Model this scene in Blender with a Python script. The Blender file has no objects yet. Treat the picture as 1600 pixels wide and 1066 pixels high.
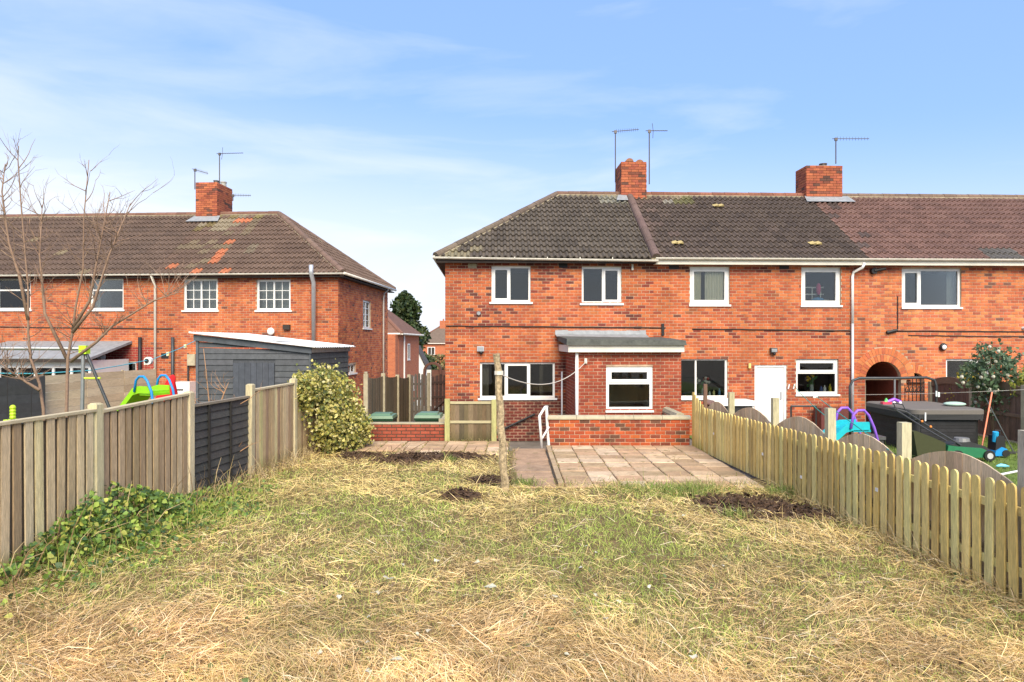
import bpy, bmesh, math, random
import numpy as np
from mathutils import Vector, Matrix, noise as mnoise

random.seed(7)
rng = np.random.default_rng(11)
R = math.radians
scene = bpy.context.scene
COL = scene.collection

# ------------------------------------------------------------------ camera
F = 1067.0                      # focal length in photo pixels (1600 wide)
CAMZ = 2.3
HOR = 536.0                     # horizon row
CAM = Vector((0, 0, CAMZ))
cd = bpy.data.cameras.new('camera')
cam = bpy.data.objects.new('camera', cd)
COL.objects.link(cam)
cam.location = CAM
cam.rotation_euler = (R(90), 0, 0)
cd.sensor_width = 36.0
cd.lens = 36.0 * F / 1600.0
cd.shift_y = 3.0 / 1600.0
cd.clip_start = 0.05
cd.clip_end = 6000
scene.camera = cam

# ------------------------------------------------------------------ sky and sun
SUN_EL, SUN_AZ = 42.0, 170.0     # azimuth clockwise from +Y: behind the camera, a little right
world = bpy.data.worlds.new('World')
scene.world = world
world.use_nodes = True
nt = world.node_tree
nt.nodes.clear()
N = nt.nodes.new
sky = N('ShaderNodeTexSky')
sky.sky_type = 'NISHITA'
sky.sun_disc = False
sky.sun_elevation = R(SUN_EL)
sky.sun_rotation = R(SUN_AZ)
sky.air_density = 1.0
sky.dust_density = 0.6
sky.ozone_density = 2.0
tc = N('ShaderNodeTexCoord')
mp = N('ShaderNodeMapping')
mp.inputs['Scale'].default_value = (1.3, 1.3, 6.5)
mp.inputs['Location'].default_value = (0.7, 0.0, 0.62)
mp.inputs['Rotation'].default_value = (R(5), R(-7), 0)
nz = N('ShaderNodeTexNoise')
nz.inputs['Scale'].default_value = 1.7
nz.inputs['Detail'].default_value = 8
nz.inputs['Roughness'].default_value = 0.55
nz.inputs['Distortion'].default_value = 0.4
rp = N('ShaderNodeValToRGB')
rp.color_ramp.elements[0].position = 0.50
rp.color_ramp.elements[0].color = (0, 0, 0, 1)
rp.color_ramp.elements[1].position = 0.78
rp.color_ramp.elements[1].color = (1, 1, 1, 1)
# more thin cloud towards the horizon
sep = N('ShaderNodeSeparateXYZ')
mr = N('ShaderNodeMapRange')
mr.inputs['From Min'].default_value = 0.04
mr.inputs['From Max'].default_value = 0.34
mr.inputs['To Min'].default_value = 0.85
mr.inputs['To Max'].default_value = 0.0
mr.interpolation_type = 'SMOOTHSTEP'
mul = N('ShaderNodeMath'); mul.operation = 'MULTIPLY'; mul.inputs[1].default_value = 0.45
add = N('ShaderNodeMath'); add.operation = 'ADD'; add.use_clamp = True
mix = N('ShaderNodeMix'); mix.data_type = 'RGBA'
mix.inputs[7].default_value = (4.6, 4.85, 5.25, 1)
bg = N('ShaderNodeBackground')
bg.inputs['Strength'].default_value = 0.122
out = N('ShaderNodeOutputWorld')
L = nt.links.new
L(tc.outputs['Generated'], mp.inputs['Vector'])
L(mp.outputs[0], nz.inputs['Vector'])
L(nz.outputs['Fac'], rp.inputs[0])
L(tc.outputs['Generated'], sep.inputs[0])
tilt = N('ShaderNodeMath'); tilt.operation = 'MULTIPLY_ADD'; tilt.inputs[1].default_value = 0.10
L(sep.outputs['X'], tilt.inputs[0]); L(sep.outputs['Z'], tilt.inputs[2])
L(tilt.outputs[0], mr.inputs['Value'])
L(rp.outputs[0], mul.inputs[0])
L(mul.outputs[0], add.inputs[0])
L(mr.outputs[0], add.inputs[1])
L(add.outputs[0], mix.inputs[0])
hs = N('ShaderNodeHueSaturation')
hs.inputs['Saturation'].default_value = 1.05
hs.inputs['Value'].default_value = 0.78
veil = N('ShaderNodeMix'); veil.data_type = 'RGBA'
veil.inputs[0].default_value = 0.6
veil.inputs[7].default_value = (1.95, 3.2, 6.4, 1)
L(sky.outputs[0], hs.inputs['Color'])
L(hs.outputs[0], veil.inputs[6])
L(veil.outputs[2], mix.inputs[6])
L(mix.outputs[2], bg.inputs[0])
L(bg.outputs[0], out.inputs[0])

sd = bpy.data.lights.new('sun', 'SUN')
sun = bpy.data.objects.new('sun', sd)
COL.objects.link(sun)
sd.energy = 3.7
sd.angle = R(42)
sd.color = (1.0, 0.885, 0.68)
_a, _e = R(SUN_AZ), R(SUN_EL)
to_sun = Vector((math.sin(_a) * math.cos(_e), math.cos(_a) * math.cos(_e), math.sin(_e)))
sun.rotation_euler = to_sun.to_track_quat('Z', 'Y').to_euler()

scene.view_settings.view_transform = 'Standard'
scene.view_settings.look = 'None'
scene.view_settings.exposure = 0.88
scene.view_settings.gamma = 1.0
scene.view_settings.use_curve_mapping = False

# ------------------------------------------------------------------ helpers
def ray(px, py):
    return Vector(((px - 800) / F, 1.0, (HOR - py) / F))
def at(px, py, D):
    return CAM + ray(px, py) * D
def gnd(px, py, z=0.0):
    r = ray(px, py)
    return CAM + r * ((z - CAMZ) / r.z)
def onp(px, py, M, v=0.0):
    """(u, w) of a photo pixel on the plane v of frame M"""
    Mi = M.inverted()
    o = Mi @ CAM
    d = Mi.to_3x3() @ ray(px, py)
    p = o + d * ((v - o.y) / d.y)
    return p.x, p.z

def mk(name, color=(.5, .5, .5), rough=.8, col=False, nscale=0, namt=0, bscale=0, bstr=0,
       metal=0, spec=.3, emit=None, stretch=None, n2scale=0, n2amt=0, trans=0, streak=0, spots=None):
    m = bpy.data.materials.new(name)
    m.use_nodes = True
    t = m.node_tree
    b = t.nodes['Principled BSDF']
    b.inputs['Roughness'].default_value = rough
    b.inputs['Metallic'].default_value = metal
    b.inputs['Specular IOR Level'].default_value = spec
    b.inputs['Base Color'].default_value = (*color, 1)
    src = None
    if col:
        a = t.nodes.new('ShaderNodeAttribute'); a.attribute_name = 'Col'
        src = a.outputs['Color']
    geo = t.nodes.new('ShaderNodeNewGeometry')
    vec = geo.outputs['Position']
    if stretch:
        mpn = t.nodes.new('ShaderNodeMapping')
        mpn.inputs['Scale'].default_value = stretch
        t.links.new(vec, mpn.inputs[0]); vec = mpn.outputs[0]
    def layer(src, sc, amt):
        n = t.nodes.new('ShaderNodeTexNoise')
        n.inputs['Scale'].default_value = sc
        n.inputs['Detail'].default_value = 6
        n.inputs['Roughness'].default_value = .65
        t.links.new(vec, n.inputs['Vector'])
        r = t.nodes.new('ShaderNodeMapRange')
        r.inputs['From Min'].default_value = .25; r.inputs['From Max'].default_value = .75
        r.inputs['To Min'].default_value = 1 - amt; r.inputs['To Max'].default_value = 1 + amt
        t.links.new(n.outputs['Fac'], r.inputs[0])
        mx = t.nodes.new('ShaderNodeMix'); mx.data_type = 'RGBA'; mx.blend_type = 'MULTIPLY'
        mx.inputs[0].default_value = 1
        if src: t.links.new(src, mx.inputs[6])
        else: mx.inputs[6].default_value = (*color, 1)
        t.links.new(r.outputs[0], mx.inputs[7])
        return mx.outputs[2]
    if nscale: src = layer(src, nscale, namt)
    if n2scale: src = layer(src, n2scale, n2amt)
    if streak:                       # rain and soot streaks running down the face
        keep_vec = vec
        ms_ = t.nodes.new('ShaderNodeMapping'); ms_.inputs['Scale'].default_value = (2.2, 2.2, .28)
        t.links.new(geo.outputs['Position'], ms_.inputs[0]); vec = ms_.outputs[0]
        src = layer(src, 1.6, streak); vec = keep_vec
    if spots:                        # lichen / dirt spots with their own colour
        sc_, thr_, sc_col = spots
        ns = t.nodes.new('ShaderNodeTexNoise'); ns.inputs['Scale'].default_value = sc_; ns.inputs['Detail'].default_value = 4
        t.links.new(geo.outputs['Position'], ns.inputs['Vector'])
        rs = t.nodes.new('ShaderNodeMapRange'); rs.inputs['From Min'].default_value = thr_; rs.inputs['From Max'].default_value = thr_ + .06
        t.links.new(ns.outputs['Fac'], rs.inputs[0])
        mxs = t.nodes.new('ShaderNodeMix'); mxs.data_type = 'RGBA'
        t.links.new(rs.outputs[0], mxs.inputs[0])
        if src: t.links.new(src, mxs.inputs[6])
        else: mxs.inputs[6].default_value = (*color, 1)
        mxs.inputs[7].default_value = (*sc_col, 1)
        src = mxs.outputs[2]
    if src: t.links.new(src, b.inputs['Base Color'])
    if bscale:
        n = t.nodes.new('ShaderNodeTexNoise')
        n.inputs['Scale'].default_value = bscale
        n.inputs['Detail'].default_value = 5
        t.links.new(vec, n.inputs['Vector'])
        bp = t.nodes.new('ShaderNodeBump')
        bp.inputs['Strength'].default_value = bstr
        bp.inputs['Distance'].default_value = .01
        t.links.new(n.outputs['Fac'], bp.inputs['Height'])
        t.links.new(bp.outputs[0], b.inputs['Normal'])
    if trans:
        tr = t.nodes.new('ShaderNodeBsdfTranslucent')
        if src: t.links.new(src, tr.inputs[0])
        ms = t.nodes.new('ShaderNodeMixShader'); ms.inputs[0].default_value = trans
        t.links.new(b.outputs[0], ms.inputs[1]); t.links.new(tr.outputs[0], ms.inputs[2])
        t.links.new(ms.outputs[0], t.nodes['Material Output'].inputs[0])
    return m

M_ = {}
M_['brick'] = mk('brick', col=True, rough=.9, nscale=14, namt=.18, n2scale=.9, n2amt=.22, bscale=90, bstr=.35, streak=.20)
M_['mortar'] = mk('mortar', (.46, .33, .23), rough=.95, nscale=5, namt=.35, n2scale=.9, n2amt=.25, bscale=120, bstr=.4, streak=.2)
M_['mortar_dark'] = mk('mortar_dark', (.085, .06, .042), rough=.95, nscale=3, namt=.3, bscale=120, bstr=.4)
M_['tile'] = mk('roof_tile', col=True, rough=.85, nscale=16, namt=.30, n2scale=1.1, n2amt=.09, bscale=60, bstr=.4, streak=.14, spots=(13, .735, (.34, .31, .22)))
M_['upvc'] = mk('white_upvc', (.78, .775, .755), rough=.35, spec=.5, nscale=6, namt=.07, streak=.05)
M_['old_white'] = mk('aged_white_paint', (.70, .67, .58), rough=.55, nscale=2.5, namt=.14, bscale=30, bstr=.1)
M_['gutter'] = mk('gutter_white', (.68, .65, .57), rough=.5, nscale=4, namt=.2)
M_['soffit'] = mk('dark_soffit', (.045, .035, .03), rough=.8, nscale=4, namt=.3)
M_['lead'] = mk('lead', (.25, .265, .28), rough=.6, nscale=6, namt=.3, bscale=20, bstr=.3)
M_['felt'] = mk('roof_felt', (.09, .095, .085), rough=.95, nscale=8, namt=.4, bscale=60, bstr=.5)
M_['black'] = mk('black_plastic', (.02, .02, .022), rough=.5, nscale=8, namt=.2)
M_['metal'] = mk('grey_metal', (.30, .31, .32), rough=.45, metal=.6, nscale=8, namt=.15)
M_['steel'] = mk('galvanised', (.55, .57, .60), rough=.4, metal=.5, nscale=8, namt=.15)
M_['dark_metal'] = mk('dark_metal', (.07, .075, .08), rough=.5, metal=.5, nscale=8, namt=.2)
M_['aerial'] = mk('aerial_metal', (.12, .11, .11), rough=.5, metal=.4, nscale=8, namt=.2)
M_['white_metal'] = mk('white_painted_metal', (.72, .71, .68), rough=.5, nscale=14, namt=.15)
M_['wood'] = mk('wood', col=True, rough=.85, nscale=26, namt=.30, n2scale=3.5, n2amt=.28, bscale=40, bstr=.4, stretch=(3, 3, .35))
M_['woodh'] = mk('wood_h', col=True, rough=.85, nscale=22, namt=.22, n2scale=3, n2amt=.16, bscale=40, bstr=.3, stretch=(.4, .4, 3))
M_['paint_wood'] = mk('painted_boards', col=True, rough=.7, nscale=9, namt=.22, bscale=30, bstr=.3, streak=.16)
M_['stone'] = mk('paving', col=True, rough=.9, nscale=3.5, namt=.30, n2scale=26, n2amt=.16, bscale=35, bstr=.6, spots=(5, .63, (.22, .17, .08)))
M_['concrete'] = mk('concrete', (.40, .35, .24), rough=.92, nscale=6, namt=.25, bscale=50, bstr=.4)
M_['soil'] = mk('soil', (.075, .045, .028), rough=1, nscale=12, namt=.5, bscale=45, bstr=.9)
M_['grass'] = mk('grass_blades', col=True, rough=.75, spec=.2, trans=.25)
M_['straw'] = mk('straw_blades', col=True, rough=.8, spec=.2, trans=.15)
M_['leaf'] = mk('leaves', col=True, rough=.5, spec=.35, trans=.25)
M_['bark'] = mk('bark', col=True, rough=.9, nscale=18, namt=.25, bscale=50, bstr=.4)
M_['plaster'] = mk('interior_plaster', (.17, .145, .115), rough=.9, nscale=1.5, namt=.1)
M_['fabric'] = mk('fabric', col=True, rough=.9, nscale=20, namt=.08)
M_['plastic'] = mk('coloured_plastic', col=True, rough=.45, spec=.5, nscale=9, namt=.14, bscale=20, bstr=.05)
M_['lawn'] = mk('lawn_soil', (.15, .105, .048), rough=1, nscale=3.2, namt=.45, n2scale=24, n2amt=.4, bscale=18, bstr=1)
M_['turf'] = mk('turf', (.12, .17, .035), rough=1, nscale=3, namt=.35, n2scale=30, n2amt=.4, bscale=25, bstr=.8)
M_['ground'] = mk('ground', (.20, .17, .12), rough=1, nscale=.4, namt=.3, n2scale=6, n2amt=.3)
M_['yard'] = mk('yard_concrete', (.16, .14, .12), rough=.95, nscale=3, namt=.3, bscale=30, bstr=.4)
M_['rope'] = mk('rope', (.62, .58, .5), rough=.9, nscale=40, namt=.2)

def glass_mat():
    m = bpy.data.materials.new('window_glass')
    m.use_nodes = True
    t = m.node_tree
    t.nodes.clear()
    o = t.nodes.new('ShaderNodeOutputMaterial')
    fr = t.nodes.new('ShaderNodeFresnel'); fr.inputs['IOR'].default_value = 1.7
    tr = t.nodes.new('ShaderNodeBsdfTransparent'); tr.inputs[0].default_value = (.80, .83, .82, 1)
    gl = t.nodes.new('ShaderNodeBsdfGlossy'); gl.inputs['Roughness'].default_value = .02
    n = t.nodes.new('ShaderNodeTexNoise'); n.inputs['Scale'].default_value = 1.3
    bp = t.nodes.new('ShaderNodeBump'); bp.inputs['Strength'].default_value = .04
    t.links.new(n.outputs['Fac'], bp.inputs['Height'])
    t.links.new(bp.outputs[0], gl.inputs['Normal'])
    mx = t.nodes.new('ShaderNodeMixShader')
    t.links.new(fr.outputs[0], mx.inputs[0]); t.links.new(tr.outputs[0], mx.inputs[1]); t.links.new(gl.outputs[0], mx.inputs[2])
    t.links.new(mx.outputs[0], o.inputs[0])
    return m
M_['glass'] = glass_mat()

def lvl(c, a):
    k = 1 + random.uniform(-a, a)
    return tuple(max(0, x * k * (1 + random.uniform(-a, a) * .12)) for x in c)

class MB:
    def __init__(s):
        s.v = []; s.f = []; s.c = []
    def add(s, verts, faces, col=(1, 1, 1)):
        n = len(s.v)
        s.v += [tuple(x) for x in verts]
        s.f += [tuple(i + n for i in f) for f in faces]
        s.c += [col] * len(verts)
        return s
    def box(s, a, b, col=(1, 1, 1), M=None):
        x0, y0, z0 = a; x1, y1, z1 = b
        vs = [(x0, y0, z0), (x1, y0, z0), (x1, y1, z0), (x0, y1, z0), (x0, y0, z1), (x1, y0, z1), (x1, y1, z1), (x0, y1, z1)]
        if M is not None: vs = [M @ Vector(q) for q in vs]
        return s.add(vs, [(0, 3, 2, 1), (4, 5, 6, 7), (0, 1, 5, 4), (1, 2, 6, 5), (2, 3, 7, 6), (3, 0, 4, 7)], col)
    def quad(s, a, b, c, d, col=(1, 1, 1)):
        return s.add([a, b, c, d], [(0, 1, 2, 3)], col)
    def tube(s, pts, r, n=6, col=(1, 1, 1), cap=True):
        pts = [Vector(p) for p in pts]
        if not isinstance(r, (list, tuple)): r = [r] * len(pts)
        vs = []; fs = []
        up = Vector((0, 0, 1))
        px = None
        for i, p in enumerate(pts):
            d = (pts[min(i + 1, len(pts) - 1)] - pts[max(i - 1, 0)])
            if d.length < 1e-9: d = Vector((0, 0, 1))
            d.normalize()
            if px is None:
                a = Vector((1, 0, 0)) if abs(d.z) > .9 else up
                x = d.cross(a).normalized()
            else:
                x = (px - d * px.dot(d))
                x = x.normalized() if x.length > 1e-6 else d.orthogonal().normalized()
            px = x
            y = d.cross(x)
            for k in range(n):
                t = 2 * math.pi * k / n
                vs.append(p + (x * math.cos(t) + y * math.sin(t)) * r[i])
        for i in range(len(pts) - 1):
            for k in range(n):
                k2 = (k + 1) % n
                fs.append((i * n + k, i * n + k2, (i + 1) * n + k2, (i + 1) * n + k))
        if cap:
            fs.append(tuple(range(n - 1, -1, -1)))
            fs.append(tuple((len(pts) - 1) * n + k for k in range(n)))
        return s.add(vs, fs, col)
    def prism(s, poly, y0, y1, col=(1, 1, 1), M=None):
        """polygon in (x, z) extruded along y"""
        n = len(poly)
        vs = [Vector((x, y0, z)) for x, z in poly] + [Vector((x, y1, z)) for x, z in poly]
        if M is not None: vs = [M @ q for q in vs]
        fs = [tuple(range(n)), tuple(range(2 * n - 1, n - 1, -1))]
        for i in range(n):
            j = (i + 1) % n
            fs.append((j, i, i + n, j + n))
        return s.add(vs, fs, col)
    def slab(s, poly, z0, z1, col=(1, 1, 1)):
        """polygon in (x, y) extruded along z"""
        n = len(poly)
        vs = [(x, y, z0) for x, y in poly] + [(x, y, z1) for x, y in poly]
        fs = [tuple(range(n - 1, -1, -1)), tuple(range(n, 2 * n))]
        for i in range(n):
            j = (i + 1) % n
            fs.append((i, j, j + n, i + n))
        return s.add(vs, fs, col)
    def ball(s, c, r, nu=10, nv=7, col=(1, 1, 1), M=None):
        if not isinstance(r, (list, tuple)): r = (r, r, r)
        vs = []; fs = []
        for j in range(nv + 1):
            th = math.pi * j / nv
            for i in range(nu):
                ph = 2 * math.pi * i / nu
                q = Vector((c[0] + r[0] * math.sin(th) * math.cos(ph), c[1] + r[1] * math.sin(th) * math.sin(ph), c[2] + r[2] * math.cos(th)))
                vs.append(M @ q if M is not None else q)
        for j in range(nv):
            for i in range(nu):
                k = (i + 1) % nu
                fs.append((j * nu + i, (j + 1) * nu + i, (j + 1) * nu + k, j * nu + k))
        return s.add(vs, fs, col)
    def mesh(s, name):
        me = bpy.data.meshes.new(name)
        me.from_pydata(s.v, [], s.f)
        ca = me.color_attributes.new('Col', 'FLOAT_COLOR', 'POINT')
        arr = np.ones((len(s.v), 4), dtype=np.float32)
        if s.c: arr[:, :3] = np.array(s.c, dtype=np.float32)
        ca.data.foreach_set('color', arr.ravel())
        return me
    def build(s, name, mat, parent=None, M=None, smooth=False):
        me = s.mesh(name)
        me.materials.append(M_[mat] if isinstance(mat, str) else mat)
        if smooth:
            me.polygons.foreach_set('use_smooth', [True] * len(me.polygons))
        return link(name, me, parent, M)

def link(name, me, parent=None, M=None):
    o = bpy.data.objects.new(name, me)
    COL.objects.link(o)
    if parent is not None: o.parent = parent
    if M is not None: o.matrix_local = M
    return o
def tag(o, label=None, cat=None, group=None, kind=None):
    if label: o['label'] = label
    if cat: o['category'] = cat
    if group: o['group'] = group
    if kind: o['kind'] = kind
    return o
def thing(name, label, cat, M=None, group=None):
    o = bpy.data.objects.new(name, None)
    COL.objects.link(o)
    o.empty_display_size = .2
    if M is not None: o.matrix_world = M
    return tag(o, label, cat, group)
def TR(x, y, z, rz=0):
    return Matrix.Translation((x, y, z)) @ Matrix.Rotation(rz, 4, 'Z')
# ------------------------------------------------------------------ brickwork, roofs, windows
BW, BH = .225, .0845            # brick pitch and course height
JT = .012
PAL_MAIN = [((.45, .122, .044), 6), ((.42, .108, .041), 6), ((.36, .09, .041), 5), ((.48, .15, .054), 3), ((.29, .07, .038), 1.5), ((.16, .06, .04), .4), ((.27, .09, .04), .6)]
PAL_DAMP_SHADE = [((.20, .045, .03), 5), ((.16, .04, .028), 5), ((.28, .064, .031), 3), ((.11, .038, .03), 3), ((.38, .09, .033), .6)]
PAL_EXT = [((.28, .06, .032), 6), ((.32, .07, .034), 5), ((.25, .055, .032), 4), ((.36, .092, .04), 1)]
PAL_WET = [((.13, .03, .022), 5), ((.10, .027, .021), 4), ((.17, .04, .025), 3), ((.07, .03, .025), 2), ((.30, .07, .03), .5)]
PAL_LIGHT = [((.53, .16, .06), 6), ((.48, .135, .055), 6), ((.41, .108, .052), 4.4), ((.57, .20, .075), 3.6), ((.33, .09, .05), 1.8), ((.17, .08, .058), .6)]
PAL_LOW = [((.36, .075, .026), 5), ((.30, .06, .025), 5), ((.19, .05, .028), 4), ((.12, .055, .034), 4), ((.42, .105, .03), 2)]
PAL_RED = [((.38, .11, .055), 6), ((.42, .13, .06), 5), ((.31, .085, .05), 4), ((.20, .07, .045), 1.5), ((.12, .06, .045), .8)]
PAL_PAINT = [((.30, .045, .035), 1), ((.31, .048, .037), 1)]
def pick(pal):
    return random.choices([p[0] for p in pal], [p[1] for p in pal])[0]

BRICK_CACHE = {}
def brick_mesh(w, h, col):
    k = (round(w, 3), round(h, 3), tuple(round(c, 3) for c in col))
    if k not in BRICK_CACHE:
        me = brick_geo(MB(), -w / 2, w / 2, -h / 2, h / 2, col).mesh('brick')
        me.materials.append(M_['brick'])
        BRICK_CACHE[k] = me
    return BRICK_CACHE[k]
def brick_geo(mb, u0, u1, w0, w1, col, dv=0.0):
    """box with chamfered front arrises, no back"""
    c = .004; p = -.0085 + dv; b = .003
    v = [(u0, b, w0), (u1, b, w0), (u1, b, w1), (u0, b, w1),
         (u0, p + c, w0), (u1, p + c, w0), (u1, p + c, w1), (u0, p + c, w1),
         (u0 + c, p, w0 + c), (u1 - c, p, w0 + c), (u1 - c, p, w1 - c), (u0 + c, p, w1 - c)]
    f = [(8, 9, 10, 11)]
    for i in range(4):
        j = (i + 1) % 4
        f.append((i, j, j + 4, i + 4)); f.append((i + 4, j + 4, j + 8, i + 8))
    return mb.add(v, f, col)

class Budget:
    def __init__(s, n): s.n = n

def brickwork(owner, M, U0, U1, W0, W1, rects=(), arcs=(), pal=PAL_MAIN, budget=None, Mw=None,
              palfn=None, bh=BH, bw=BW, phase=0., want=None, only=None, jt=JT):
    """lay bricks on plane v=0 of frame M under owner. rects: (u0,u1,w0,w1) openings; arcs: (uc, spring, r)."""
    rows = int(round((W1 - W0) / bh))
    bh = (W1 - W0) / rows
    allb = []
    for k in range(rows):
        w0 = W0 + k * bh; w1 = w0 + bh; wm = (w0 + w1) / 2
        blocked = [(a, b) for a, b, c, d in rects if min(w1, d) - max(w0, c) > .4 * bh]
        for uc, sp, r in arcs:
            if wm > sp:
                q = r * r - (wm - sp) ** 2
                if q > 0: blocked.append((uc - math.sqrt(q), uc + math.sqrt(q)))
        blocked.sort()
        free = []; cur = U0
        for a, b in blocked:
            if a > cur: free.append((cur, min(a, U1)))
            cur = max(cur, b)
        if cur < U1: free.append((cur, U1))
        off = phase + (bw / 2 if k % 2 else 0)
        i0 = int(math.floor((U0 - off) / bw)) - 1
        for i in range(i0, i0 + int((U1 - U0) / bw) + 4):
            a, b = off + i * bw, off + (i + 1) * bw
            for p, q in free:
                x0, x1 = max(a, p), min(b, q)
                if x1 - x0 < .035: continue
                allb.append((x0 + (jt / 2 if x0 > p + .001 else 0), x1 - (jt / 2 if x1 < q - .001 else 0), w0 + jt / 2, w1 - jt / 2))
    Mfull = (Mw if Mw is not None else Matrix.Identity(4)) @ M
    def dist(t):
        return (Mfull @ Vector(((t[0] + t[1]) / 2, 0, (t[2] + t[3]) / 2)) - CAM).length - (t[1] - t[0]) * 30
    singles = set()
    if budget is not None and budget.n > 0:
        idx = [i for i in range(len(allb)) if only is None or only(allb[i])]
        idx.sort(key=lambda i: dist(allb[i]))
        n = min(budget.n, want or 9999, len(idx))
        singles = set(idx[:n]); budget.n -= n
    rest = MB()
    for i, t in enumerate(allb):
        pl = palfn((t[0] + t[1]) / 2, (t[2] + t[3]) / 2) if palfn else None
        c = pick(pl or pal)
        if i in singles:
            w = t[1] - t[0]; h = t[3] - t[2]
            kk = random.choice((.9, .96, 1.03, 1.1)); c = tuple(x * kk for x in c)
            link('brick', brick_mesh(w, h, c), owner,
                 M @ Matrix.Translation(((t[0] + t[1]) / 2, random.uniform(-.0015, .0015), (t[2] + t[3]) / 2)))
        else:
            brick_geo(rest, *t, lvl(c, .09), random.uniform(-.0015, .0015))
    if rest.v:
        tag(rest.build('brickwork', 'brick', owner, M), kind='stuff')
    return len(allb)

def wall_sheet(mb, M, U0, U1, W0, W1, rects=(), arcs=(), depth=.14, T=None):
    """mortar face with openings, and the reveals of the openings"""
    cuts = {U0, U1}
    for a, b, c, d in rects: cuts |= {max(U0, a), min(U1, b)}
    for uc, sp, r in arcs:
        for k in range(25): cuts.add(uc - r * math.cos(math.pi * k / 24))
    cuts = sorted(c for c in cuts if U0 <= c <= U1)
    P = lambda u, v, w: M @ Vector((u, v, w))
    for a, b in zip(cuts, cuts[1:]):
        if b - a < 1e-5: continue
        m = (a + b) / 2
        bl = sorted((c, d) for p, q, c, d in rects if p < m < q)
        hs = []
        for uc, sp, r in arcs:
            if abs(m - uc) < r:
                ya = sp + math.sqrt(max(0, r * r - (a - uc) ** 2)); yb = sp + math.sqrt(max(0, r * r - (b - uc) ** 2))
                hs.append((ya, yb))
        cur = (W0, W0)
        ev = [(c, d, d, False) for c, d in bl] + [(min(ya, yb) - 1e-4, ya, yb, True) for ya, yb in hs]
        for c, ya, yb, arc in sorted(ev):
            if not arc and c > cur[0] + 1e-6: mb.quad(P(a, 0, cur[0]), P(b, 0, cur[1]), P(b, 0, c), P(a, 0, c))
            cur = (ya, yb)
            if arc: mb.quad(P(a, 0, ya), P(b, 0, yb), P(b, depth, yb), P(a, depth, ya))
        if cur[0] < W1: mb.quad(P(a, 0, cur[0]), P(b, 0, cur[1]), P(b, 0, W1), P(a, 0, W1))
    for a, b, c, d in rects:
        for q in (((a, c), (a, d)), ((b, c), (b, d)), ((a, d), (b, d)), ((a, c), (b, c))):
            (ua, wa), (ub, wb) = q
            mb.quad(P(ua, 0, wa), P(ub, 0, wb), P(ub, depth, wb), P(ua, depth, wa))

def window(owner, M, u0, u1, w0, w1, cells, sill=True, setback=.055, frame=.055, label=None, mat='upvc', grid=None, sillw=.06):
    """cells: (fa, fb, ga, gb, kind) in 0..1 of the frame; kind 'fix' or 'sash'"""
    mb = MB()
    v0, v1 = setback, setback + .06
    W, H = u1 - u0, w1 - w0
    mb.box((u0, v0, w0), (u0 + frame, v1, w1)); mb.box((u1 - frame, v0, w0), (u1, v1, w1))
    mb.box((u0 + frame, v0, w1 - frame), (u1 - frame, v1, w1)); mb.box((u0 + frame, v0, w0), (u1 - frame, v1, w0 + frame))
    panes = []
    iu0, iu1, iw0, iw1 = u0 + frame, u1 - frame, w0 + frame, w1 - frame
    for fa, fb, ga, gb, kind in cells:
        a = iu0 + (iu1 - iu0) * fa + (frame * .4 if fa > 0 else 0); b = iu0 + (iu1 - iu0) * fb - (frame * .4 if fb < 1 else 0)
        c = iw0 + (iw1 - iw0) * ga + (frame * .4 if ga > 0 else 0); d = iw0 + (iw1 - iw0) * gb - (frame * .4 if gb < 1 else 0)
        if fa > 0: mb.box((a - frame * .8, v0 + .002, c), (a, v1 - .002, d))
        if ga > 0: mb.box((a, v0 + .003, c - frame * .8), (b, v1 - .003, c))
        if kind == 'sash':
            s = frame * .85; q = v0 - .014
            mb.box((a, q, c), (a + s, v1 - .006, d)); mb.box((b - s, q, c), (b, v1 - .006, d))
            mb.box((a + s, q, d - s), (b - s, v1 - .006, d)); mb.box((a + s, q, c), (b - s, v1 - .006, c + s))
            a += s; b -= s; c += s; d -= s
        panes.append((a, b, c, d))
        if grid:
            gx, gz = grid
            for i in range(1, gx):
                x = a + (b - a) * i / gx; mb.box((x - .011, v0 + .012, c), (x + .011, v0 + .03, d))
            for i in range(1, gz):
                z = c + (d - c) * i / gz; mb.box((a, v0 + .0125, z - .011), (b, v0 + .0305, z + .011))
    wo = mb.build('window', mat, owner, M)
    if label: wo['label'] = label
    for a, b, c, d in panes:
        MB().box((a - .008, v0 + .032, c - .008), (b + .008, v0 + .038, d + .008)).build('pane', 'glass', wo)
    if sill:
        MB().box((u0 - sillw, -.05, w0 - .055), (u1 + sillw, v1, w0 - .003)).build('sill', mat, wo)
    return wo

def rect_px(M, x0, x1, y0, y1, v=0.):
    """pixel box -> (u0,u1,w0,w1) on plane"""
    um = onp(x0, (y0 + y1) / 2, M, v)[0], onp(x1, (y0 + y1) / 2, M, v)[0]
    c = (x0 + x1) / 2
    return um[0], um[1], onp(c, y1, M, v)[1], onp(c, y0, M, v)[1]

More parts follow.
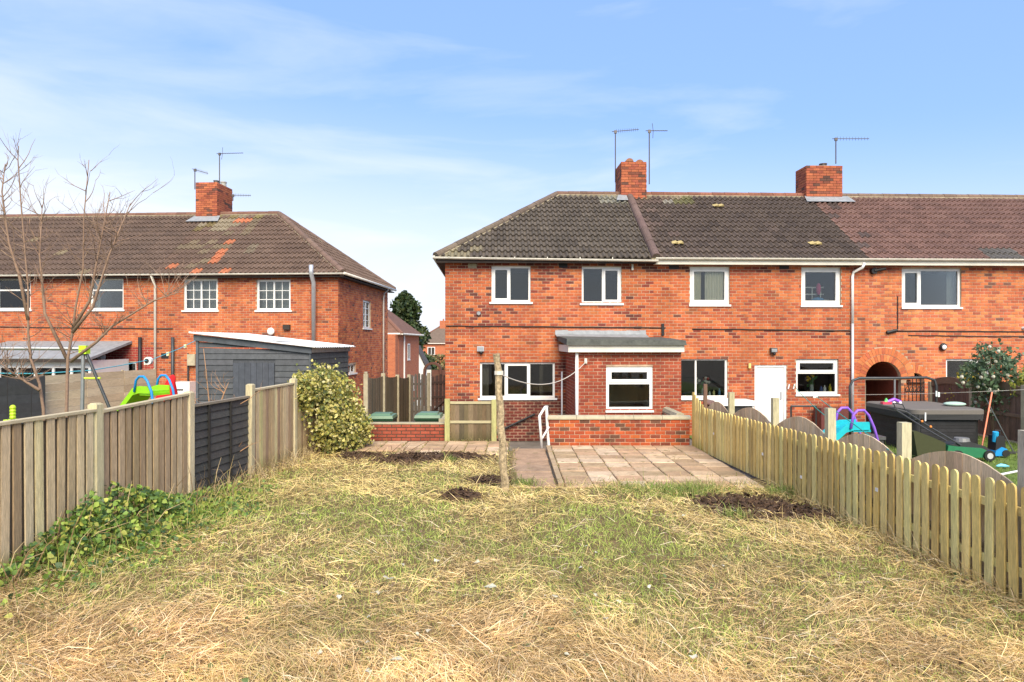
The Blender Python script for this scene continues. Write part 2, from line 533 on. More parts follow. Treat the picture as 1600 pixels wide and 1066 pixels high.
# tiles -----------------------------------------------------------------
TWID, TG = .344, .355
def tile_geo(col, lift=0.):
    per = [(0, 0), (.10, -.006), (.34, -.006), (.46, .016), (.58, .044), (.70, .054), (.82, .044), (.94, .016)]
    prof = []
    for k in range(2):
        prof += [((k + x) * TWID / 2, z) for x, z in per]
    prof.append((TWID, 0))
    n = len(prof)
    mb = MB()
    vs = [(x, -.03, z + .072) for x, z in prof] + [(x, TG + .03, z + .018) for x, z in prof] + [(x, -.024, z + .026) for x, z in prof]
    fs = []
    for i in range(n - 1):
        fs.append((i, i + 1, n + i + 1, n + i)); fs.append((2 * n + i, 2 * n + i + 1, i + 1, i))
    mb.add(vs, fs, col)
    return mb
TILE_CACHE = {}
def tile_mesh(col):
    k = tuple(round(c, 3) for c in col)
    if k not in TILE_CACHE:
        me = tile_geo(col).mesh('tile'); me.materials.append(M_['tile'])
        me.polygons.foreach_set('use_smooth', [False] * len(me.polygons))
        TILE_CACHE[k] = me
    return TILE_CACHE[k]

def tile_slope(owner, M, length, xr, colfn, budget, keep=None):
    """xr(y) -> (xmin, xmax) of the slope at distance y up it; keep(x,y) -> single object?"""
    rows = max(1, int(round(length / TG)))
    g = length / rows
    rest = MB()
    for j in range(rows):
        y = j * g
        l0, r0 = xr(y); l1, r1 = xr(min(length, y + g))
        lo, hi = min(l0, l1), max(r0, r1)
        i0 = int(math.floor(lo / TWID)); i1 = int(math.ceil(hi / TWID))
        for i in range(i0, i1):
            x = i * TWID
            col = colfn(x + TWID / 2, y + g / 2)
            c0 = max(l0, l1); c1 = min(r0, r1)
            mtx = Matrix.Translation((x, y, random.uniform(-.003, .003))) @ Matrix.Scale(g / TG, 4, (0, 1, 0)) @ Matrix.Rotation(random.gauss(0, .004), 4, 'Z')
            full = x >= c0 - .01 and x + TWID <= c1 + .01
            single = budget.n > 0 and (keep is None or keep(x, y))
            if full and single:
                kk = random.choice((.9, .95, 1, 1.05, 1.1)); col = tuple(round(c * kk, 3) for c in col)
                link('tile', tile_mesh(col), owner, M @ mtx); budget.n -= 1
                continue
            mb = tile_geo(lvl(col, .12))
            mb.v = [tuple(mtx @ Vector(q)) for q in mb.v]
            if full:
                rest.add(mb.v, mb.f, mb.c[0]); continue
            bm = bmesh.new()
            vs = [bm.verts.new(q) for q in mb.v]
            for f in mb.f: bm.faces.new([vs[k] for k in f])
            for (xa, xb, sgn) in ((l0, l1, -1), (r0, r1, 1)):
                d = Vector((xb - xa, g, 0)); nrm = Vector((d.y, -d.x, 0)) * sgn
                bmesh.ops.bisect_plane(bm, geom=bm.verts[:] + bm.edges[:] + bm.faces[:], plane_co=(xa, y, 0), plane_no=nrm, clear_outer=True)
            if bm.faces:
                bm.verts.index_update()
                V = [tuple(q.co) for q in bm.verts]; Fc = [tuple(q.index for q in f.verts) for f in bm.faces]
                if single and len(V) > 20:
                    t = MB(); t.add(V, Fc, lvl(col, .12)); t.build('tile', 'tile', owner, M); budget.n -= 1
                else:
                    rest.add(V, Fc, lvl(col, .12))
            bm.free()
    if rest.v: tag(rest.build('tiling', 'tile', owner, M), kind='stuff')

def ridge_run(owner, a, b, r=.115, seg=.42, col=(.10, .07, .06), name='ridge_tile', mortar=None):
    a = Vector(a); b = Vector(b)
    n = max(1, int(round((b - a).length / seg)))
    d = (b - a).normalized()
    side = d.cross(Vector((0, 0, 1))).normalized(); up = side.cross(d)
    for k in range(n):
        p = a + (b - a) * (k / n); q = a + (b - a) * ((k + 1) / n) - d * .006
        mb = MB()
        vs = []
        rr = r * random.uniform(.97, 1.03)
        for c, s in ((p, rr), (q, rr * .96)):
            for i in range(9):
                t = math.pi * (i / 8) * 1.1 - .05 * math.pi
                vs.append(c + side * math.cos(t) * s + up * (math.sin(t) * s))
        fs = [(i, i + 1, i + 10, i + 9) for i in range(8)] + [tuple(range(8, -1, -1)), tuple(range(9, 18))]
        mb.add(vs, fs, lvl(col, .2))
        mb.build(name, 'tile', owner)
    if mortar:
        MB().tube([a - up * .03, b - up * .03], r * 1.02, 6).build('bedding_mortar', mortar, owner)

def chimney(owner, Mw, x0, x1, y0, y1, z0, z1, budget, pots=(), pal=PAL_RED, name='chimney', top='flaunch'):
    e = .002
    ch = MB().box((x0, y0, z0), (x1, y1, z1 - .01)).build(name, 'mortar_dark', owner)
    faces = [(TRM((x0, y0 - e, 0), 0), x1 - x0), (TRM((x1 + e, y0, 0), 90), y1 - y0), (TRM((x1, y1 + e, 0), 180), x1 - x0), (TRM((x0 - e, y1, 0), 270), y1 - y0)]
    for i, (M, w) in enumerate(faces):
        brickwork(ch, M, 0, w, z0, z1, pal=pal, budget=budget if i in (0, 1, 3) else None, Mw=Mw, phase=.03 * i, jt=.008)
    cx, cy = (x0 + x1) / 2, (y0 + y1) / 2
    m = MB()
    m.add([(x0, y0, z1), (x1, y0, z1), (x1, y1, z1), (x0, y1, z1), (cx - .2, cy - .15, z1 + .07), (cx + .2, cy - .15, z1 + .07), (cx + .2, cy + .15, z1 + .07), (cx - .2, cy + .15, z1 + .07)],
          [(0, 1, 5, 4), (1, 2, 6, 5), (2, 3, 7, 6), (3, 0, 4, 7), (4, 5, 6, 7)])
    m.build('flaunching', 'concrete', ch)
    for px, py, h, r, c in pots:
        MB().tube([(px, py, z1), (px, py, z1 + h * .8), (px, py, z1 + h * .82), (px, py, z1 + h)], [r, r * .92, r * 1.1, r * 1.1], 12, c).build('pot', 'plastic', ch, smooth=False)
    return ch
def TRM(p, deg):
    return Matrix.Translation(p) @ Matrix.Rotation(R(deg), 4, 'Z')

def pipe(owner, pts, r=.034, mat='gutter', name='downpipe', n=8):
    return MB().tube(pts, r, n).build(name, mat, owner, smooth=True)

def gutter(owner, x0, x1, y, z, mat='gutter', r=.058, name='gutter', drop=0.):
    mb = MB()
    vs = []; fs = []
    for k, (x, dz) in enumerate(((x0, 0), (x1, -drop))):
        for i in range(9):
            t = math.pi + math.pi * i / 8
            vs.append((x, y + math.cos(t) * r, z + dz + math.sin(t) * r))
        for i in range(9):
            t = 2 * math.pi - math.pi * i / 8
            vs.append((x, y + math.cos(t) * (r - .006), z + dz + math.sin(t) * (r - .006)))
    fs = [(i, (i + 1) % 18, 18 + (i + 1) % 18, 18 + i) for i in range(18)]
    fs += [tuple(range(17, -1, -1)), tuple(range(18, 36))]
    mb.add(vs, fs)
    for k in range(int((x1 - x0) / .9)):
        x = x0 + .45 + k * .9
        mb.box((x - .012, y - r - .006, z - drop * (x - x0) / (x1 - x0) - r * .2), (x + .012, y - r + .01, z + .006))
    return mb.build(name, mat, owner)

def aerial(label, base, top, boom_dir, boom_len, kind=0, group='tv aerials on the chimneys'):
    t = thing('tv_aerial', label, 'aerial', Matrix.Translation(base), group)
    h = top.z - base.z
    MB().tube([(0, 0, 0), (0, 0, h)], .02, 6).build('mast', 'aerial', t)
    bd = Vector(boom_dir).normalized()
    e = Vector((0, 0, h - .03)) + bd * boom_len
    MB().tube([Vector((0, 0, h - .03)) - bd * .12, e], .012, 6).build('boom', 'aerial', t)
    side = Vector((0, 0, 1)) if kind == 0 else bd.cross(Vector((0, 0, 1))).normalized()
    n = 11
    mb = MB()
    for k in range(n):
        c = Vector((0, 0, h - .03)) + bd * boom_len * (k + .5) / n
        l = .075 - .02 * k / n
        mb.tube([c - side * l, c + side * l], .005, 4)
    mb.build('director', 'aerial', t)
    if kind == 2:
        c = Vector((0, 0, h - .03)) + bd * .13
        mb = MB()
        for s in (-1, 1):
            mb.tube([c, c + Vector((-.12, s * .05, .26 * s)) + bd * .1], .009, 4)
        mb.build('reflector', 'aerial', t)
    MB().box((-.04, -.03, h - .1), (.05, .03, h)).build('clamp', 'aerial', t)
    return t
# ------------------------------------------------------------------ ground
mb = MB()
mb.add([(-3000, -3000, -.47), (3000, -3000, -.47), (3000, 30, -.47), (-3000, 30, -.47), (3000, 60, -3.2), (-3000, 60, -3.2), (3000, 4000, -3.2), (-3000, 4000, -3.2)],
       [(0, 1, 2, 3), (3, 2, 4, 5), (5, 4, 6, 7)])
tag(mb.build('ground', 'ground'), kind='structure')

# ------------------------------------------------------------------ the terrace on the right
TH = Matrix.Translation((-1.857, 19.05, -.45)) @ Matrix.Rotation(R(2.0), 4, 'Z')
EAVE = 5.08; OV = .25; HD = 3.71; RISE = 2.54
HDEPTH = 2 * (HD - OV)
PIT = math.atan2(RISE, HD); CP, SP = math.cos(PIT), math.sin(PIT); SLEN = math.hypot(RISE, HD)
RIDGEV = HD - OV; RIDGEW = EAVE + RISE

def slope_frame(o, xa, up):
    xa = Vector(xa); up = Vector(up); n = xa.cross(up)
    m = Matrix.Identity(4)
    for i, c in enumerate((xa, up, n)):
        for j in range(3): m[j][i] = c[j]
    m.translation = Vector(o)
    return m

I4 = Matrix.Identity(4)
U12 = round(onp(1016, 408, TH)[0] / BW) * BW
U23 = round(onp(1348, 409, TH)[0] / BW) * BW
U3R = 22.0

def house_shell(h, u0, u1, rects, arcs=(), left=False, right=False, depth=HDEPTH, eave=EAVE, mortar='mortar', side_rects=(), arcdepth=.14):
    mb = MB()
    wall_sheet(mb, I4, u0, u1, 0, eave, rects, arcs, depth=arcdepth if arcs else .14)
    P = Vector
    mb.quad(P((u1, depth, 0)), P((u0, depth, 0)), P((u0, depth, eave)), P((u1, depth, eave)))
    if not right: mb.quad(P((u1 - .01, .01, 0)), P((u1 - .01, depth, 0)), P((u1 - .01, depth, eave)), P((u1 - .01, .01, eave)))
    else: wall_sheet(mb, TRM((u1, 0, 0), 90), 0, depth, 0, eave, side_rects)
    if not left: mb.quad(P((u0 + .01, .01, 0)), P((u0 + .01, depth, 0)), P((u0 + .01, depth, eave)), P((u0 + .01, .01, eave)))
    else: wall_sheet(mb, TRM((u0, depth, 0), -90), 0, depth, 0, eave, ())
    w = mb.build('wall', mortar, h)
    # rooms behind the windows: party walls, back wall, floor and ceilings
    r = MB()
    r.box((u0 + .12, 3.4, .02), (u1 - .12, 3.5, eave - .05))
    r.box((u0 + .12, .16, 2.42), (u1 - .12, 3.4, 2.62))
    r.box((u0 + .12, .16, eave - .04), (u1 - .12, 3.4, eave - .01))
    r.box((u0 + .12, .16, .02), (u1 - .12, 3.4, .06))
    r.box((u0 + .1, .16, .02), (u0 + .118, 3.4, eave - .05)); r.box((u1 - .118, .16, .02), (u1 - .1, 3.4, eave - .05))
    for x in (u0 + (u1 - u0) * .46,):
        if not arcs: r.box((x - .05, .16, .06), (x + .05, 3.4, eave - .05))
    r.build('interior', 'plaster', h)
    return w

def roof_sheets(h, u0, u1, hipl=False, hipr=False, depth=HDEPTH, eave=EAVE, hd=HD, rise=RISE, sol=True):
    d2 = depth + OV; rv = hd - OV; rw = eave + rise
    a = u0 - OV if hipl else u0; b = u1 + OV if hipr else u1
    ra = a + hd if hipl else a; rb = b - hd if hipr else b
    mb = MB()
    A, B, Cc, D = (a, -OV, eave), (b, -OV, eave), (b, d2, eave), (a, d2, eave)
    Ra, Rb = (ra, rv, rw), (rb, rv, rw)
    mb.add([A, B, Cc, D, Ra, Rb], [(0, 1, 5, 4), (2, 3, 4, 5)] + ([(3, 0, 4)] if hipl else [(0, 4, 3)]) + ([(1, 2, 5)]))
    return mb.build('roof', 'soffit', h)

def front_frame(eave=EAVE, hd=HD, rise=RISE):
    l = math.hypot(hd, rise)
    return slope_frame((0, -OV, eave), (1, 0, 0), (0, hd / l, rise / l)), l, hd / l

def curtain(h, M, u0, u1, w0, w1, v, col, name='curtain', amp=.03, n=40):
    mb = MB()
    vs = []; fs = []
    for i in range(n + 1):
        u = u0 + (u1 - u0) * i / n
        vv = v + amp * math.sin(i * 1.35) + amp * .4 * math.sin(i * 3.1 + 1)
        vs += [(u, vv, w0), (u, vv, w1)]
    for i in range(n): fs.append((2 * i, 2 * i + 2, 2 * i + 3, 2 * i + 1))
    mb.add(vs, fs, col)
    return mb.build(name, 'fabric', h, M, smooth=True)

# ---- end house
H1 = thing('terrace_house', 'end terrace house with dark grey hipped roof and flat-roofed brick extension', 'house', TH, 'brick houses')
b1 = Budget(300)
w1a = rect_px(TH, 768, 829, 416, 472); w1b = rect_px(TH, 909, 971, 417, 474)
w1c = rect_px(TH, 750, 867, 566, 622)
EXV = 2.12                                     # the extension comes this far towards the garden
eu0 = onp(899, 600, TH, -EXV)[0]; eu1 = onp(1064, 600, TH, -EXV)[0]
etop = onp(980, 549, TH, -EXV)[1]
door1 = (eu0 + .45, eu1 - .45, .1, 2.0)
rects1 = [w1a, w1b, w1c, door1]
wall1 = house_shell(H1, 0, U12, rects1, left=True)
du0, dw1 = onp(700, 640, TH)[0], onp(700, 622, TH)[1]
def pal1(u, w):
    if w > EAVE - .22 and random.random() < .7: return PAL_DAMP_SHADE  # sooty top courses, with eaves shadow also put into the brick colour
    if w < w1c[2] - .05 and random.random() < .93: return PAL_WET
    if w < w1c[3] + .1 and u > w1c[1] and random.random() < .6: return PAL_DAMP_SHADE
    if w < w1c[2] + .5 and random.random() < .3: return PAL_DAMP_SHADE
    if random.random() < mnoise.noise(Vector((u * .5, w * .6, 3))) * .8: return PAL_DAMP_SHADE
    return None
# extension first: its bricks are nearest
ME = TRM((eu0, -EXV, 0), 0)
EW = eu1 - eu0
we = [q for q in rect_px(TH, 947, 1020, 573, 641, -EXV)]
we = (we[0] - eu0, we[1] - eu0, we[2], we[3])
mb = MB()
wall_sheet(mb, ME, 0, EW, 0, etop, [we])
MEL = TRM((eu0, 0, 0), -90)                    # left side, seen at a slant
wall_sheet(mb, MEL, 0, EXV, 0, etop, ())
MER = TRM((eu1, -EXV, 0), 90)
wall_sheet(mb, MER, 0, EXV, 0, etop, ())
ext = mb.build('extension_wall', 'mortar', H1)
ch_b = Budget(60)
brickwork(ext, ME, 0, EW, 0, etop, [we], pal=PAL_EXT, budget=b1, want=110, Mw=TH, only=lambda t: t[2] > 1.1 and t[1] - t[0] > .15)
brickwork(ext, MEL, 0, EXV, 0, etop, pal=PAL_EXT, Mw=TH)
brickwork(ext, MER, 0, EXV, 0, etop, pal=PAL_EXT, Mw=TH)
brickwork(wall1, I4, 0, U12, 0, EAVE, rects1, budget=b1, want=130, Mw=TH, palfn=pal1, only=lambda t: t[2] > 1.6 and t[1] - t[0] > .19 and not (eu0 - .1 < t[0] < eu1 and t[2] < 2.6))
brickwork(wall1, TRM((0, HDEPTH, 0), -90), 0, HDEPTH, 0, EAVE, Mw=TH)
window(H1, I4, *w1a, [(0, .46, 0, 1, 'sash'), (.46, 1, 0, 1, 'fix')])
window(H1, I4, *w1b, [(0, .54, 0, 1, 'fix'), (.54, 1, 0, 1, 'sash')])
window(H1, I4, *w1c, [(0, .33, 0, 1, 'fix'), (.33, .67, 0, 1, 'sash'), (.67, 1, 0, 1, 'fix')])
window(H1, ME, *we, [(0, 1, 0, .64, 'fix'), (0, 1, .64, 1, 'sash')], sill=True, sillw=.02, setback=.03, frame=.075)
# flat roof of the extension
ef = [(eu0 - .20, -EXV - .22), (eu1 + .03, -EXV - .22), (eu1 + .03, -.01), (eu0 - .20, -.01)]
mb = MB(); mb.box((eu0 - .20, -EXV - .20, etop - .02), (eu1 + .03, -.02, etop + .16)); mb.build('fascia', 'old_white', H1)
mb = MB()
mb.add([(eu0 - .25, -EXV - .27, etop + .15), (eu1 + .07, -EXV - .27, etop + .15), (eu1 + .07, -.015, etop + .30), (eu0 - .25, -.015, etop + .30),
        (eu0 - .24, -EXV - .25, etop + .31), (eu1 + .05, -EXV - .25, etop + .27), (eu1 + .05, -.015, etop + .37), (eu0 - .24, -.015, etop + .41)],
       [(0, 3, 2, 1), (4, 5, 6, 7), (0, 1, 5, 4), (1, 2, 6, 5), (2, 3, 7, 6), (3, 0, 4, 7)])
er = mb.build('extension_roof', 'felt', H1)
mb = MB(); n = 14
for k in range(n):
    x0 = eu0 - .3 + (EW - .1) * k / n; x1 = eu0 - .3 + (EW - .1) * (k + 1) / n
    z = random.uniform(-.01, .01)
    mb.add([(x0, -.016, etop + .56 + z), (x1, -.016, etop + .56 + z), (x1, -.05, etop + .45), (x0, -.05, etop + .45), (x1, -.45, etop + .385 - k * .002), (x0, -.45, etop + .387 - k * .002)],
           [(0, 1, 2, 3), (3, 2, 4, 5)])
mb.build('lead_flashing', 'lead', er)
pipe(H1, [(eu0 + .03, -EXV - .06, etop - .02), (eu0 + .03, -EXV - .06, .0)], .042, 'upvc')
pipe(H1, [(eu0 - .11, -.05, 1.95), (eu0 - .11, -.05, .0)], .026, 'upvc', name='waste_pipe')
MB().box((onp(915, 560, TH, -EXV)[0] - .035, -EXV - .06, onp(915, 568, TH, -EXV)[1]), (onp(915, 560, TH, -EXV)[0] + .03, -EXV - .009, onp(915, 560, TH, -EXV)[1])).build('line_hook', 'old_white', H1)
# roof
roof1 = roof_sheets(H1, 0, U12, hipl=True)
FF, FL, FC = front_frame()
tb1 = Budget(298)
def tcol1(x, y):
    c = (.092, .075, .059)
    r = random.random()
    if r < .10: c = (.104, .085, .067)
    elif r < .2: c = (.08, .065, .052)
    if y < .8 and x < 1.6 and random.random() < .3: c = (.2, .17, .11)
    if y > FL - .7 and x > U12 - 1.2: c = (.2, .19, .15)
    return c
tile_slope(roof1, FF, FL, lambda y: (-OV + y * FC, U12), tcol1, tb1)
ML1 = slope_frame((-OV, HDEPTH + OV, EAVE), (0, -1, 0), (CP, 0, SP))
tile_slope(roof1, ML1, SLEN, lambda y: (y * CP, HDEPTH + 2 * OV - y * CP), tcol1, Budget(0))
ap1 = Vector((-OV + HD, RIDGEV, RIDGEW + .05))
ridge_run(roof1, ap1, (U12 + .35, RIDGEV, RIDGEW + .05), col=(.14, .085, .06), mortar='concrete')
ridge_run(roof1, (-OV, -OV, EAVE + .06), ap1, col=(.13, .10, .075), mortar='concrete')
ridge_run(roof1, (-OV, HDEPTH + OV, EAVE + .06), ap1, col=(.13, .10, .075))
# raised run of half-round tiles between this roof and the next
ridge_run(roof1, FF @ Vector((U12, -.03, .07)), FF @ Vector((U12, FL - .2, .07)), r=.13, seg=.9, col=(.15, .10, .085), name='party_tile', mortar='concrete')
mb = MB(); mb.box((-OV, -OV, EAVE - .10), (U12, -.004, EAVE - .06)); mb.box((-OV, -.004, EAVE - .10), (-.004, HDEPTH + OV, EAVE - .06)); mb.box((-OV - .0, -OV - .018, EAVE - .12), (U12, -OV, EAVE + .03), )
mb.build('soffit', 'soffit', H1)
gutter(H1, -OV - .08, U12 + .05, -OV - .075, EAVE + .03, drop=.06)
pipe(H1, [(-OV - .05, -OV, EAVE + .03), (-OV - .05, HDEPTH + OV, EAVE + .02)], .05, 'gutter', name='gutter')
cu0, cu1 = onp(971, 290, TH, RIDGEV - .28)[0], onp(1010, 290, TH, RIDGEV - .28)[0]
ctop = onp(990, 253, TH, RIDGEV - .28)[1]
ch1 = chimney(H1, TH, cu0, cu1, RIDGEV - .28, RIDGEV + .75, RIDGEW - .35, ctop, ch_b, [], name='chimney')
mb = MB()
for k, (x, yv) in enumerate(((cu0 + .28, RIDGEV - .05), (cu1 - .18, RIDGEV + .1))):
    vs = []
    for e in (0, 1):
        for i in range(7):
            t = math.pi * i / 6
            vs.append((x + math.cos(t) * .13, yv - .2 + e * .45, ctop + .02 + math.sin(t) * .11))
    mb.add(vs, [(i, i + 1, i + 8, i + 7) for i in range(6)] + [(6, 5, 4, 3, 2, 1, 0)], (.26, .12, .07))
mb.build('chimney_cap_tile', 'tile', ch1)
mb = MB()
mb.add([FF @ Vector((cu0 - .22, FL - .62, .135)), FF @ Vector((U12 - .12, FL - .62, .135)), FF @ Vector((U12 - .12, FL - .22, .15)), FF @ Vector((cu0 - .1, FL - .22, .15))], [(0, 1, 2, 3)])
mb.build('lead_flashing', 'lead', ch1)
# wall fittings
def lamp_box(h, M, px, py, s=.16, v=0., mat='steel', name='wall_lamp'):
    u, w = onp(px, py, TH if M is None else M, v)
    mb = MB(); mb.box((u - s * .6, v - .13, w - s * .1), (u + s * .6, v - .02, w + s * .75)); o = mb.build(name, mat, h)
    MB().box((u - s * .5, v - .135, w), (u + s * .5, v - .131, w + s * .6)).build('lens', 'lead', o)
    MB().ball((u + s * .1, v - .09, w - s * .35), s * .3).build('sensor', 'black', o)
    return o
lamp_box(H1, None, 751, 548)
u, w = onp(748, 490, TH); MB().tube([(u, -.012, w), (u, -.08, w)], [.07, .05], 10).build('vent', 'metal', H1)
for px, py in ((738, 416), (880, 416)):
    u, w = onp(px, py, TH)
    MB().box((u - .12, -.014, w - .05), (u + .12, -.009, w + .07)).build('air_brick', 'concrete' if px < 800 else 'black', H1)
def cable(h, x0, x1, y0, y1, r=.018, n=16, M=TH, name='cable'):
    pts = []
    for k in range(n + 1):
        t = k / n
        u, w = onp(x0 + (x1 - x0) * t, y0 + (y1 - y0) * t, M, -.03)
        pts.append((u, -.022, w + random.uniform(-.006, .006)))
    return MB().tube(pts, r, 5).build(name, 'soffit', h)
cable(H1, 697, 1040, 509.5, 512.5)
u, w = onp(1036, 513, TH); MB().tube([(u, -.03, w), (u, -.03, etop + .5)], .02, 6).build('cable', 'black', H1)
MB().box((u - .05, -.06, etop + .42), (u + .02, -.012, etop + .75)).build('junction_box', 'black', H1)
u, w = onp(988, 417, TH); MB().box((u - .03, -.06, w - .10), (u + .02, -.012, w + .07)).build('bracket', 'old_white', H1)
# handrail down the side of the wall
a = onp(788, 669, TH, -.09); b = onp(836, 647, TH, -.09)
hr = MB(); hr.tube([(a[0] - .3, -.09, a[1] - .16), (b[0], -.09, b[1])], .03, 6); hr.tube([(b[0] - .1, -.09, b[1] - .06), (b[0] - .1, -.005, b[1] - .08)], .012, 5)
hr.build('handrail', 'black', H1)
# interior hints
curtain(H1, I4, w1c[0], w1c[0] + .25, w1c[2], w1c[3], .3, (.30, .26, .2))
MB().box((eu0 + .2, -.6, .9), (eu1 - .2, -.55, 2.1), (.5, .45, .35)).build('inner_screen', 'plaster', H1)

# ---- middle house
H2 = thing('terrace_house', 'middle terrace house with brown tiled roof, white door and four windows', 'house', TH @ Matrix.Translation((U12, 0, 0)), 'brick houses')
TH2 = H2.matrix_world.copy() if False else TH @ Matrix.Translation((U12, 0, 0))
W2 = U23 - U12
b2 = Budget(300)
x1078 = rect_px(TH2, 1078, 1140, 417, 476); x1252 = rect_px(TH2, 1252, 1314, 418, 477)
x1064 = rect_px(TH2, 1061, 1137, 560, 622); x1244 = rect_px(TH2, 1244, 1310, 561, 616)
dr = rect_px(TH2, 1179, 1229, 570, 680); dr = (dr[0], dr[1], .06, dr[3])
rects2 = [x1078, x1252, x1064, x1244, dr]
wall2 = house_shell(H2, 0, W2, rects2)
def pal2(u, w):
    if w > EAVE - .3 and random.random() < .5: return PAL_DAMP_SHADE  # top courses darkened for soot and painted-in gutter shadow
    if w < 2.0 and random.random() < .35: return PAL_EXT
    if abs(w - onp(1200, 522, TH2)[1]) < .1 and random.random() < .3: return PAL_DAMP_SHADE
    return None
PAL_MAIN2 = PAL_MAIN
cb2 = 60
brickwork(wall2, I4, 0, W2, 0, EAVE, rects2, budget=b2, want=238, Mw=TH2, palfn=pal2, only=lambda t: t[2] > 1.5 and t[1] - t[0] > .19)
for r, c in ((x1078, None), (x1252, None)):
    window(H2, I4, *r, [(0, 1, 0, 1, 'sash')], frame=.07, sillw=.03)
window(H2, I4, *x1064, [(0, .34, 0, 1, 'fix'), (.34, 1, 0, 1, 'fix')], frame=.06)
window(H2, I4, *x1244, [(0, 1, 0, .62, 'fix'), (0, 1, .62, 1, 'sash')], frame=.065, sillw=.03)
do = MB()
do.box((dr[0], .02, dr[2]), (dr[0] + .07, .10, dr[3])); do.box((dr[1] - .07, .02, dr[2]), (dr[1], .10, dr[3])); do.box((dr[0] + .07, .02, dr[3] - .07), (dr[1] - .07, .10, dr[3]))
dd = do.build('door_frame', 'upvc', H2)
do = MB(); do.box((dr[0] + .072, .045, dr[2] + .01), (dr[1] - .072, .09, dr[3] - .072))
for i in range(5):
    x0 = dr[0] + .19 + i * (dr[1] - dr[0] - .38) / 5
    do.box((x0 + .008, .037, dr[2] + .95), (x0 + (dr[1] - dr[0] - .38) / 5 - .008, .045, dr[3] - .2))
door = do.build('door', 'upvc', H2)
MB().box((dr[1] - .17, .01, 1.15), (dr[1] - .13, .044, 1.37)).build('handle', 'steel', door)
roof2 = roof_sheets(H2, 0, W2)
tb2 = Budget(298)
mossy = [(1121, 322), (1057, 380), (1272, 381)]
def tcol2(x, y):
    c = (.088, .066, .053)
    r = random.random()
    if r < .12: c = (.1, .074, .06)
    elif r < .25: c = (.077, .058, .048)
    if y > FL - .75 and x < 1.9: c = random.choice(((.22, .18, .12), (.17, .12, .09), (.14, .13, .06), (.24, .22, .18)))
    if x < 1.0 and y > .6 and random.random() < .3: c = (.12, .085, .07)
    return c
tile_slope(roof2, FF, FL, lambda y: (0, W2), tcol2, tb2)
ridge_run(roof2, (.35, RIDGEV, RIDGEW + .05), (W2, RIDGEV, RIDGEW + .05), col=(.20, .085, .055), mortar='concrete')
# lifted lichen-covered vent tiles
for px, py in mossy:
    Mi = (TH2 @ FF).inverted(); o = Mi @ CAM; d = Mi.to_3x3() @ ray(px, py); p = o + d * ((.08 - o.z) / d.z)
    mb = MB()
    for k in range(2):
        mb.add([(p.x - .15 + k * .16, p.y - .12, .12), (p.x + k * .16, p.y - .12, .17), (p.x + .02 + k * .16, p.y - .12, .11), (p.x - .15 + k * .16, p.y + .12, .07), (p.x + k * .16, p.y + .12, .11), (p.x + .02 + k * .16, p.y + .12, .06)],
               [(0, 1, 4, 3), (1, 2, 5, 4), (0, 2, 1)], (.42, .33, .14))
    mb.build('vent_tile', 'tile', roof2, FF)
cu0, cu1 = onp(1260, 290, TH2, RIDGEV - .28)[0], onp(1316, 290, TH2, RIDGEV - .28)[0]
ctop2 = onp(1290, 259, TH2, RIDGEV - .28)[1]
ch2 = chimney(H2, TH2, cu0, cu1, RIDGEV - .28, RIDGEV + .5, RIDGEW - .35, ctop2, Budget(60), [(cu0 + .75, RIDGEV + .1, .16, .12, (.07, .05, .045))])
mb = MB()
mb.add([FF @ Vector((cu0 - .12, FL - .62, .135)), FF @ Vector((cu1 + .3, FL - .62, .135)), FF @ Vector((cu1 + .2, FL - .2, .15)), FF @ Vector((cu0 - .05, FL - .2, .15))], [(0, 1, 2, 3)])
mb.build('lead_flashing', 'lead', ch2)
mb = MB(); mb.box((0, -OV, EAVE - .13), (W2, -.004, EAVE - .11)); mb.box((0, -OV - .02, EAVE - .14), (W2, -OV, EAVE - .0)); mb.build('fascia', 'old_white', H2)
gutter(H2, -.02, W2 + .02, -OV - .08, EAVE + .035)
lamp_box(H2, TH2, 1207, 550, .15, mat='dark_metal', name='floodlight')
u, w = onp(1170, 571, TH2); MB().tube([(u, -.01, w - .08), (u, -.07, w - .06), (u, -.07, w + .06)], [.03, .04, .04], 8, (.8, .6, .2)).build('bulkhead_lamp', 'plastic', H2)
cable(H2, 1082, 1334, 514, 517, M=TH2)
for px in (1053, 1225, ):
    u, w = onp(px, 418, TH2)
    if u > .1: MB().box((u - .14, -.014, w - .05), (u + .14, -.009, w + .09)).build('air_brick', 'black', H2)
pl = []
for px, py, v in ((1351, 411, -OV - .08), (1348, 418, -OV - .06), (1334, 425, -.06), (1332, 432, -.06)):
    a = onp(px, py, TH2, v); pl.append((a[0], v, a[1]))
pl.append((pl[-1][0], -.06, 3.3))
pipe(H2, pl, .04, 'upvc')
pipe(H2, [(pl[-1][0], -.06, 3.3), (pl[-1][0], -.06, 0)], .042, 'steel')
curtain(H2, I4, x1078[0], x1078[0] + .36, x1078[2], x1078[3], .17, (.82, .76, .60))
curtain(H2, I4, x1078[0] + .48, x1078[1], x1078[2], x1078[3], .16, (.85, .79, .64))
curtain(H2, I4, x1252[0], x1252[0] + .22, x1252[2], x1252[3], .26, (.45, .25, .28))
bed = MB()
for z in (.35, .55): bed.tube([(x1252[0] + .35, .6, x1252[2] + z), (x1252[1] - .2, .6, x1252[2] + z)], .02, 6)
for x in (.35, .6, .85): bed.tube([(x1252[0] + x, .6, x1252[2] - .2), (x1252[0] + x, .6, x1252[2] + .55)], .018, 6)
bed.build('bunk_rail', 'upvc', H2)
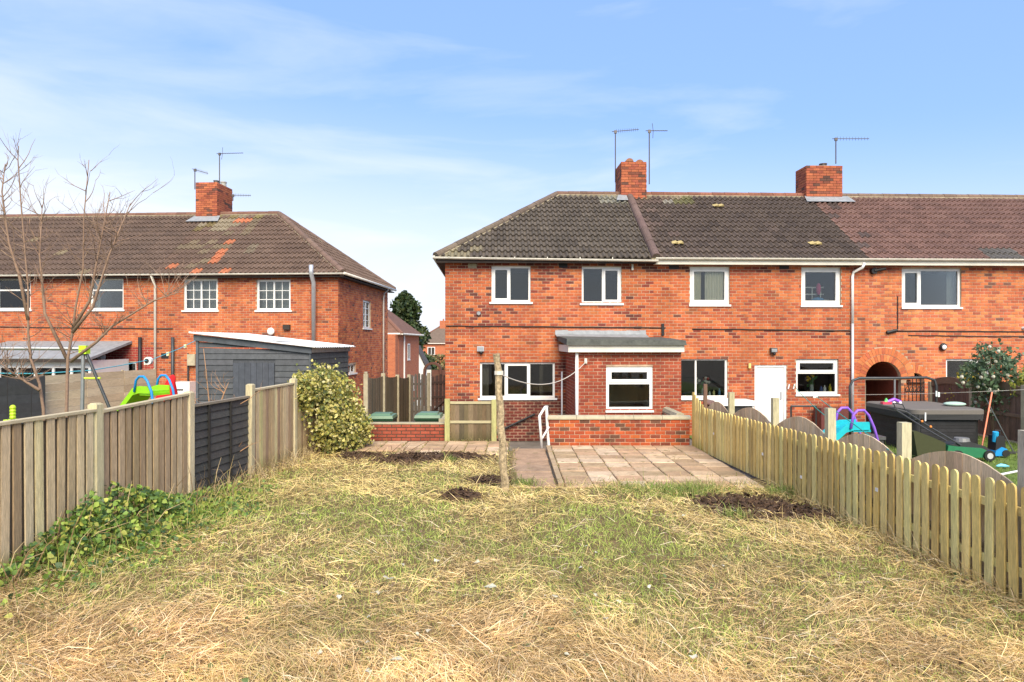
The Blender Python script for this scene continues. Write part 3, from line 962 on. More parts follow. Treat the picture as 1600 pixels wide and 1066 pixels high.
mb = MB(); mb.ball((x1252[1] - .42, .5, x1252[2] + .16), (.2, .1, .1), col=(.1, .35, .7)); mb.ball((x1252[1] - .2, .5, x1252[2] + .12), (.14, .1, .08), col=(.7, .7, .75)); mb.ball((x1252[1] - .38, .55, x1252[2] + .5), (.07, .07, .18), col=(.75, .08, .25))
mb.build('soft_toys', 'fabric', H2)
# things on the window ledges
def vase(M, u, v, w, flower, n=8, name='vase_of_flowers', lab='', wide=.12):
    t = thing(name, lab, 'flowers', M @ Matrix.Translation((u, v, w)))
    MB().tube([(0, 0, 0), (0, 0, .1), (0, 0, .2)], [.05, .06, .045], 10, (.35, .4, .4)).build('vase', 'plastic', t)
    st = MB(); hd = MB()
    for k in range(n):
        e = Vector((random.uniform(-wide, wide), random.uniform(-.06, .06), random.uniform(.32, .5)))
        st.tube([(0, 0, .15), e], .006, 4, (.07, .18, .04))
        hd.ball(e, .04, 7, 5, random.choice(flower))
    for k in range(10):
        e = Vector((random.uniform(-wide, wide) * 1.1, random.uniform(-.06, .06), random.uniform(.1, .35)))
        st.add([e, e + Vector((.07, .01, .03)), e + Vector((.1, 0, .12)), e + Vector((.02, 0, .08))], [(0, 1, 2, 3)], (.05, .16, .04))
    st.build('stems', 'leaf', t); tag(hd.build('blooms', 'leaf', t), kind='stuff')
vase(TH2, x1064[0] + .75, .22, x1064[2] + .06, [(.75, .75, .7), (.8, .78, .7), (.6, .08, .05)], 12, lab='bunch of white flowers on the ledge of the window beside the white door', wide=.17)
vase(TH2, x1244[0] + .55, .22, x1244[2] + .06, [(.8, .5, .02)], 7, lab='vase of yellow flowers on the kitchen window ledge')
for k, (du, h, c) in enumerate(((.30, .12, (.7, .75, .78)), (.42, .16, (.75, .7, .3)), (.58, .2, (.15, .3, .5)))):
    o = MB().tube([(0, 0, 0), (0, 0, h * .7), (0, 0, h * .72), (0, 0, h)], [.035, .035, .016, .016], 8, c).build('bottle', 'plastic', None, TH2 @ Matrix.Translation((x1064[1] - .75 + du, .2, x1064[2] + .055)))
    tag(o, ('short pale jar', 'squat yellow bottle', 'tall blue bottle')[k] + ' on the window ledge beside the white door', 'bottle', 'bottles on the window ledges')
for k, (du, h, c) in enumerate(((.82, .16, (.1, .15, .4)), (.92, .18, (.8, .8, .8)), (1.08, .22, (.75, .6, .05)))):
    o = MB().tube([(0, 0, 0), (0, 0, h * .7), (0, 0, h * .72), (0, 0, h)], [.04, .04, .018, .018], 8, c).build('bottle', 'plastic', None, TH2 @ Matrix.Translation((x1244[0] + du, .2, x1244[2] + .06)))
    tag(o, ('dark blue bottle', 'white bottle', 'yellow washing-up bottle')[k] + ' on the kitchen window ledge', 'bottle', 'bottles on the window ledges')

# ---- right-hand house with the passage arch
TH3 = TH @ Matrix.Translation((U23, 0, 0))
H3 = thing('terrace_house', 'right-hand terrace house with reddish roof and arched brick passage', 'house', TH3, 'brick houses')
W3 = U3R - U23
b3 = Budget(300)
x1409 = rect_px(TH3, 1409, 1502, 420, 480); x1478 = rect_px(TH3, 1478, 1552, 560, 612)
a0, a1 = onp(1352, 600, TH3)[0], onp(1408, 600, TH3)[0]
ar = (a1 - a0) / 2; auc = (a0 + a1) / 2; asp = onp(1380, 565, TH3)[1] - ar
c0, c1 = onp(1416, 600, TH3)[0], onp(1444, 600, TH3)[0]
cr = (c1 - c0) / 2; cuc = (c0 + c1) / 2; csp = onp(1430, 583, TH3)[1] - cr
rects3 = [x1409, x1478, (auc - ar, auc + ar, 0, asp), (cuc - cr, cuc + cr, 0, csp)]
arcs3 = [(auc, asp, ar), (cuc, csp, cr)]
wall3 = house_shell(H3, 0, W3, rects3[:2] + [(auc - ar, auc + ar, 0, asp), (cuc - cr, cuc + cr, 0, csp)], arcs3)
def pal3(u, w):
    if w > EAVE - .25 and random.random() < .4: return PAL_EXT  # darker bricks under the eaves: soot plus shade painted in
    return PAL_LIGHT
AR2 = ar + .40; CR2 = cr + .24
def only3(t):
    return t[2] > 1.6 and t[1] - t[0] > .19 and t[1] < 5.5
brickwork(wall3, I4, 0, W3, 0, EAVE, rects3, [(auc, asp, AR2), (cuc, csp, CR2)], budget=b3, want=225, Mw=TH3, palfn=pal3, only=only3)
def arch_ring(uc, sp, r0, r1, n, th0=0, th1=math.pi, skip=None):
    for k in range(n):
        t0 = th0 + (th1 - th0) * (k + .06) / n; t1 = th0 + (th1 - th0) * (k + .94) / n
        tm = (t0 + t1) / 2
        if skip and skip(uc + (r0 + r1) / 2 * math.cos(tm), sp + (r0 + r1) / 2 * math.sin(tm)): continue
        q = [(uc + r * math.cos(t), sp + r * math.sin(t)) for r, t in ((r0, t0), (r1, t0), (r1, t1), (r0, t1))]
        mb = MB()
        vs = [(x, -.012, z) for x, z in q] + [(x, .10, z) for x, z in q]
        mb.add(vs, [(0, 3, 2, 1), (0, 1, 5, 4), (1, 2, 6, 5), (2, 3, 7, 6), (3, 0, 4, 7)], lvl(pick(PAL_LIGHT[:4]), .1))
        mb.build('arch_brick', 'brick', wall3)
arch_ring(auc, asp, ar + .002, ar + .19, 22)
arch_ring(auc, asp, ar + .205, AR2 - .01, 27, skip=lambda x, z: (x - cuc) ** 2 + (z - csp) ** 2 < (CR2 - .05) ** 2 and z > csp and False)
arch_ring(cuc, csp, cr + .002, CR2 - .01, 18, skip=lambda x, z: (x - auc) ** 2 + (z - asp) ** 2 < (AR2) ** 2)
# tunnel of the passage and brick back of the small arch
mb = MB()
n = 16
for k in range(n):
    t0 = math.pi * k / n; t1 = math.pi * (k + 1) / n
    mb.quad((auc + ar * math.cos(t0), .14, asp + ar * math.sin(t0)), (auc + ar * math.cos(t1), .14, asp + ar * math.sin(t1)), (auc + ar * math.cos(t1), 6.5, asp + ar * math.sin(t1)), (auc + ar * math.cos(t0), 6.5, asp + ar * math.sin(t0)), (.25, .06, .035))
mb.quad((auc - ar, .14, 0), (auc - ar, .14, asp), (auc - ar, 6.5, asp), (auc - ar, 6.5, 0), (.25, .06, .035))
mb.quad((auc + ar, .14, 0), (auc + ar, .14, asp), (auc + ar, 6.5, asp), (auc + ar, 6.5, 0), (.30, .07, .04))
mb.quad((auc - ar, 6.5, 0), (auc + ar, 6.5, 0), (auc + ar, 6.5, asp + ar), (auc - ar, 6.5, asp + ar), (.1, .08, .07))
mb.build('passage', 'brick', H3)
MB().box((cuc - cr - .02, .16, 0), (cuc + cr + .02, .22, csp + cr * .55)).build('recess_wall', 'mortar', H3)
brickwork(H3.children[-1], TRM((cuc - cr, .158, 0), 0), 0, 2 * cr, .9, csp + cr * .5, pal=PAL_LIGHT, Mw=TH3)
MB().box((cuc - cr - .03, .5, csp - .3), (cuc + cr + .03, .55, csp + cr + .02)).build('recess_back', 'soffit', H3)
window(H3, I4, *x1409, [(0, .31, 0, 1, 'sash'), (.31, 1, 0, 1, 'fix')], frame=.065, sillw=.02)
window(H3, I4, *x1478, [(0, .55, 0, 1, 'fix'), (.55, 1, 0, 1, 'sash')], frame=.07, sillw=.02)
roof3 = roof_sheets(H3, 0, W3)
def tcol3(x, y):
    c = (.175, .102, .083)
    r = random.random()
    if r < .15: c = (.188, .112, .09)
    elif r < .25: c = (.158, .094, .078)
    if x < .6 - .0 and random.random() < .2: c = (.11, .08, .07)
    if abs(y - .4) < .25 and 3.6 < x < 4.4: c = (.12, .11, .10)
    return c
tile_slope(roof3, FF, FL, lambda y: (0, W3), tcol3, Budget(298), keep=lambda x, y: x < 3.6 + y * 1.15)
ridge_run(roof3, (0, RIDGEV, RIDGEW + .05), (W3, RIDGEV, RIDGEW + .05), col=(.16, .11, .08), mortar='concrete')
mb = MB(); mb.box((0, -OV, EAVE - .13), (W3, -.004, EAVE - .11)); mb.box((0, -OV - .02, EAVE - .14), (W3, -OV, EAVE)); mb.build('fascia', 'old_white', H3)
gutter(H3, .02, W3, -OV - .08, EAVE + .035)
u, w = onp(1363, 424, TH3); mb = MB(); mb.tube([(u, -.01, w), (u, -.12, w)], .085, 12); mb.tube([(u, -.1, w), (u + .3, -.14, w + .06)], .045, 8); mb.build('boiler_flue', 'black', H3)
u, w = onp(1472, 542, TH3); o = MB().ball((u, -.06, w), (.11, .06, .11)).build('bulkhead_lamp', 'black', H3); MB().ball((u, -.085, w - .01), (.075, .05, .075)).build('lens', 'upvc', o)
cable(H3, 1386, 1640, 517, 518.5, M=TH3); cable(H3, 1420, 1640, 524.5, 526.5, r=.013, M=TH3)
u, w = onp(1402, 463, TH3); u2, w2 = onp(1402, 515, TH3); MB().tube([(u, -.02, w), (u2, -.02, w2)], .014, 5).build('cable', 'black', H3)
MB().tube([onp(1384, 520, TH3)[0:1] + (-.05,) + onp(1384, 520, TH3)[1:], onp(1400, 516, TH3)[0:1] + (-.05,) + onp(1400, 516, TH3)[1:]], .045, 6).build('junction_box', 'black', H3)
u, w = onp(1597, 513, TH3); MB().tube([(u, -.01, w), (u + .05, -.15, w + .03)], .04, 8).build('camera_bracket', 'upvc', H3)
curtain(H3, I4, x1409[1] - .22, x1409[1], x1409[2], x1409[3], .3, (.5, .52, .52))

# aerials
def aer(label, px, py0, py1, v, ex, ey, kind=0, M=TH):
    a = onp(px, py0, M, v); b = onp(px, py1, M, v)
    A = M @ Vector((a[0], v, a[1])); B = M @ Vector((b[0], v, b[1]))
    e = onp(ex, ey, M, v); E = M @ Vector((e[0], v, e[1]))
    d = E - B
    return aerial(label, A, B, d, d.length, kind)
aer('thin tv aerial at the left of the chimney on the end house', 961.5, 285, 204, RIDGEV + .6, 998, 201)
aer('taller tv aerial with spread reflector on the right of the end house chimney', 1014.5, 288, 203, RIDGEV - .1, 1043, 203, 2)
aer('tv aerial with long boom on the wide chimney of the middle house', 1306, 256, 215.5, RIDGEV + .2, 1358, 215.5)
# ------------------------------------------------------------------ the houses on the left
LH = Matrix.Translation((-6.04, 23.7, -.45)) @ Matrix.Rotation(R(-3.5), 4, 'Z')
LE = 5.12; LHD = 3.8; LR = 2.77; LD = 2 * (LHD - OV)
LL = math.hypot(LHD, LR); LC = LHD / LL; LS = LR / LL
UA = onp(245, 480, LH)[0]
HA = thing('brick_house', 'brick end house behind the grey shed with hipped brown roof and chimney', 'house', LH, 'brick houses')
ba = Budget(300)
A1 = rect_px(LH, 287, 340, 436, 485); A2 = rect_px(LH, 401, 454, 437, 485)
MS = TRM((0, 0, 0), 90)
LSM = LH @ MS
As = rect_px(LSM, 567, 579.5, 470, 513); As2 = rect_px(LSM, 544.5, 556, 569, 583)
cha = Budget(70)
wallA = house_shell(HA, UA, 0, [A1, A2], right=True, depth=LD, eave=LE, side_rects=[As, As2])
def palA(u, w):
    if w > LE - .25 and random.random() < .5: return PAL_EXT  # eaves shade and soot both put into these upper bricks
    return PAL_MAIN
brickwork(wallA, I4, UA, 0, 0, LE, [A1, A2], budget=ba, want=150, Mw=LH, palfn=palA, only=lambda t: t[2] > 2.4 and t[1] - t[0] > .19)
brickwork(wallA, MS, 0, LD, 0, LE, [As, As2], pal=PAL_LIGHT, budget=ba, want=80, Mw=LH, only=lambda t: t[2] > 2.2 and t[1] - t[0] > .19)
for r in (A1, A2):
    window(HA, I4, *r, [(0, .5, 0, 1, 'fix'), (.5, 1, 0, 1, 'fix')], grid=(2, 3), frame=.07)
    curtain(HA, I4, r[0], r[1], r[2], r[3], .3, (.5, .5, .5), name='net_curtain', amp=.015)
window(HA, MS, *As, [(0, .5, 0, 1, 'fix'), (.5, 1, 0, 1, 'fix')], grid=(1, 4), frame=.06)
window(HA, MS, *As2, [(0, .5, 0, 1, 'fix'), (.5, 1, 0, 1, 'fix')], frame=.05)
roofA = roof_sheets(HA, UA, 0, hipr=True, depth=LD, eave=LE, hd=LHD, rise=LR)
FA = slope_frame((0, -OV, LE), (1, 0, 0), (0, LC, LS))
orange = []
MiA = (LH @ FA).inverted(); oA = MiA @ CAM
def slope_px(px, py):
    d = MiA.to_3x3() @ ray(px, py); p = oA + d * ((.05 - oA.z) / d.z); return p.x, p.y
for q in ((268, 414), (362, 377), (347, 393), (341, 400), (336, 407), (309, 423), (353, 423), (380, 343), (389, 343)):
    orange.append(slope_px(*q))
chx = slope_px(335, 345)
def tcolA(x, y):
    for a, b in orange:
        if abs(x - a) < TWID * .62 and abs(y - b) < .19: return (.42, .15, .075)
    if abs(x - chx[0]) < 1.5 + random.uniform(-.4, .4) and y > LL - 1.3 - random.uniform(0, .6):
        return random.choice(((.2, .165, .07), (.23, .19, .13), (.17, .13, .06), (.15, .10, .075)))
    if abs(x - chx[0] - .6) < 1.3 and random.random() < .3: return (.17, .13, .085)
    r = random.random()
    if r < .15: return (.142, .096, .072)
    if r < .3: return (.12, .08, .06)
    if r < .315: return (.17, .135, .095)
    return (.131, .087, .065)
tile_slope(roofA, FA, LL, lambda y: (UA, OV - y * LC), tcolA, Budget(190), keep=lambda x, y: True)
FS = slope_frame((OV, -OV, LE), (0, 1, 0), (-LC, 0, LS))
tile_slope(roofA, FS, LL, lambda y: (y * LC, LD + 2 * OV - y * LC), tcolA, Budget(105))
apA = Vector((OV - LHD, LHD - OV, LE + LR + .05))
ridge_run(roofA, (UA, LHD - OV, LE + LR + .05), apA, col=(.17, .09, .065), mortar='concrete')
ridge_run(roofA, (OV, -OV, LE + .06), apA, col=(.16, .105, .08), mortar='concrete')
ridge_run(roofA, (OV, LD + OV, LE + .06), apA, col=(.16, .105, .08))
mb = MB(); mb.box((UA, -OV, LE - .1), (OV, -.004, LE - .06)); mb.box((.004, -.004, LE - .1), (OV, LD + OV, LE - .06)); mb.build('soffit', 'soffit', HA)
gutter(HA, UA, OV + .06, -OV - .07, LE + .03)
pipe(HA, [(OV + .06, -OV, LE + .02), (OV + .06, LD + OV, LE + .02)], .05, 'gutter', name='gutter')
v = onp(597, 500, LSM)[0]
pipe(HA, [(OV + .04, v, LE - .03), (OV * .4, v, LE - .2), (.06, v, LE - .45), (.06, v, 0)], .038, 'gutter')
u0, u1 = onp(306, 310, LH, LHD - OV - .35)[0], onp(339, 310, LH, LHD - OV - .35)[0]
ctA = onp(322, 285, LH, LHD - OV - .35)[1]
chA = chimney(HA, LH, u0, u1, LHD - OV - .35, LHD - OV + .95, LE + LR - .4, ctA, Budget(70), [(u1 - .2, LHD - OV + .0, .14, .11, (.08, .07, .06)), (u1 - .25, LHD - OV + .7, .26, .12, (.36, .34, .3))], pal=PAL_RED)
mb = MB()
mb.add([FA @ Vector((u0 - .25, LL - .75, .135)), FA @ Vector((u1 + .2, LL - .75, .135)), FA @ Vector((u1 + .12, LL - .3, .15)), FA @ Vector((u0 - .08, LL - .3, .15))], [(0, 1, 2, 3)])
mb.build('lead_flashing', 'lead', chA)
uf = onp(490, 470, LH, -.18)[0]
fl = MB(); fl.tube([(uf, -.18, 2.4), (uf, -.18, LE - .3), (uf, -.42, LE + .0), (uf, -.42, onp(490, 414, LH, -.42)[1])], .075, 12); fl.build('flue_pipe', 'steel', HA, smooth=True)
u, w = onp(423, 518, LH, -.12); MB().ball((u, -.12, w), (.13, .05, .13), 14, 8).build('round_lamp', 'upvc', HA)
u, w = onp(449, 512, LH); MB().box((u - .12, -.12, w - .07), (u + .12, -.012, w + .1)).build('vent_hood', 'soffit', HA)
for px, y0, y1, r, m in ((272, 527, 640, .055, 'dark_metal'), (296, 552, 640, .03, 'black')):
    u, w = onp(px, y0, LH); pipe(HA, [(u, -.09, w), (u, -.09, 0)], r, m, name='soil_pipe')
for px, py in ((258, 556),):
    u, w = onp(px, py, LH); MB().box((u - .13, -.03, w - .09), (u + .13, -.012, w + .09)).build('air_brick', 'black', HA)
u, w = onp(302, 560, LH); MB().box((u - .14, -.16, w - .25), (u + .14, -.012, w + .15)).build('meter_box', 'concrete', HA)
def aerL(label, px, py0, py1, v, ex, ey, kind=0):
    a = onp(px, py0, LH, v); b = onp(px, py1, LH, v); e = onp(ex, ey, LH, v)
    A = LH @ Vector((a[0], v, a[1])); B = LH @ Vector((b[0], v, b[1])); E = LH @ Vector((e[0], v, e[1]))
    return aerial(label, A, B, E - B, (E - B).length, kind)
aerL('tall tv aerial on the chimney above the grey shed', 343, 308, 239, LHD - OV + .1, 380, 238, 2)
aerL('short tv aerial left of the chimney above the grey shed', 304.5, 296, 264, LHD - OV - .3, 325, 270)
aerL('low tv aerial on the right of the chimney above the grey shed', 364, 314, 304, LHD - OV + .6, 392, 304.5)

LB = LH @ Matrix.Translation((UA, 0, 0))
HB = thing('brick_house', 'far left brick house partly hidden behind the bare tree', 'house', LB, 'brick houses')
WB = -14.0
B1 = rect_px(LB, 141, 193, 435, 484); B2 = rect_px(LB, -6, 48, 435, 484); B3 = rect_px(LB, 142, 213, 566, 596)
wallB = house_shell(HB, WB, 0, [B1, B2, B3], depth=LD, eave=LE)
pu = onp(150, 560, LB)[0]; pw = onp(200, 541, LB)[1]
def palB(u, w):
    if u > pu and w < pw: return PAL_PAINT
    return palA(u, w)
brickwork(wallB, I4, WB, 0, 0, LE, [B1, B2, B3], budget=Budget(295), want=295, Mw=LB, palfn=palB, only=lambda t: t[2] > 2.0 and t[1] - t[0] > .19)
for r in (B1, B2):
    window(HB, I4, *r, [(0, 1, 0, .64, 'fix'), (0, 1, .64, 1, 'fix')], frame=.065)
window(HB, I4, *B3, [(0, .28, 0, 1, 'fix'), (.28, .68, 0, 1, 'sash'), (.68, 1, 0, 1, 'fix')], frame=.06)
curtain(HB, I4, B1[0], B1[0] + .22, B1[2], B1[3], .25, (.6, .62, .62)); curtain(HB, I4, B2[0], B2[1], B2[2], B2[3], .8, (.4, .38, .36))
roofB = roof_sheets(HB, WB, 0, depth=LD, eave=LE, hd=LHD, rise=LR)
tile_slope(roofB, FA, LL, lambda y: (WB, 0), lambda x, y: (.2, .16, .1) if random.random() < .015 else ((.125, .086, .066) if random.random() < .7 else (.113, .079, .062)), Budget(298), keep=lambda x, y: x > -8.4 - y * .6)
ridge_run(roofB, (WB, LHD - OV, LE + LR + .05), (0, LHD - OV, LE + LR + .05), col=(.17, .09, .065), mortar='concrete')
mb = MB(); mb.box((WB, -OV, LE - .1), (0, -.004, LE - .06)); mb.build('soffit', 'soffit', HB)
gutter(HB, WB, -.02, -OV - .07, LE + .03)
pipe(HB, [(-.02, -OV - .05, LE - .03), (-.02, -.07, LE - .35), (-.02, -.07, 0)], .042, 'gutter')
cable(HB, 0, 270, 511, 514, M=LB)
for px, y0, y1, r in ((221, 527, 582, .06),):
    u, w = onp(px, y0, LB); pipe(HB, [(u, -.09, w), (u, -.09, .4)], r, 'black', name='soil_pipe')
u, w = onp(157, 558, LB, -.2); MB().ball((u, -.14, w), (.15, .09, .15), 12, 8).build('round_vent', 'upvc', HB)

# white lean-to against the far left house
g0 = LB.inverted() @ at(-60, 590, 22.4)
t = thing('lean_to', 'white lean-to with grey roof and dark windows at far left', 'lean-to', LB @ Matrix.Translation((g0.x, 0, 0)))
LW = onp(142, 560, LB, -2.0)[0] - g0.x
lt = onp(60, 563, LB, -2.0)[1]
MB().box((0, -2.0, 0), (LW, -.02, 1.45)).build('base_wall', 'old_white', t)
fr = MB()
fr.box((0, -2.01, lt - .25), (LW, -1.93, lt + .02))
nw = 7
for k in range(nw + 1):
    x = k * (LW - .08) / nw
    fr.box((x, -2.012, 1.45), (x + .08, -1.92, lt - .25))
fr.box((LW - .06, -2.0, 1.45), (LW, -.02, lt))
fr.build('frame', 'upvc', t)
for k in range(nw):
    x = k * (LW - .08) / nw
    MB().box((x + .082, -1.97, 1.452), (x + (LW - .08) / nw - .002, -1.955, lt - .252)).build('pane', 'glass', t)
MB().box((.06, -1.5, 1.45), (LW - .1, -1.45, lt - .1)).build('inner_wall', 'soffit', t)
mb = MB()
mb.add([(-.1, -2.25, lt), (LW + .12, -2.25, lt), (LW + .12, -.015, lt + .55), (-.1, -.015, lt + .55), (-.1, -2.25, lt + .08), (LW + .12, -2.25, lt + .08), (LW + .12, -.015, lt + .63), (-.1, -.015, lt + .63)],
       [(0, 3, 2, 1), (4, 5, 6, 7), (0, 1, 5, 4), (1, 2, 6, 5), (2, 3, 7, 6), (3, 0, 4, 7)])
lr = mb.build('roof', 'lead', t)
MB().box((-.1, -2.27, lt - .06), (LW + .13, -2.252, lt + .05)).build('fascia', 'soffit', t)

# ------------------------------------------------------------------ houses and trees far behind
def far_house(name, label, M, W, Dp, eave, rise, wins, chim=None, roofcol=(.17, .09, .065), recess=None):
    t = thing(name, label, 'house', M, 'brick houses')
    m = far_brick
    mb = MB(); mb.box((0, 0, 0), (W, Dp, eave)); mb.build('wall', m, t)
    o = .3; h = min(W, Dp) / 2 + o
    mb = MB()
    if Dp >= W: ra, rb = (W / 2, h - o, eave + rise), (W / 2, Dp - h + o, eave + rise)
    else: ra, rb = (h - o, Dp / 2, eave + rise), (W - h + o, Dp / 2, eave + rise)
    q = [(-o, -o, eave), (W + o, -o, eave), (W + o, Dp + o, eave), (-o, Dp + o, eave), ra, rb]
    if Dp >= W: fs = [(0, 1, 4), (1, 2, 5, 4), (2, 3, 5), (3, 0, 4, 5)]
    else: fs = [(0, 1, 5, 4), (1, 2, 5), (2, 3, 4, 5), (3, 0, 4)]
    mb.add(q, fs + [(3, 2, 1, 0)], roofcol)
    r = mb.build('roof', far_tile, t)
    mb = MB()
    for a, b in ((0, 1), (1, 2), (2, 3), (3, 0)): mb.tube([q[a], q[b]], .07, 6)
    mb.build('gutter', 'gutter', t)
    for a, b, w in ((0, 4, 1), (1, 4 if Dp >= W else 5, 1), (4, 5, 1)):
        r2 = MB().tube([q[a], q[b]], .12, 6, (.2, .1, .07)).build('ridge', 'tile', r)
    for side, u0, u1, w0, w1, cells in wins:
        window(t, I4 if side == 'f' else TRM((W, 0, 0), 90), u0, u1, w0, w1, cells, setback=-.03, frame=.09)
        MM = I4 if side == 'f' else TRM((W, 0, 0), 90)
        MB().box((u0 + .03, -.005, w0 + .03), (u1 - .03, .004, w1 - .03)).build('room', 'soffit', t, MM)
    if chim:
        x, y, w, d, hh = chim
        c = MB().box((x, y, eave + rise - 1), (x + w, y + d, eave + rise + hh)).build('chimney', m, t)
        MB().tube([(x + w / 2, y + d / 2, eave + rise + hh), (x + w / 2, y + d / 2, eave + rise + hh + .35)], .13, 8, (.4, .15, .08)).build('pot', 'plastic', c)
    return t

def brick_tex(name, c1, c2, mort, sc):
    m = bpy.data.materials.new(name); m.use_nodes = True
    t = m.node_tree; b = t.nodes['Principled BSDF']; b.inputs['Roughness'].default_value = .9
    tcn = t.nodes.new('ShaderNodeTexCoord'); sp = t.nodes.new('ShaderNodeSeparateXYZ'); cb = t.nodes.new('ShaderNodeCombineXYZ')
    ad = t.nodes.new('ShaderNodeMath'); ad.operation = 'ADD'
    t.links.new(tcn.outputs['Object'], sp.inputs[0]); t.links.new(sp.outputs[0], ad.inputs[0]); t.links.new(sp.outputs[1], ad.inputs[1])
    t.links.new(ad.outputs[0], cb.inputs[0]); t.links.new(sp.outputs[2], cb.inputs[1])
    br = t.nodes.new('ShaderNodeTexBrick')
    br.inputs['Color1'].default_value = (*c1, 1); br.inputs['Color2'].default_value = (*c2, 1); br.inputs['Mortar'].default_value = (*mort, 1)
    br.inputs['Scale'].default_value = 1.0; br.inputs['Brick Width'].default_value = .225; br.inputs['Row Height'].default_value = .085; br.inputs['Mortar Size'].default_value = .006
    t.links.new(cb.outputs[0], br.inputs['Vector']); t.links.new(br.outputs['Color'], b.inputs['Base Color'])
    return m
far_brick = brick_tex('far_brick', (.46, .13, .05), (.36, .09, .04), (.42, .24, .14), 1)
def tile_tex():
    m = mk('far_roof', col=True, rough=.9, nscale=2.5, namt=.2)
    t = m.node_tree; b = t.nodes['Principled BSDF']
    wv = t.nodes.new('ShaderNodeTexWave'); wv.bands_direction = 'Z'; wv.inputs['Scale'].default_value = 1.5; wv.wave_profile = 'SAW'
    tcn = t.nodes.new('ShaderNodeTexCoord'); t.links.new(tcn.outputs['Object'], wv.inputs[0])
    bp = t.nodes.new('ShaderNodeBump'); bp.inputs['Strength'].default_value = .8; bp.inputs['Distance'].default_value = .06
    t.links.new(wv.outputs['Fac'], bp.inputs['Height']); t.links.new(bp.outputs[0], b.inputs['Normal'])
    return m
far_tile = tile_tex()
p = at(625, 536, 46); pr = at(651, 536, 49)
fx = at(650, 536, 52)
# its right-hand side faces the gap between the two nearer houses
FH1 = Matrix.Translation((at(624, 536, 46).x - 7.0, 46, -2.1)) @ Matrix.Rotation(R(-2.5), 4, 'Z')
far_house('brick_house', 'distant brick house seen in the gap past the left house corner', FH1, 7.0, 7.6, 5.0, 3.2,
          [('s', 3.0, 3.9, 3.2, 4.35, [(0, .5, 0, 1, 'fix'), (.5, 1, 0, 1, 'fix')]), ('s', 4.6, 5.4, .9, 1.9, [(0, 1, 0, 1, 'fix')])])
fh = bpy.data.objects['brick_house.002'] if 'brick_house.002' in bpy.data.objects else None
if fh:
    MB().tube([(7.06, 1.6, 5.0), (7.06, 1.6, 0)], .06, 8).build('downpipe', 'upvc', fh)
    MB().box((5.0, -.9, 0), (6.98, -.02, 4.95)).build('bay_wall', far_brick, fh)
X2 = at(668, 536, 110).x
FH2 = Matrix.Translation((X2 - 2.2, 110, -3.2)) @ Matrix.Rotation(R(2), 4, 'Z')
far_house('brick_house', 'farthest small brick house with chimney right of the conifer', FH2, 13, 8, 5.4, 2.9,
          [('f', 2.2, 3.4, 3.6, 4.85, [(0, .5, 0, 1, 'fix'), (.5, 1, 0, 1, 'fix')])], chim=(3.9, 3.4, 1.2, 1.0, .9), roofcol=(.15, .11, .085))
# white gabled porch beside it
Mp = Matrix.Translation((at(651, 580, 58).x, 58, -3.2))
t = thing('white_porch', 'white gabled porch end in the gap between the houses', 'porch', Mp)
MB().prism([(0, 0), (.75, 0), (.75, 3.4), (0, 5.0)], 0, 2.5).build('wall', 'upvc', t)
mb = MB(); mb.prism([(-.05, 5.15), (.95, 3.2), (.95, 3.32), (-.05, 5.30)], -.15, 2.6, (.08, .07, .065)); mb.build('roof', 'tile', t)
MB().box((.12, -.03, .2), (.62, -.005, 2.4)).build('door', 'lead', t)

def leaf_cloud(name, pts, size, colors, mat='leaf', parent=None, M=None, aspect=.6, jitter=1.0, fold=False, up=0.0):
    """one mesh of leaf shaped faces at pts (n,3)"""
    n = len(pts)
    pts = np.asarray(pts)
    d = rng.normal(size=(n, 3)); d[:, 2] += up; d /= np.linalg.norm(d, axis=1)[:, None]
    e = rng.normal(size=(n, 3)); e -= d * (e * d).sum(1)[:, None]; e /= np.linalg.norm(e, axis=1)[:, None]
    s = size * rng.uniform(.6, 1.4, n)[:, None]
    a = pts - d * s * .5; b = pts + d * s * .5
    nrm = np.cross(d, e)
    h_ = s * aspect * .5
    l = pts - d * s * .22 + e * h_ + nrm * s * .12; r = pts - d * s * .22 - e * h_ + nrm * s * .12
    l2 = pts + d * s * .16 + e * h_ * .72 + nrm * s * .07; r2 = pts + d * s * .16 - e * h_ * .72 + nrm * s * .07
    V = np.stack([a, l, l2, b, r2, r], 1).reshape(-1, 3)
    idx = np.arange(n * 6).reshape(-1, 6)
    F3 = np.concatenate([idx[:, [0, 2, 1]], idx[:, [0, 3, 2]], idx[:, [0, 4, 3]], idx[:, [0, 5, 4]]]).astype(np.int32)
    cl = np.asarray(colors)[rng.integers(0, len(colors), n)] * rng.uniform(.75, 1.25, n)[:, None]
    return tri_mesh(name, V, F3, np.repeat(cl, 6, 0), mat, parent, M)
def tri_mesh(name, V, T, C, mat, parent=None, M=None):
    me = bpy.data.meshes.new(name)
    me.vertices.add(len(V)); me.vertices.foreach_set('co', np.asarray(V, np.float32).ravel())
    nt_ = len(T)
    me.loops.add(nt_ * 3); me.loops.foreach_set('vertex_index', np.asarray(T, np.int32).ravel())
    me.polygons.add(nt_)
    me.polygons.foreach_set('loop_start', np.arange(0, nt_ * 3, 3, dtype=np.int32))
    me.polygons.foreach_set('loop_total', np.full(nt_, 3, np.int32))
    me.update(calc_edges=True)
    ca = me.color_attributes.new('Col', 'FLOAT_COLOR', 'POINT')
    arr = np.ones((len(V), 4), np.float32); arr[:, :3] = C
    ca.data.foreach_set('color', arr.ravel())
    me.materials.append(M_[mat])
    return link(name, me, parent, M)

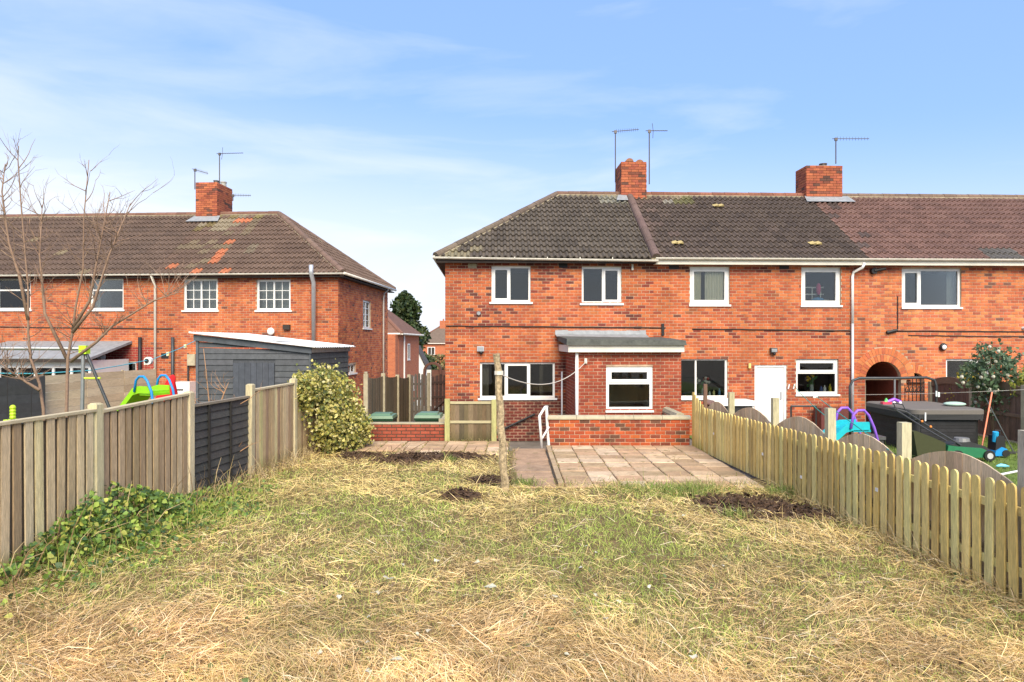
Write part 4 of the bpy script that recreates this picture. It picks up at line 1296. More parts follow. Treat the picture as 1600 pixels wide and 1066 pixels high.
# conifer
cx = at(640, 536, 66)
t = thing('conifer_tree', 'dark green conifer rising behind the houses in the gap', 'tree', Matrix.Translation((cx.x, 66, -3.2)))
hz = 3.2 + 2.3 + 76 * 66 / F
MB().tube([(0, 0, 0), (0, 0, hz * .5), (0, 0, hz * .95)], [.25, .16, .03], 8, (.10, .07, .05)).build('trunk', 'bark', t)
pts = []
while len(pts) < 9000:
    k = rng.uniform(.12, 1.0); 
    rad = 2.2 * (1.02 - k) ** .42 * (1 + .28 * math.sin(k * 23) + rng.normal(0, .05))
    a = rng.uniform(0, 2 * math.pi); lob = 1 + .25 * math.sin(a * 5 + k * 9)
    q = rad * lob * rng.uniform(.55, 1.0)
    x = q * math.cos(a) - .9 * max(0, k - .4)
    pts.append((x, q * math.sin(a), hz * k + rng.normal(0, .12)))
leaf_cloud('crown', pts, .42, [(.035, .06, .02), (.05, .085, .025), (.025, .045, .018), (.08, .10, .03)], parent=t, up=.5)
# brown scrubby hedge in front of the farthest house
hc = at(676, 558, 80)
pts = np.stack([rng.normal(hc.x, 1.6, 2200), rng.normal(80, .7, 2200), -3.2 + np.abs(rng.uniform(0, 4.1, 2200))], 1)
tag(leaf_cloud('hedge', pts, .35, [(.22, .18, .07), (.16, .14, .05), (.28, .20, .11), (.10, .10, .04)]), 'tall scrubby brown hedge before the farthest house', 'hedge')
# ------------------------------------------------------------------ garden ground
def vnoise(x, y, seed=0, sc=1.0):
    x = np.asarray(x) * sc; y = np.asarray(y) * sc
    xi = np.floor(x).astype(int); yi = np.floor(y).astype(int)
    fx = x - xi; fy = y - yi
    fx = fx * fx * (3 - 2 * fx); fy = fy * fy * (3 - 2 * fy)
    def h(a, b):
        n = (a * 374761393 + b * 668265263 + seed * 974711) & 0x7fffffff
        n = ((n ^ (n >> 13)) * 1274126177) & 0x7fffffff
        return (n & 0xffff) / 65535.0
    return (h(xi, yi) * (1 - fx) + h(xi + 1, yi) * fx) * (1 - fy) + (h(xi, yi + 1) * (1 - fx) + h(xi + 1, yi + 1) * fx) * fy
def fbm(x, y, seed=0, sc=1.0):
    return (vnoise(x, y, seed, sc) + .5 * vnoise(x, y, seed + 1, sc * 2.1) + .25 * vnoise(x, y, seed + 2, sc * 4.3)) / 1.75

mb = MB()
for x0, x1, y1 in ((-60, -.02, 15.98), (-.02, .80, 14.88), (.80, 4.05, 15.22), (4.05, 60, 17.2)):
    mb.quad((x0, -60, -.045), (x1, -60, -.045), (x1, y1, -.045), (x0, y1, -.045))
    mb.quad((x0, y1, -.47), (x1, y1, -.47), (x1, y1, -.045), (x0, y1, -.045))
for x, ya, yb in ((-.02, 14.88, 15.98), (.80, 14.88, 15.22), (4.05, 15.22, 17.2)):
    mb.quad((x, ya, -.47), (x, yb, -.47), (x, yb, -.045), (x, ya, -.045))
tag(mb.build('garden_terrace', 'yard'), kind='structure')
mb = MB(); mb.quad((-60, 15.99, -.463), (60, 15.99, -.463), (60, 19.2, -.463), (-60, 19.2, -.463))
tag(mb.build('house_path', 'yard'), kind='structure')

def lawn_z(x, y):
    e = np.clip((np.asarray(y) - 10.4) / .8, 0, 1)
    return (fbm(x, y, 5, 1.1) - .5) * .10 * (1 - e) + (fbm(x, y, 9, 4) - .5) * .035 * (1 - .6 * e) - .012 * e
nx, ny = 110, 150
gx = np.linspace(-5.4, 4.9, nx); gy = np.linspace(1.0, 15.2, ny)
GX, GY = np.meshgrid(gx, gy)
GZ = lawn_z(GX, GY)
V = np.stack([GX.ravel(), GY.ravel(), GZ.ravel() + .0], 1)
keepm = ~(((GX > .05) & (GY > 11.6)) | ((GX > -3.6) & (GY > 14.6)))
Fq = []
for j in range(ny - 1):
    for i in range(nx - 1):
        if keepm[j, i] or keepm[j, i + 1]:
            k = j * nx + i; Fq.append((k, k + 1, k + nx + 1, k + nx))
me = bpy.data.meshes.new('lawn'); me.from_pydata([tuple(q) for q in V], [], Fq); me.materials.append(M_['lawn'])
me.polygons.foreach_set('use_smooth', [True] * len(me.polygons))
tag(link('lawn', me), kind='structure')
mb = MB()
mb.quad((4.6, -5, -.02), (11.7, -5, -.02), (11.7, 17.15, -.02), (4.35, 17.15, -.02))
tag(mb.build('neighbour_lawn', 'turf'), kind='structure')
mb = MB(); mb.quad((-40, -5, -.02), (-5.1, -5, -.02), (-4.4, 15.9, -.02), (-40, 15.9, -.02))
tag(mb.build('neighbour_yard', 'turf'), kind='structure')

# paving -----------------------------------------------------------------
SLABC = [(.42, .285, .175), (.48, .345, .22), (.37, .25, .15), (.43, .28, .17), (.53, .40, .27), (.35, .25, .145)]
def paved(name, x0, x1, y0, y1, sx, sy, top, skew=0., drop=None, cols=SLABC, gap=.013, tilt=.008):
    root = MB().box((x0, y0, top - .07), (x1, y1, top - .035)).build(name, 'soil')
    tag(root, kind='structure')
    nx_, ny_ = int(round((x1 - x0) / sx)), int(round((y1 - y0) / sy))
    for j in range(ny_):
        for i in range(nx_):
            if drop and drop(i, j, nx_, ny_): continue
            c = lvl(random.choice(cols), .08)
            a, b = sx / 2 - gap / 2, sy / 2 - gap / 2
            m = MB()
            ch = .012
            jt_ = lambda: random.uniform(-.006, .006)
            q = [(-a + jt_(), -b + jt_()), (a + jt_(), -b + jt_()), (a + jt_(), b + jt_()), (-a + jt_(), b + jt_())]
            vs = [(x, y, -.04) for x, y in q] + [(x, y, -ch) for x, y in q] + [(x - math.copysign(ch, x), y - math.copysign(ch, y), 0) for x, y in q]
            fs = [(8, 9, 10, 11)]
            for k in range(4):
                l = (k + 1) % 4; fs += [(k, l, l + 4, k + 4), (k + 4, l + 4, l + 8, k + 8)]
            m.add(vs, fs, c)
            o = m.build('slab', 'stone', root)
            o.matrix_local = Matrix.Translation((x0 + sx * (i + .5) + skew * j, y0 + sy * (j + .5), top + random.uniform(-.006, .006))) @ Matrix.Rotation(random.gauss(0, tilt), 4, 'X') @ Matrix.Rotation(random.gauss(0, tilt), 4, 'Y') @ Matrix.Rotation(random.gauss(0, .006), 4, 'Z')
    return root
paved('patio', .86, 4.02, 10.85, 15.2, .452, .435, .02)
paved('patio', -3.35, -.08, 14.05, 15.85, .467, .45, .02, drop=lambda i, j, a, b: j == 0 and i in (0, 1, 4))
paved('garden_path', .0, .72, 10.9, 14.85, .72, .66, -.005, cols=[(.36, .235, .15), (.39, .255, .165), (.33, .22, .145)], tilt=.012)
root = bpy.data.objects['garden_path']
for k in range(5):
    y = 11.0 + k * .79
    MB().box((.745, y, -.06), (.835, y + .77, .055 + random.uniform(-.01, .01)), lvl((.38, .28, .17), .1)).build('kerb_stone', 'stone', root)
MB().box((.0, 14.80, -.45), (.78, 14.95, -.012), (.3, .22, .17)).build('step', 'stone', root)
MB().box((.0, 14.96, -.45), (.78, 15.28, -.17), (.26, .2, .17)).build('step', 'stone', root)
MB().box((.0, 15.29, -.45), (.78, 15.62, -.31), (.24, .19, .16)).build('step', 'stone', root)

# low walls ---------------------------------------------------------------
def low_wall(name, label, M, W, H, T, pal, mortar, bh, coping=None, budget=300, ret=None, bw=.225):
    t = thing(name, label, 'wall', M)
    c = MB().box((0, .0, -.05), (W, T, H)).build('core', mortar, t)
    b = Budget(budget)
    brickwork(c, TRM((0, -.001, 0), 0), 0, W, 0, H, pal=pal, budget=b, Mw=M, bh=bh, bw=bw, jt=.018 if mortar == 'mortar_dark' else JT)
    brickwork(c, TRM((0, T, 0), -90), 0, T, 0, H, pal=pal, Mw=M, bh=bh)
    brickwork(c, TRM((W, 0, 0), 90), 0, T, 0, H, pal=pal, Mw=M, bh=bh)
    return t, c
RWX0 = gnd(858.5, 697).x; RWX1 = gnd(1077, 697).x
rw, rc = low_wall('garden_wall', 'low brick garden wall with rounded stone coping behind the patio', Matrix.Translation((RWX0, 15.24, 0)), RWX1 - RWX0, 7 * BH, .215, PAL_LOW, 'mortar', BH)
W = RWX1 - RWX0
for k in range(5):
    x0 = -.03 + (W + .07) * k / 5; x1 = -.03 + (W + .07) * (k + 1) / 5 - .008
    vs = []
    for x in (x0, x1):
        for i in range(7):
            a = math.pi * i / 6
            vs.append((x, .107 - math.cos(a) * .14, 7 * BH + .025 + math.sin(a) * .065))
        vs += [(x, .247, 7 * BH + .001), (x, -.033, 7 * BH + .001)]
    fs = [(i, (i + 1) % 9, 9 + (i + 1) % 9, 9 + i) for i in range(9)] + [tuple(range(8, -1, -1)), tuple(range(9, 18))]
    m = MB().add(vs, fs); m.build('coping', 'concrete', rw, smooth=False)
mb = MB(); mb.box((W - .25, .216, -.4), (W - .03, 1.6, 7 * BH)); mb.build('return_wall', 'mortar', rw)
brickwork(rw.children[-1], TRM((W - .25, 1.6, 0), -90), 0, 1.38, 0, 7 * BH, pal=PAL_LOW)
MB().tube([(W - .14, .25, 7 * BH + .03), (W - .14, 1.62, 7 * BH + .03)], .11, 8).build('coping', 'concrete', rw)
BX0 = gnd(567, 684).x * 16.0 / gnd(567, 684).y; BX1 = -1.58
PAL_BIN = [((.30, .07, .04), 5), ((.34, .08, .045), 4), ((.27, .065, .04), 3)]
bw_, bc = low_wall('bin_wall', 'short dark-jointed brick wall in front of the two wheelie bins', Matrix.Translation((BX0, 16.0, .0)), BX1 - BX0, .395, .20, PAL_BIN, 'mortar_dark', .079)
MB().box((-.03, -.02, .397), (BX1 - BX0 + .0, .215, .425)).build('coping', 'concrete', bw_)
mb = MB(); mb.box((BX1 - BX0 - .16, .216, -.45), (BX1 - BX0 + .0, 1.3, .5)); mb.build('end_pier', 'concrete', bw_)

# handrail by the steps
t = thing('handrail', 'white tubular handrail at the top of the steps beside the low brick wall', 'handrail')
a0_ = gnd(846.5, 700); b0_ = gnd(857.5, 697)
a1_ = Vector((a0_.x - .05, a0_.y, CAMZ - (650 - HOR) * a0_.y / F)); b1_ = Vector((b0_.x - .05, b0_.y + .1, CAMZ - (637 - HOR) * b0_.y / F))
MB().tube([a0_, a1_, b1_ + Vector((-.03, 0, 0)), b1_ + Vector((.03, .12, 0))], .03, 8).build('rail', 'white_metal', t, smooth=True)
MB().tube([b0_, b1_], .035, 8).build('post', 'white_metal', t)
MB().tube([a0_ + Vector((0, 0, .2)), b0_ + Vector((0, 0, .42))], .022, 8).build('brace', 'white_metal', t)

# ------------------------------------------------------------------ fences
WOOD_NEW = [(.70, .53, .19), (.75, .58, .22), (.62, .45, .15), (.70, .57, .23), (.56, .40, .14), (.66, .57, .23), (.52, .39, .15)]
WOOD_OLD = [(.54, .42, .25), (.46, .345, .20), (.60, .48, .30), (.36, .26, .15), (.56, .48, .26), (.48, .42, .20)]
WOOD_BRN = [(.37, .26, .16), (.44, .32, .20), (.32, .22, .14), (.50, .385, .24), (.42, .31, .175)]
POSTC = [(.55, .47, .30), (.52, .45, .28)]
def boardm(w, h, t, col, top='flat'):
    k = (round(w, 3), round(h, 2), round(t, 3), col, top)
    if k in BRICK_CACHE: return BRICK_CACHE[k]
    mb = MB()
    if top == 'round':
        r = w / 2
        poly = [(-r, 0), (r, 0), (r, h - r * .8)] + [(r * math.cos(a), h - r * .8 + r * .8 * math.sin(a)) for a in (.5, 1.05, 1.57, 2.09, 2.64)] + [(-r, h - r * .8)]
        mb.prism(poly, -t / 2, t / 2, col)
    else:                            # weathered, with algae and splash marks low down
        mb.box((-w / 2, -t / 2, .28), (w / 2, t / 2, h), col)
        k0 = len(mb.v)
        mb.box((-w / 2, -t / 2, 0), (w / 2, t / 2, .28), col)
        for q in range(k0, k0 + 4): mb.c[q] = (col[0] * .62, col[1] * .68, col[2] * .5)
    me = mb.mesh('board'); me.materials.append(M_['wood'])
    BRICK_CACHE[k] = me
    return me
def lineframe(a, b):
    a = Vector(a); b = Vector(b); d = (b - a); d.z = 0
    return Matrix.Translation(a) @ Matrix.Rotation(math.atan2(d.y, d.x), 4, 'Z'), d.length
def postm(parent, M, w, h, col, cap=True, z0=0.0):
    mb = MB()
    s = w / 2
    mb.box((-s, -s, z0), (s, s, h - (.02 if cap else 0)), col)
    if cap:
        mb.add([(-s, -s, h - .02), (s, -s, h - .02), (s, s, h - .02), (-s, s, h - .02), (-s * .6, -s * .6, h), (s * .6, -s * .6, h), (s * .6, s * .6, h), (-s * .6, s * .6, h)],
               [(0, 1, 5, 4), (1, 2, 6, 5), (2, 3, 7, 6), (3, 0, 4, 7), (4, 5, 6, 7)], tuple(c * .85 for c in col))
    return mb.build('post', 'wood', parent, M)

# left boundary fence
LF = lambda D: Vector((-4.85 + (D - 7.97) * .0958, D, 0))
lf = thing('timber_fence', 'weathered vertical board fence along the left side of the lawn', 'fence')
PD = [2.4, 4.25, 6.1, 7.97, 9.86, 11.7, 13.5, 15.2]
for D in PD[1:]:
    p = LF(D)
    ang = math.atan2(1, .0958)
    postm(lf, Matrix.Translation(p) @ Matrix.Rotation(ang, 4, 'Z') @ Matrix.Rotation(random.gauss(0, .006), 4, 'X'), .115, 1.60, lvl(random.choice(POSTC), .08))
def board_panel(root, D0, D1, top0, top1, pitch, width, cols, bot=.03, back=True, off=.0):
    M, ln = lineframe(LF(D0), LF(D1))
    n = int((ln - .13) / pitch)
    pt = (ln - .13) / n
    for k in range(n):
        x = .065 + pt * (k + .5)
        h = top0 + (top1 - top0) * x / ln - .03 - bot
        c = lvl(random.choice(cols), .08); c = tuple(round(q, 2) for q in c)
        link('board', boardm(width, h, .018, c), root, M @ Matrix.Translation((x + random.gauss(0, .004), -.022 + off + random.uniform(-.004, .004), bot)) @ Matrix.Rotation(random.gauss(0, .006), 4, 'Y') @ Matrix.Rotation(random.gauss(0, .02), 4, 'Z'))
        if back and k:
            link('board', boardm(round(width * .9, 3), h - .02, .016, (.13, .10, .07)), root, M @ Matrix.Translation((.065 + pt * k, .006 + off, bot)))  # backing board coloured dark to paint the shade in the gaps
    mb = MB()
    for z in (.35, .95): mb.box((.06, .018 + off, z), (ln - .06, .040 + off, z + .07), random.choice(cols))
    mb.build('rail', 'woodh', root, M)
    a = Vector((.058, -.05 + off, top0 - .03)); b = Vector((ln - .058, -.05 + off, top1 - .03))
    mb = MB(); mb.add([a, b, b + Vector((0, .1, 0)), a + Vector((0, .1, 0)), a + Vector((0, 0, .03)), b + Vector((0, 0, .03)), b + Vector((0, .1, .03)), a + Vector((0, .1, .03))],
                     [(0, 3, 2, 1), (4, 5, 6, 7), (0, 1, 5, 4), (1, 2, 6, 5), (2, 3, 7, 6), (3, 0, 4, 7)], (.50, .42, .27))
    mb.build('cap_rail', 'woodh', root, M)
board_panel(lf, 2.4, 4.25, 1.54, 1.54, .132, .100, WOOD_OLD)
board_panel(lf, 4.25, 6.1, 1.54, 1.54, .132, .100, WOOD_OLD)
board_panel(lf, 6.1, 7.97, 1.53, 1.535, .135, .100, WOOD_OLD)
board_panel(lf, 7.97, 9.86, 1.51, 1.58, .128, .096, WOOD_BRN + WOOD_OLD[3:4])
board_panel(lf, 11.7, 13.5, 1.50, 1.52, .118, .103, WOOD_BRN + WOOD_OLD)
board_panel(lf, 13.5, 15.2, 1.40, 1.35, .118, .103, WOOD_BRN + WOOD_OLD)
# the dark lap panel
M, ln = lineframe(LF(9.86), LF(11.7))
dk = MB()
dk.box((.06, .03, .02), (ln - .06, .042, 1.37), (.05, .048, .045))
pn = dk.build('dark_panel', 'paint_wood', lf, M); pn['label'] = 'dark stained overlap fence panel'
for k in range(11):
    z = .02 + k * .123
    m = MB(); a = .0
    m.add([(.062, -.012, z), (ln - .062, -.012, z), (ln - .062, .012, z + .145), (.062, .012, z + .145), (.062, .026, z), (ln - .062, .026, z), (ln - .062, .027, z + .145), (.062, .027, z + .145)],
          [(0, 1, 2, 3), (0, 4, 5, 1), (3, 2, 6, 7)], lvl((.06, .058, .055), .2))
    m.build('lap_board', 'paint_wood', pn)
for x in (.5, 1.15): MB().box((x, -.035, .02), (x + .035, -.014, 1.36), (.03, .028, .026)).build('batten', 'paint_wood', pn)
MB().box((.06, -.035, 1.365), (ln - .06, .05, 1.40), (.24, .2, .15)).build('cap_rail', 'woodh', pn)

# new picket fence on the right
RF = lambda D: Vector((4.825 - .0541 * D, D, 0))
pf = thing('picket_fence', 'new pale wood picket fence along the right side of the lawn', 'fence')
M, ln = lineframe(RF(15.15), RF(3.6))
ptop = lambda D: (1.06 - .012 * (D - 6)) if D < 14.35 else (.96 + (D - 14.35) * .36)
n = int(ln / .15)
for k in range(n):
    x = .05 + k * .15
    D = 15.15 - x * math.cos(math.atan(.0541))
    c = tuple(round(q, 2) for q in lvl(random.choice(WOOD_NEW), .05))
    wd = random.choice((.092, .096, .098, .102))
    link('picket', boardm(wd, round(ptop(D), 2) - .02, .02, c, 'round' if D < 14.4 else 'flat'), pf, M @ Matrix.Translation((x, 0, .0)) @ Matrix.Rotation(random.gauss(0, .012), 4, 'Y') @ Matrix.Rotation(random.gauss(0, .03), 4, 'Z'))
seg = [(0, 1.9), (1.9, 3.78), (3.78, 5.6), (5.6, 7.25), (7.25, 9.0), (9.0, ln)]
for a, b in seg:
    for z in (.22, .76):
        MB().box((a + .01, .012, z), (b - .01, .045, z + .075), lvl(random.choice(WOOD_NEW), .05)).build('rail', 'woodh', pf, M)
for x, z in ((1.35, .45), (3.7, .42), (5.05, .30), (6.95, .52), (9.2, .5)):
    MB().box((x, -.016, z), (x + .055, -.0125, z + .045)).build('price_tag', 'upvc', pf, M)
# old scalloped fence and posts behind it
of = thing('scalloped_fence', 'old brown scalloped board fence just behind the picket fence', 'fence')
OFF = lambda D: RF(D) + Vector((.16, 0, 0))
OD = [(14.8, 1.41, .07, (.17, .10, .07)), (13.3, 1.34, .10, (.40, .36, .22)), (11.35, 1.385, .10, (.42, .38, .24)), (9.57, 1.385, .11, (.45, .41, .27)), (7.94, 1.377, .11, (.46, .42, .28)), (6.16, 1.51, .115, (.40, .36, .28)), (4.35, 1.4, .115, (.42, .38, .28))]
for D, h, w, c in OD:
    postm(of, Matrix.Translation(OFF(D)) @ Matrix.Rotation(random.gauss(0, .015), 4, 'X'), w, h, c, cap=False)
apex = [1.09, 1.13, 1.17, 1.13, 1.17, 1.17]
for k in range(6):
    D0, D1 = OD[k][0], OD[k + 1][0]
    M, ln = lineframe(OFF(D0), OFF(D1))
    nb = int((ln - .12) / .125); pt = (ln - .12) / nb
    for i in range(nb):
        x0 = .06 + pt * i; x1 = x0 + pt - .003
        hh = []
        for x in (x0, (x0 + x1) / 2, x1):
            s = (x / ln - .5) * 2
            hh.append(apex[k] - .26 * (s * s) ** .9)
        mb = MB(); mb.prism([(x0, .03), (x1, .03), (x1, hh[2]), ((x0 + x1) / 2, hh[1]), (x0, hh[0])], .0 + .004 * (i % 2), .016 + .004 * (i % 2), lvl(random.choice([(.56, .42, .27), (.62, .48, .32), (.50, .36, .23)]), .1))
        mb.build('board', 'wood', of, M)
    mb = MB()
    for z in (.3, .72): mb.box((.06, -.03, z), (ln - .06, -.002, z + .06), (.3, .24, .16))
    mb.build('rail', 'woodh', of, M)

# short timber fence beside the steps
sx0, sx1 = gnd(700, 689).x, gnd(772, 690).x
sf = thing('short_fence', 'short grey-green board fence with two posts left of the garden steps', 'fence', Matrix.Translation((sx0, 15.92, 0)))
for x in (0, sx1 - sx0): postm(sf, Matrix.Translation((x, -.03, 0)), .115, 1.0 if x == 0 else .98, (.36, .35, .15), cap=False)
nb = 9
for k in range(nb):
    x = .07 + (sx1 - sx0 - .14) * (k + .5) / nb
    link('board', boardm(.115, .86, .016, tuple(round(q, 2) for q in lvl(random.choice([(.13, .095, .055), (.155, .115, .065), (.10, .075, .045), (.19, .14, .085)]), .08))), sf, Matrix.Translation((x, .0 + .005 * (k % 2), .02)))
for z in (.43, .88): MB().box((.06, -.03, z), (sx1 - sx0 - .06, -.012, z + .06), (.40, .36, .22)).build('rail', 'woodh', sf)

# alley fence with concrete posts, slatted panel and gate
af = thing('alley_fence', 'tall dark board fence with concrete posts running back along the alley', 'fence')
AP = [Vector((-3.87, 18.1, -.45)), Vector((-3.75, 19.9, -.45)), Vector((-3.64, 21.7, -.45)), Vector((-3.54, 23.5, -.45))]
for i, p in enumerate(AP):
    MB().box((-.055, -.055, 0), (.055, .055, (1.93, 1.87, 1.74, 1.66)[i]), ).build('post', 'concrete', af, Matrix.Translation(p))
for k in range(3):
    M, ln = lineframe(AP[k], AP[k + 1])
    nb = 14
    for i in range(nb):
        x = .06 + (ln - .12) * (i + .5) / nb
        h = (1.84, 1.80, 1.68)[k] - .05 * math.sin(math.pi * x / ln) - (.1 * x / ln if k else .05 * x / ln)
        c = tuple(round(q, 2) for q in lvl(random.choice([(.15, .12, .08), (.18, .14, .09), (.12, .10, .07)]), .1))
        link('board', boardm(round((ln - .12) / nb - .004, 3), round(h, 2), .018, c), af, M @ Matrix.Translation((x, .004 * (i % 2), 0)))
MB().tube([AP[0] + Vector((0, 0, 1.85)), AP[0] + Vector((.0, -.02, 1.98))], .05, 6).build('post_cap', 'concrete', af)
sl = thing('slatted_screen', 'dark slatted fence screen with gaps across the alley', 'fence', Matrix.Translation((-3.54, 23.5, -.45)))
SLW = at(668, 600, 23.5).x + 3.54
n = 5
for i in range(n):
    x = .06 + (SLW - .06) * (i + .45) / n
    link('slat', boardm(.085, 1.66 - .03 * abs(i - 2), .018, (.13, .11, .09), 'round'), sl, Matrix.Translation((x, 0, .05)))
for z in (.35, .8, 1.3): MB().box((.05, .012, z), (SLW, .04, z + .07), (.11, .09, .075)).build('rail', 'woodh', sl)
MB().box((SLW - .01, -.05, 0), (SLW + .09, .05, 1.72)).build('post', 'concrete', sl)
ga = thing('garden_gate', 'dark brown slatted gate against the end house wall', 'gate', Matrix.Translation((-3.54 + SLW + .12, 23.45, -.45)))
for i in range(8):
    link('slat', boardm(.095, 1.62 - .04 * abs((i % 5) - 2), .018, (.085, .05, .04), 'round'), ga, Matrix.Translation((.07 + i * .135, 0, .06)))
for z in (.35, .85, 1.35): MB().box((.02, -.04, z), (1.15, -.012, z + .08), (.075, .045, .035)).build('rail', 'woodh', ga)
MB().tube([(.05, -.03, .4), (1.1, -.03, 1.3)], .035, 4, (.075, .045, .035)).build('brace', 'woodh', ga)
# arched brown gate further down the alley
Ma = Matrix.Translation((at(661, 600, 31).x, 31, -.6))
ag = thing('arched_gate', 'brown round-topped timber arch behind the slatted gate', 'gate', Ma)
aw = at(690, 600, 31).x - at(661, 600, 31).x; ah = CAMZ + .6 - (566 - HOR) * 31 / F
mb = MB()
for k in range(14):
    t0 = math.pi * k / 14; t1 = math.pi * (k + 1) / 14; r1 = aw / 2; r0 = r1 - .1
    mb.prism([(aw / 2 + r * math.cos(t), ah - r1 + r * math.sin(t)) for r, t in ((r0, t0), (r1, t0), (r1, t1), (r0, t1))], 0, .3, (.12, .055, .04))
mb.box((0, 0, 0), (.1, .3, ah - aw / 2), (.12, .055, .04)); mb.box((aw - .1, 0, 0), (aw, .3, ah - aw / 2), (.12, .055, .04))
mb.build('arch', 'woodh', ag)
for k in range(7): MB().box((aw * .45, .1, k * .24), (aw * 1.6, .13, k * .24 + .23), lvl((.13, .06, .045), .1)).build('board', 'woodh', ag)
mb = MB(); mb.box((aw * .18, .12, 0), (aw * .42, .16, ah - .35)); mb.build('door', 'upvc', ag)

# brown boundary fence on the far right
bf = thing('boundary_fence', 'dark brown curved-top fence with concrete posts behind the hot tub', 'fence')
BP = [Vector((11.72, 19.1, -.2)), Vector((11.70, 17.35, -.1)), Vector((11.68, 15.55, 0)), Vector((11.66, 13.75, 0)), Vector((11.64, 11.95, 0))]
for i, p in enumerate(BP):
    MB().box((-.055, -.055, -.2), (.055, .055, 1.42 if i == 0 else 1.34 - p.z)).build('post', 'concrete', bf, Matrix.Translation(p))
for k in range(4):
    M, ln = lineframe(BP[k], BP[k + 1])
    z0 = -M.translation.z
    nb = 15
    for i in range(nb):
        x0 = .06 + (ln - .12) * i / nb; x1 = x0 + (ln - .12) / nb - .004
        tp = lambda x: 1.24 + .13 * math.sin(math.pi * x / ln) + z0
        mb = MB(); mb.prism([(x0, .12), (x1, .12), (x1, tp(x1)), (x0, tp(x0))], .004 * (i % 2), .018 + .004 * (i % 2), lvl((.17, .105, .075), .15))
        mb.build('board', 'wood', bf, M)
    mb = MB()
    for i in range(10):
        x0 = .06 + (ln - .12) * i / 10; x1 = .06 + (ln - .12) * (i + 1) / 10
        mb.prism([(x0, tp(x0) - .16), (x1, tp(x1) - .16), (x1, tp(x1) + .02), (x0, tp(x0) + .02)], -.03, -.004, (.19, .13, .085))
    mb.box((.06, -.028, .68), (ln - .06, -.004, .76), (.2, .13, .09))
    mb.build('rail', 'woodh', bf, M)
    MB().box((.05, -.03, -.1), (ln - .05, .03, .12)).build('gravel_board', 'concrete', bf, M)
# left neighbours' boundary
tf = thing('tan_fence', 'pale tan boarded fence below the far left house', 'fence')
M, ln = lineframe(Vector((at(243, 579, 21.3).x, 21.3, -.45)), Vector((at(66, 590, 16.9).x, 16.9, -.45)))
for k in range(9):
    for i in range(3):
        MB().box((ln * i / 3 + .01, .004 * (k % 2), .05 + k * .21), (ln * (i + 1) / 3 - .01, .03 + .004 * (k % 2), .05 + k * .21 + .205), lvl(random.choice([(.62, .49, .31), (.66, .53, .35), (.57, .44, .28)]), .06)).build('board', 'woodh', tf, M)
for i in range(4): MB().box((ln * i / 3 - .04, -.04, 0), (ln * i / 3 + .04, -.004, 1.96), (.5, .42, .28)).build('post', 'wood', tf, M)
dfn = thing('dark_fence', 'black stained fence below the white lean-to at far left', 'fence')
M, ln = lineframe(Vector((at(70, 585, 16.7).x, 16.7, -.45)), Vector((-13.4, 14.2, -.45)))
for k in range(9):
    MB().box((0, .004 * (k % 2), .05 + k * .21), (ln, .03 + .004 * (k % 2), .05 + k * .21 + .2095), lvl((.035, .036, .04), .2)).build('board', 'paint_wood', dfn, M)
for x in (.0, 1.2, 2.4): MB().box((x, -.05, 0), (x + .09, -.006, 1.95), (.04, .04, .043)).build('post', 'paint_wood', dfn, M)
# ------------------------------------------------------------------ grey shed
SH = Matrix.Translation((at(485, 540, 16.0).x, 16.0, -.45)) @ Matrix.Rotation(R(-3.5), 4, 'Z')
shd = thing('garden_shed', 'dark grey timber shed with white corrugated roof behind the left fence', 'shed', SH)
SW = 2.75; SD = 3.0; zr = 2.66; zl = 2.97
slz = lambda x: zr + (zl - zr) * (-x / SW)
MB().box((-SW + .02, .03, 0), (-.02, SD, zr - .08), (.07, .075, .085)).build('body', 'paint_wood', shd)
d0, d1 = -SW + (368 - 308) / 177 * SW, -SW + (427 - 308) / 177 * SW
GREY = (.078, .083, .092)
def shed_board(x0, x1, z, h, M=None, c=GREY, top=None):
    m = MB()
    z1 = z + h
    t0 = min(z1, (top(x0) if top else 9)); t1 = min(z1, (top(x1) if top else 9))
    if t0 <= z and t1 <= z: return
    m.add([(x0, .0, z), (x1, .0, z), (x1, .018, max(z, t1)), (x0, .018, max(z, t0)), (x0, .035, z), (x1, .035, z), (x1, .03, max(z, t1)), (x0, .03, max(z, t0))],
          [(0, 1, 2, 3), (0, 4, 5, 1), (3, 2, 6, 7), (0, 3, 7, 4), (1, 5, 6, 2)], lvl(c, .12))
    m.build('board', 'paint_wood', shd, M)
bhh = .138
for k in range(23):
    z = .02 + k * bhh
    if z > zl: break
    if z < 2.30:
        shed_board(-SW, d0 - .05, z, bhh - .004, top=lambda x: slz(x) - .1); shed_board(d1 + .05, 0, z, bhh - .004, top=lambda x: slz(x) - .1)
    else: shed_board(-SW, 0, z, bhh - .004, top=lambda x: slz(x) - .1)
for k in range(7):
    x0 = d0 - .04 + (d1 - d0 + .08) * k / 7
    MB().box((x0 + .003, -.012, .05), (x0 + (d1 - d0 + .08) / 7 - .003, .012, 2.28), lvl((.07, .078, .095), .1)).build('door_board', 'paint_wood', shd)
for k in range(19):
    z = .02 + k * bhh
    if z + bhh > zr - .05: break
    shed_board(0, SD, z, bhh - .004, TRM((.0, .0, 0), 90), (.11, .115, .105))
m = MB(); m.box((-.025, -.02, 0), (.012, .012, zr - .1), (.07, .08, .09)); m.box((-SW - .01, -.02, 0), (-SW + .05, .012, zl - .1), (.1, .11, .125)); m.build('corner_trim', 'paint_wood', shd)
m = MB(); m.prism([(-SW - .05, zl - .16), (.04, zr - .16), (.04, zr - .02), (-SW - .05, zl - .02)], -.05, -.022, (.08, .09, .105)); m.build('barge_board', 'paint_wood', shd)
MB().box((.012, .0, zr - .14), (.035, SD, zr - .02), (.36, .31, .24)).build('fascia', 'wood', shd)
m = MB()
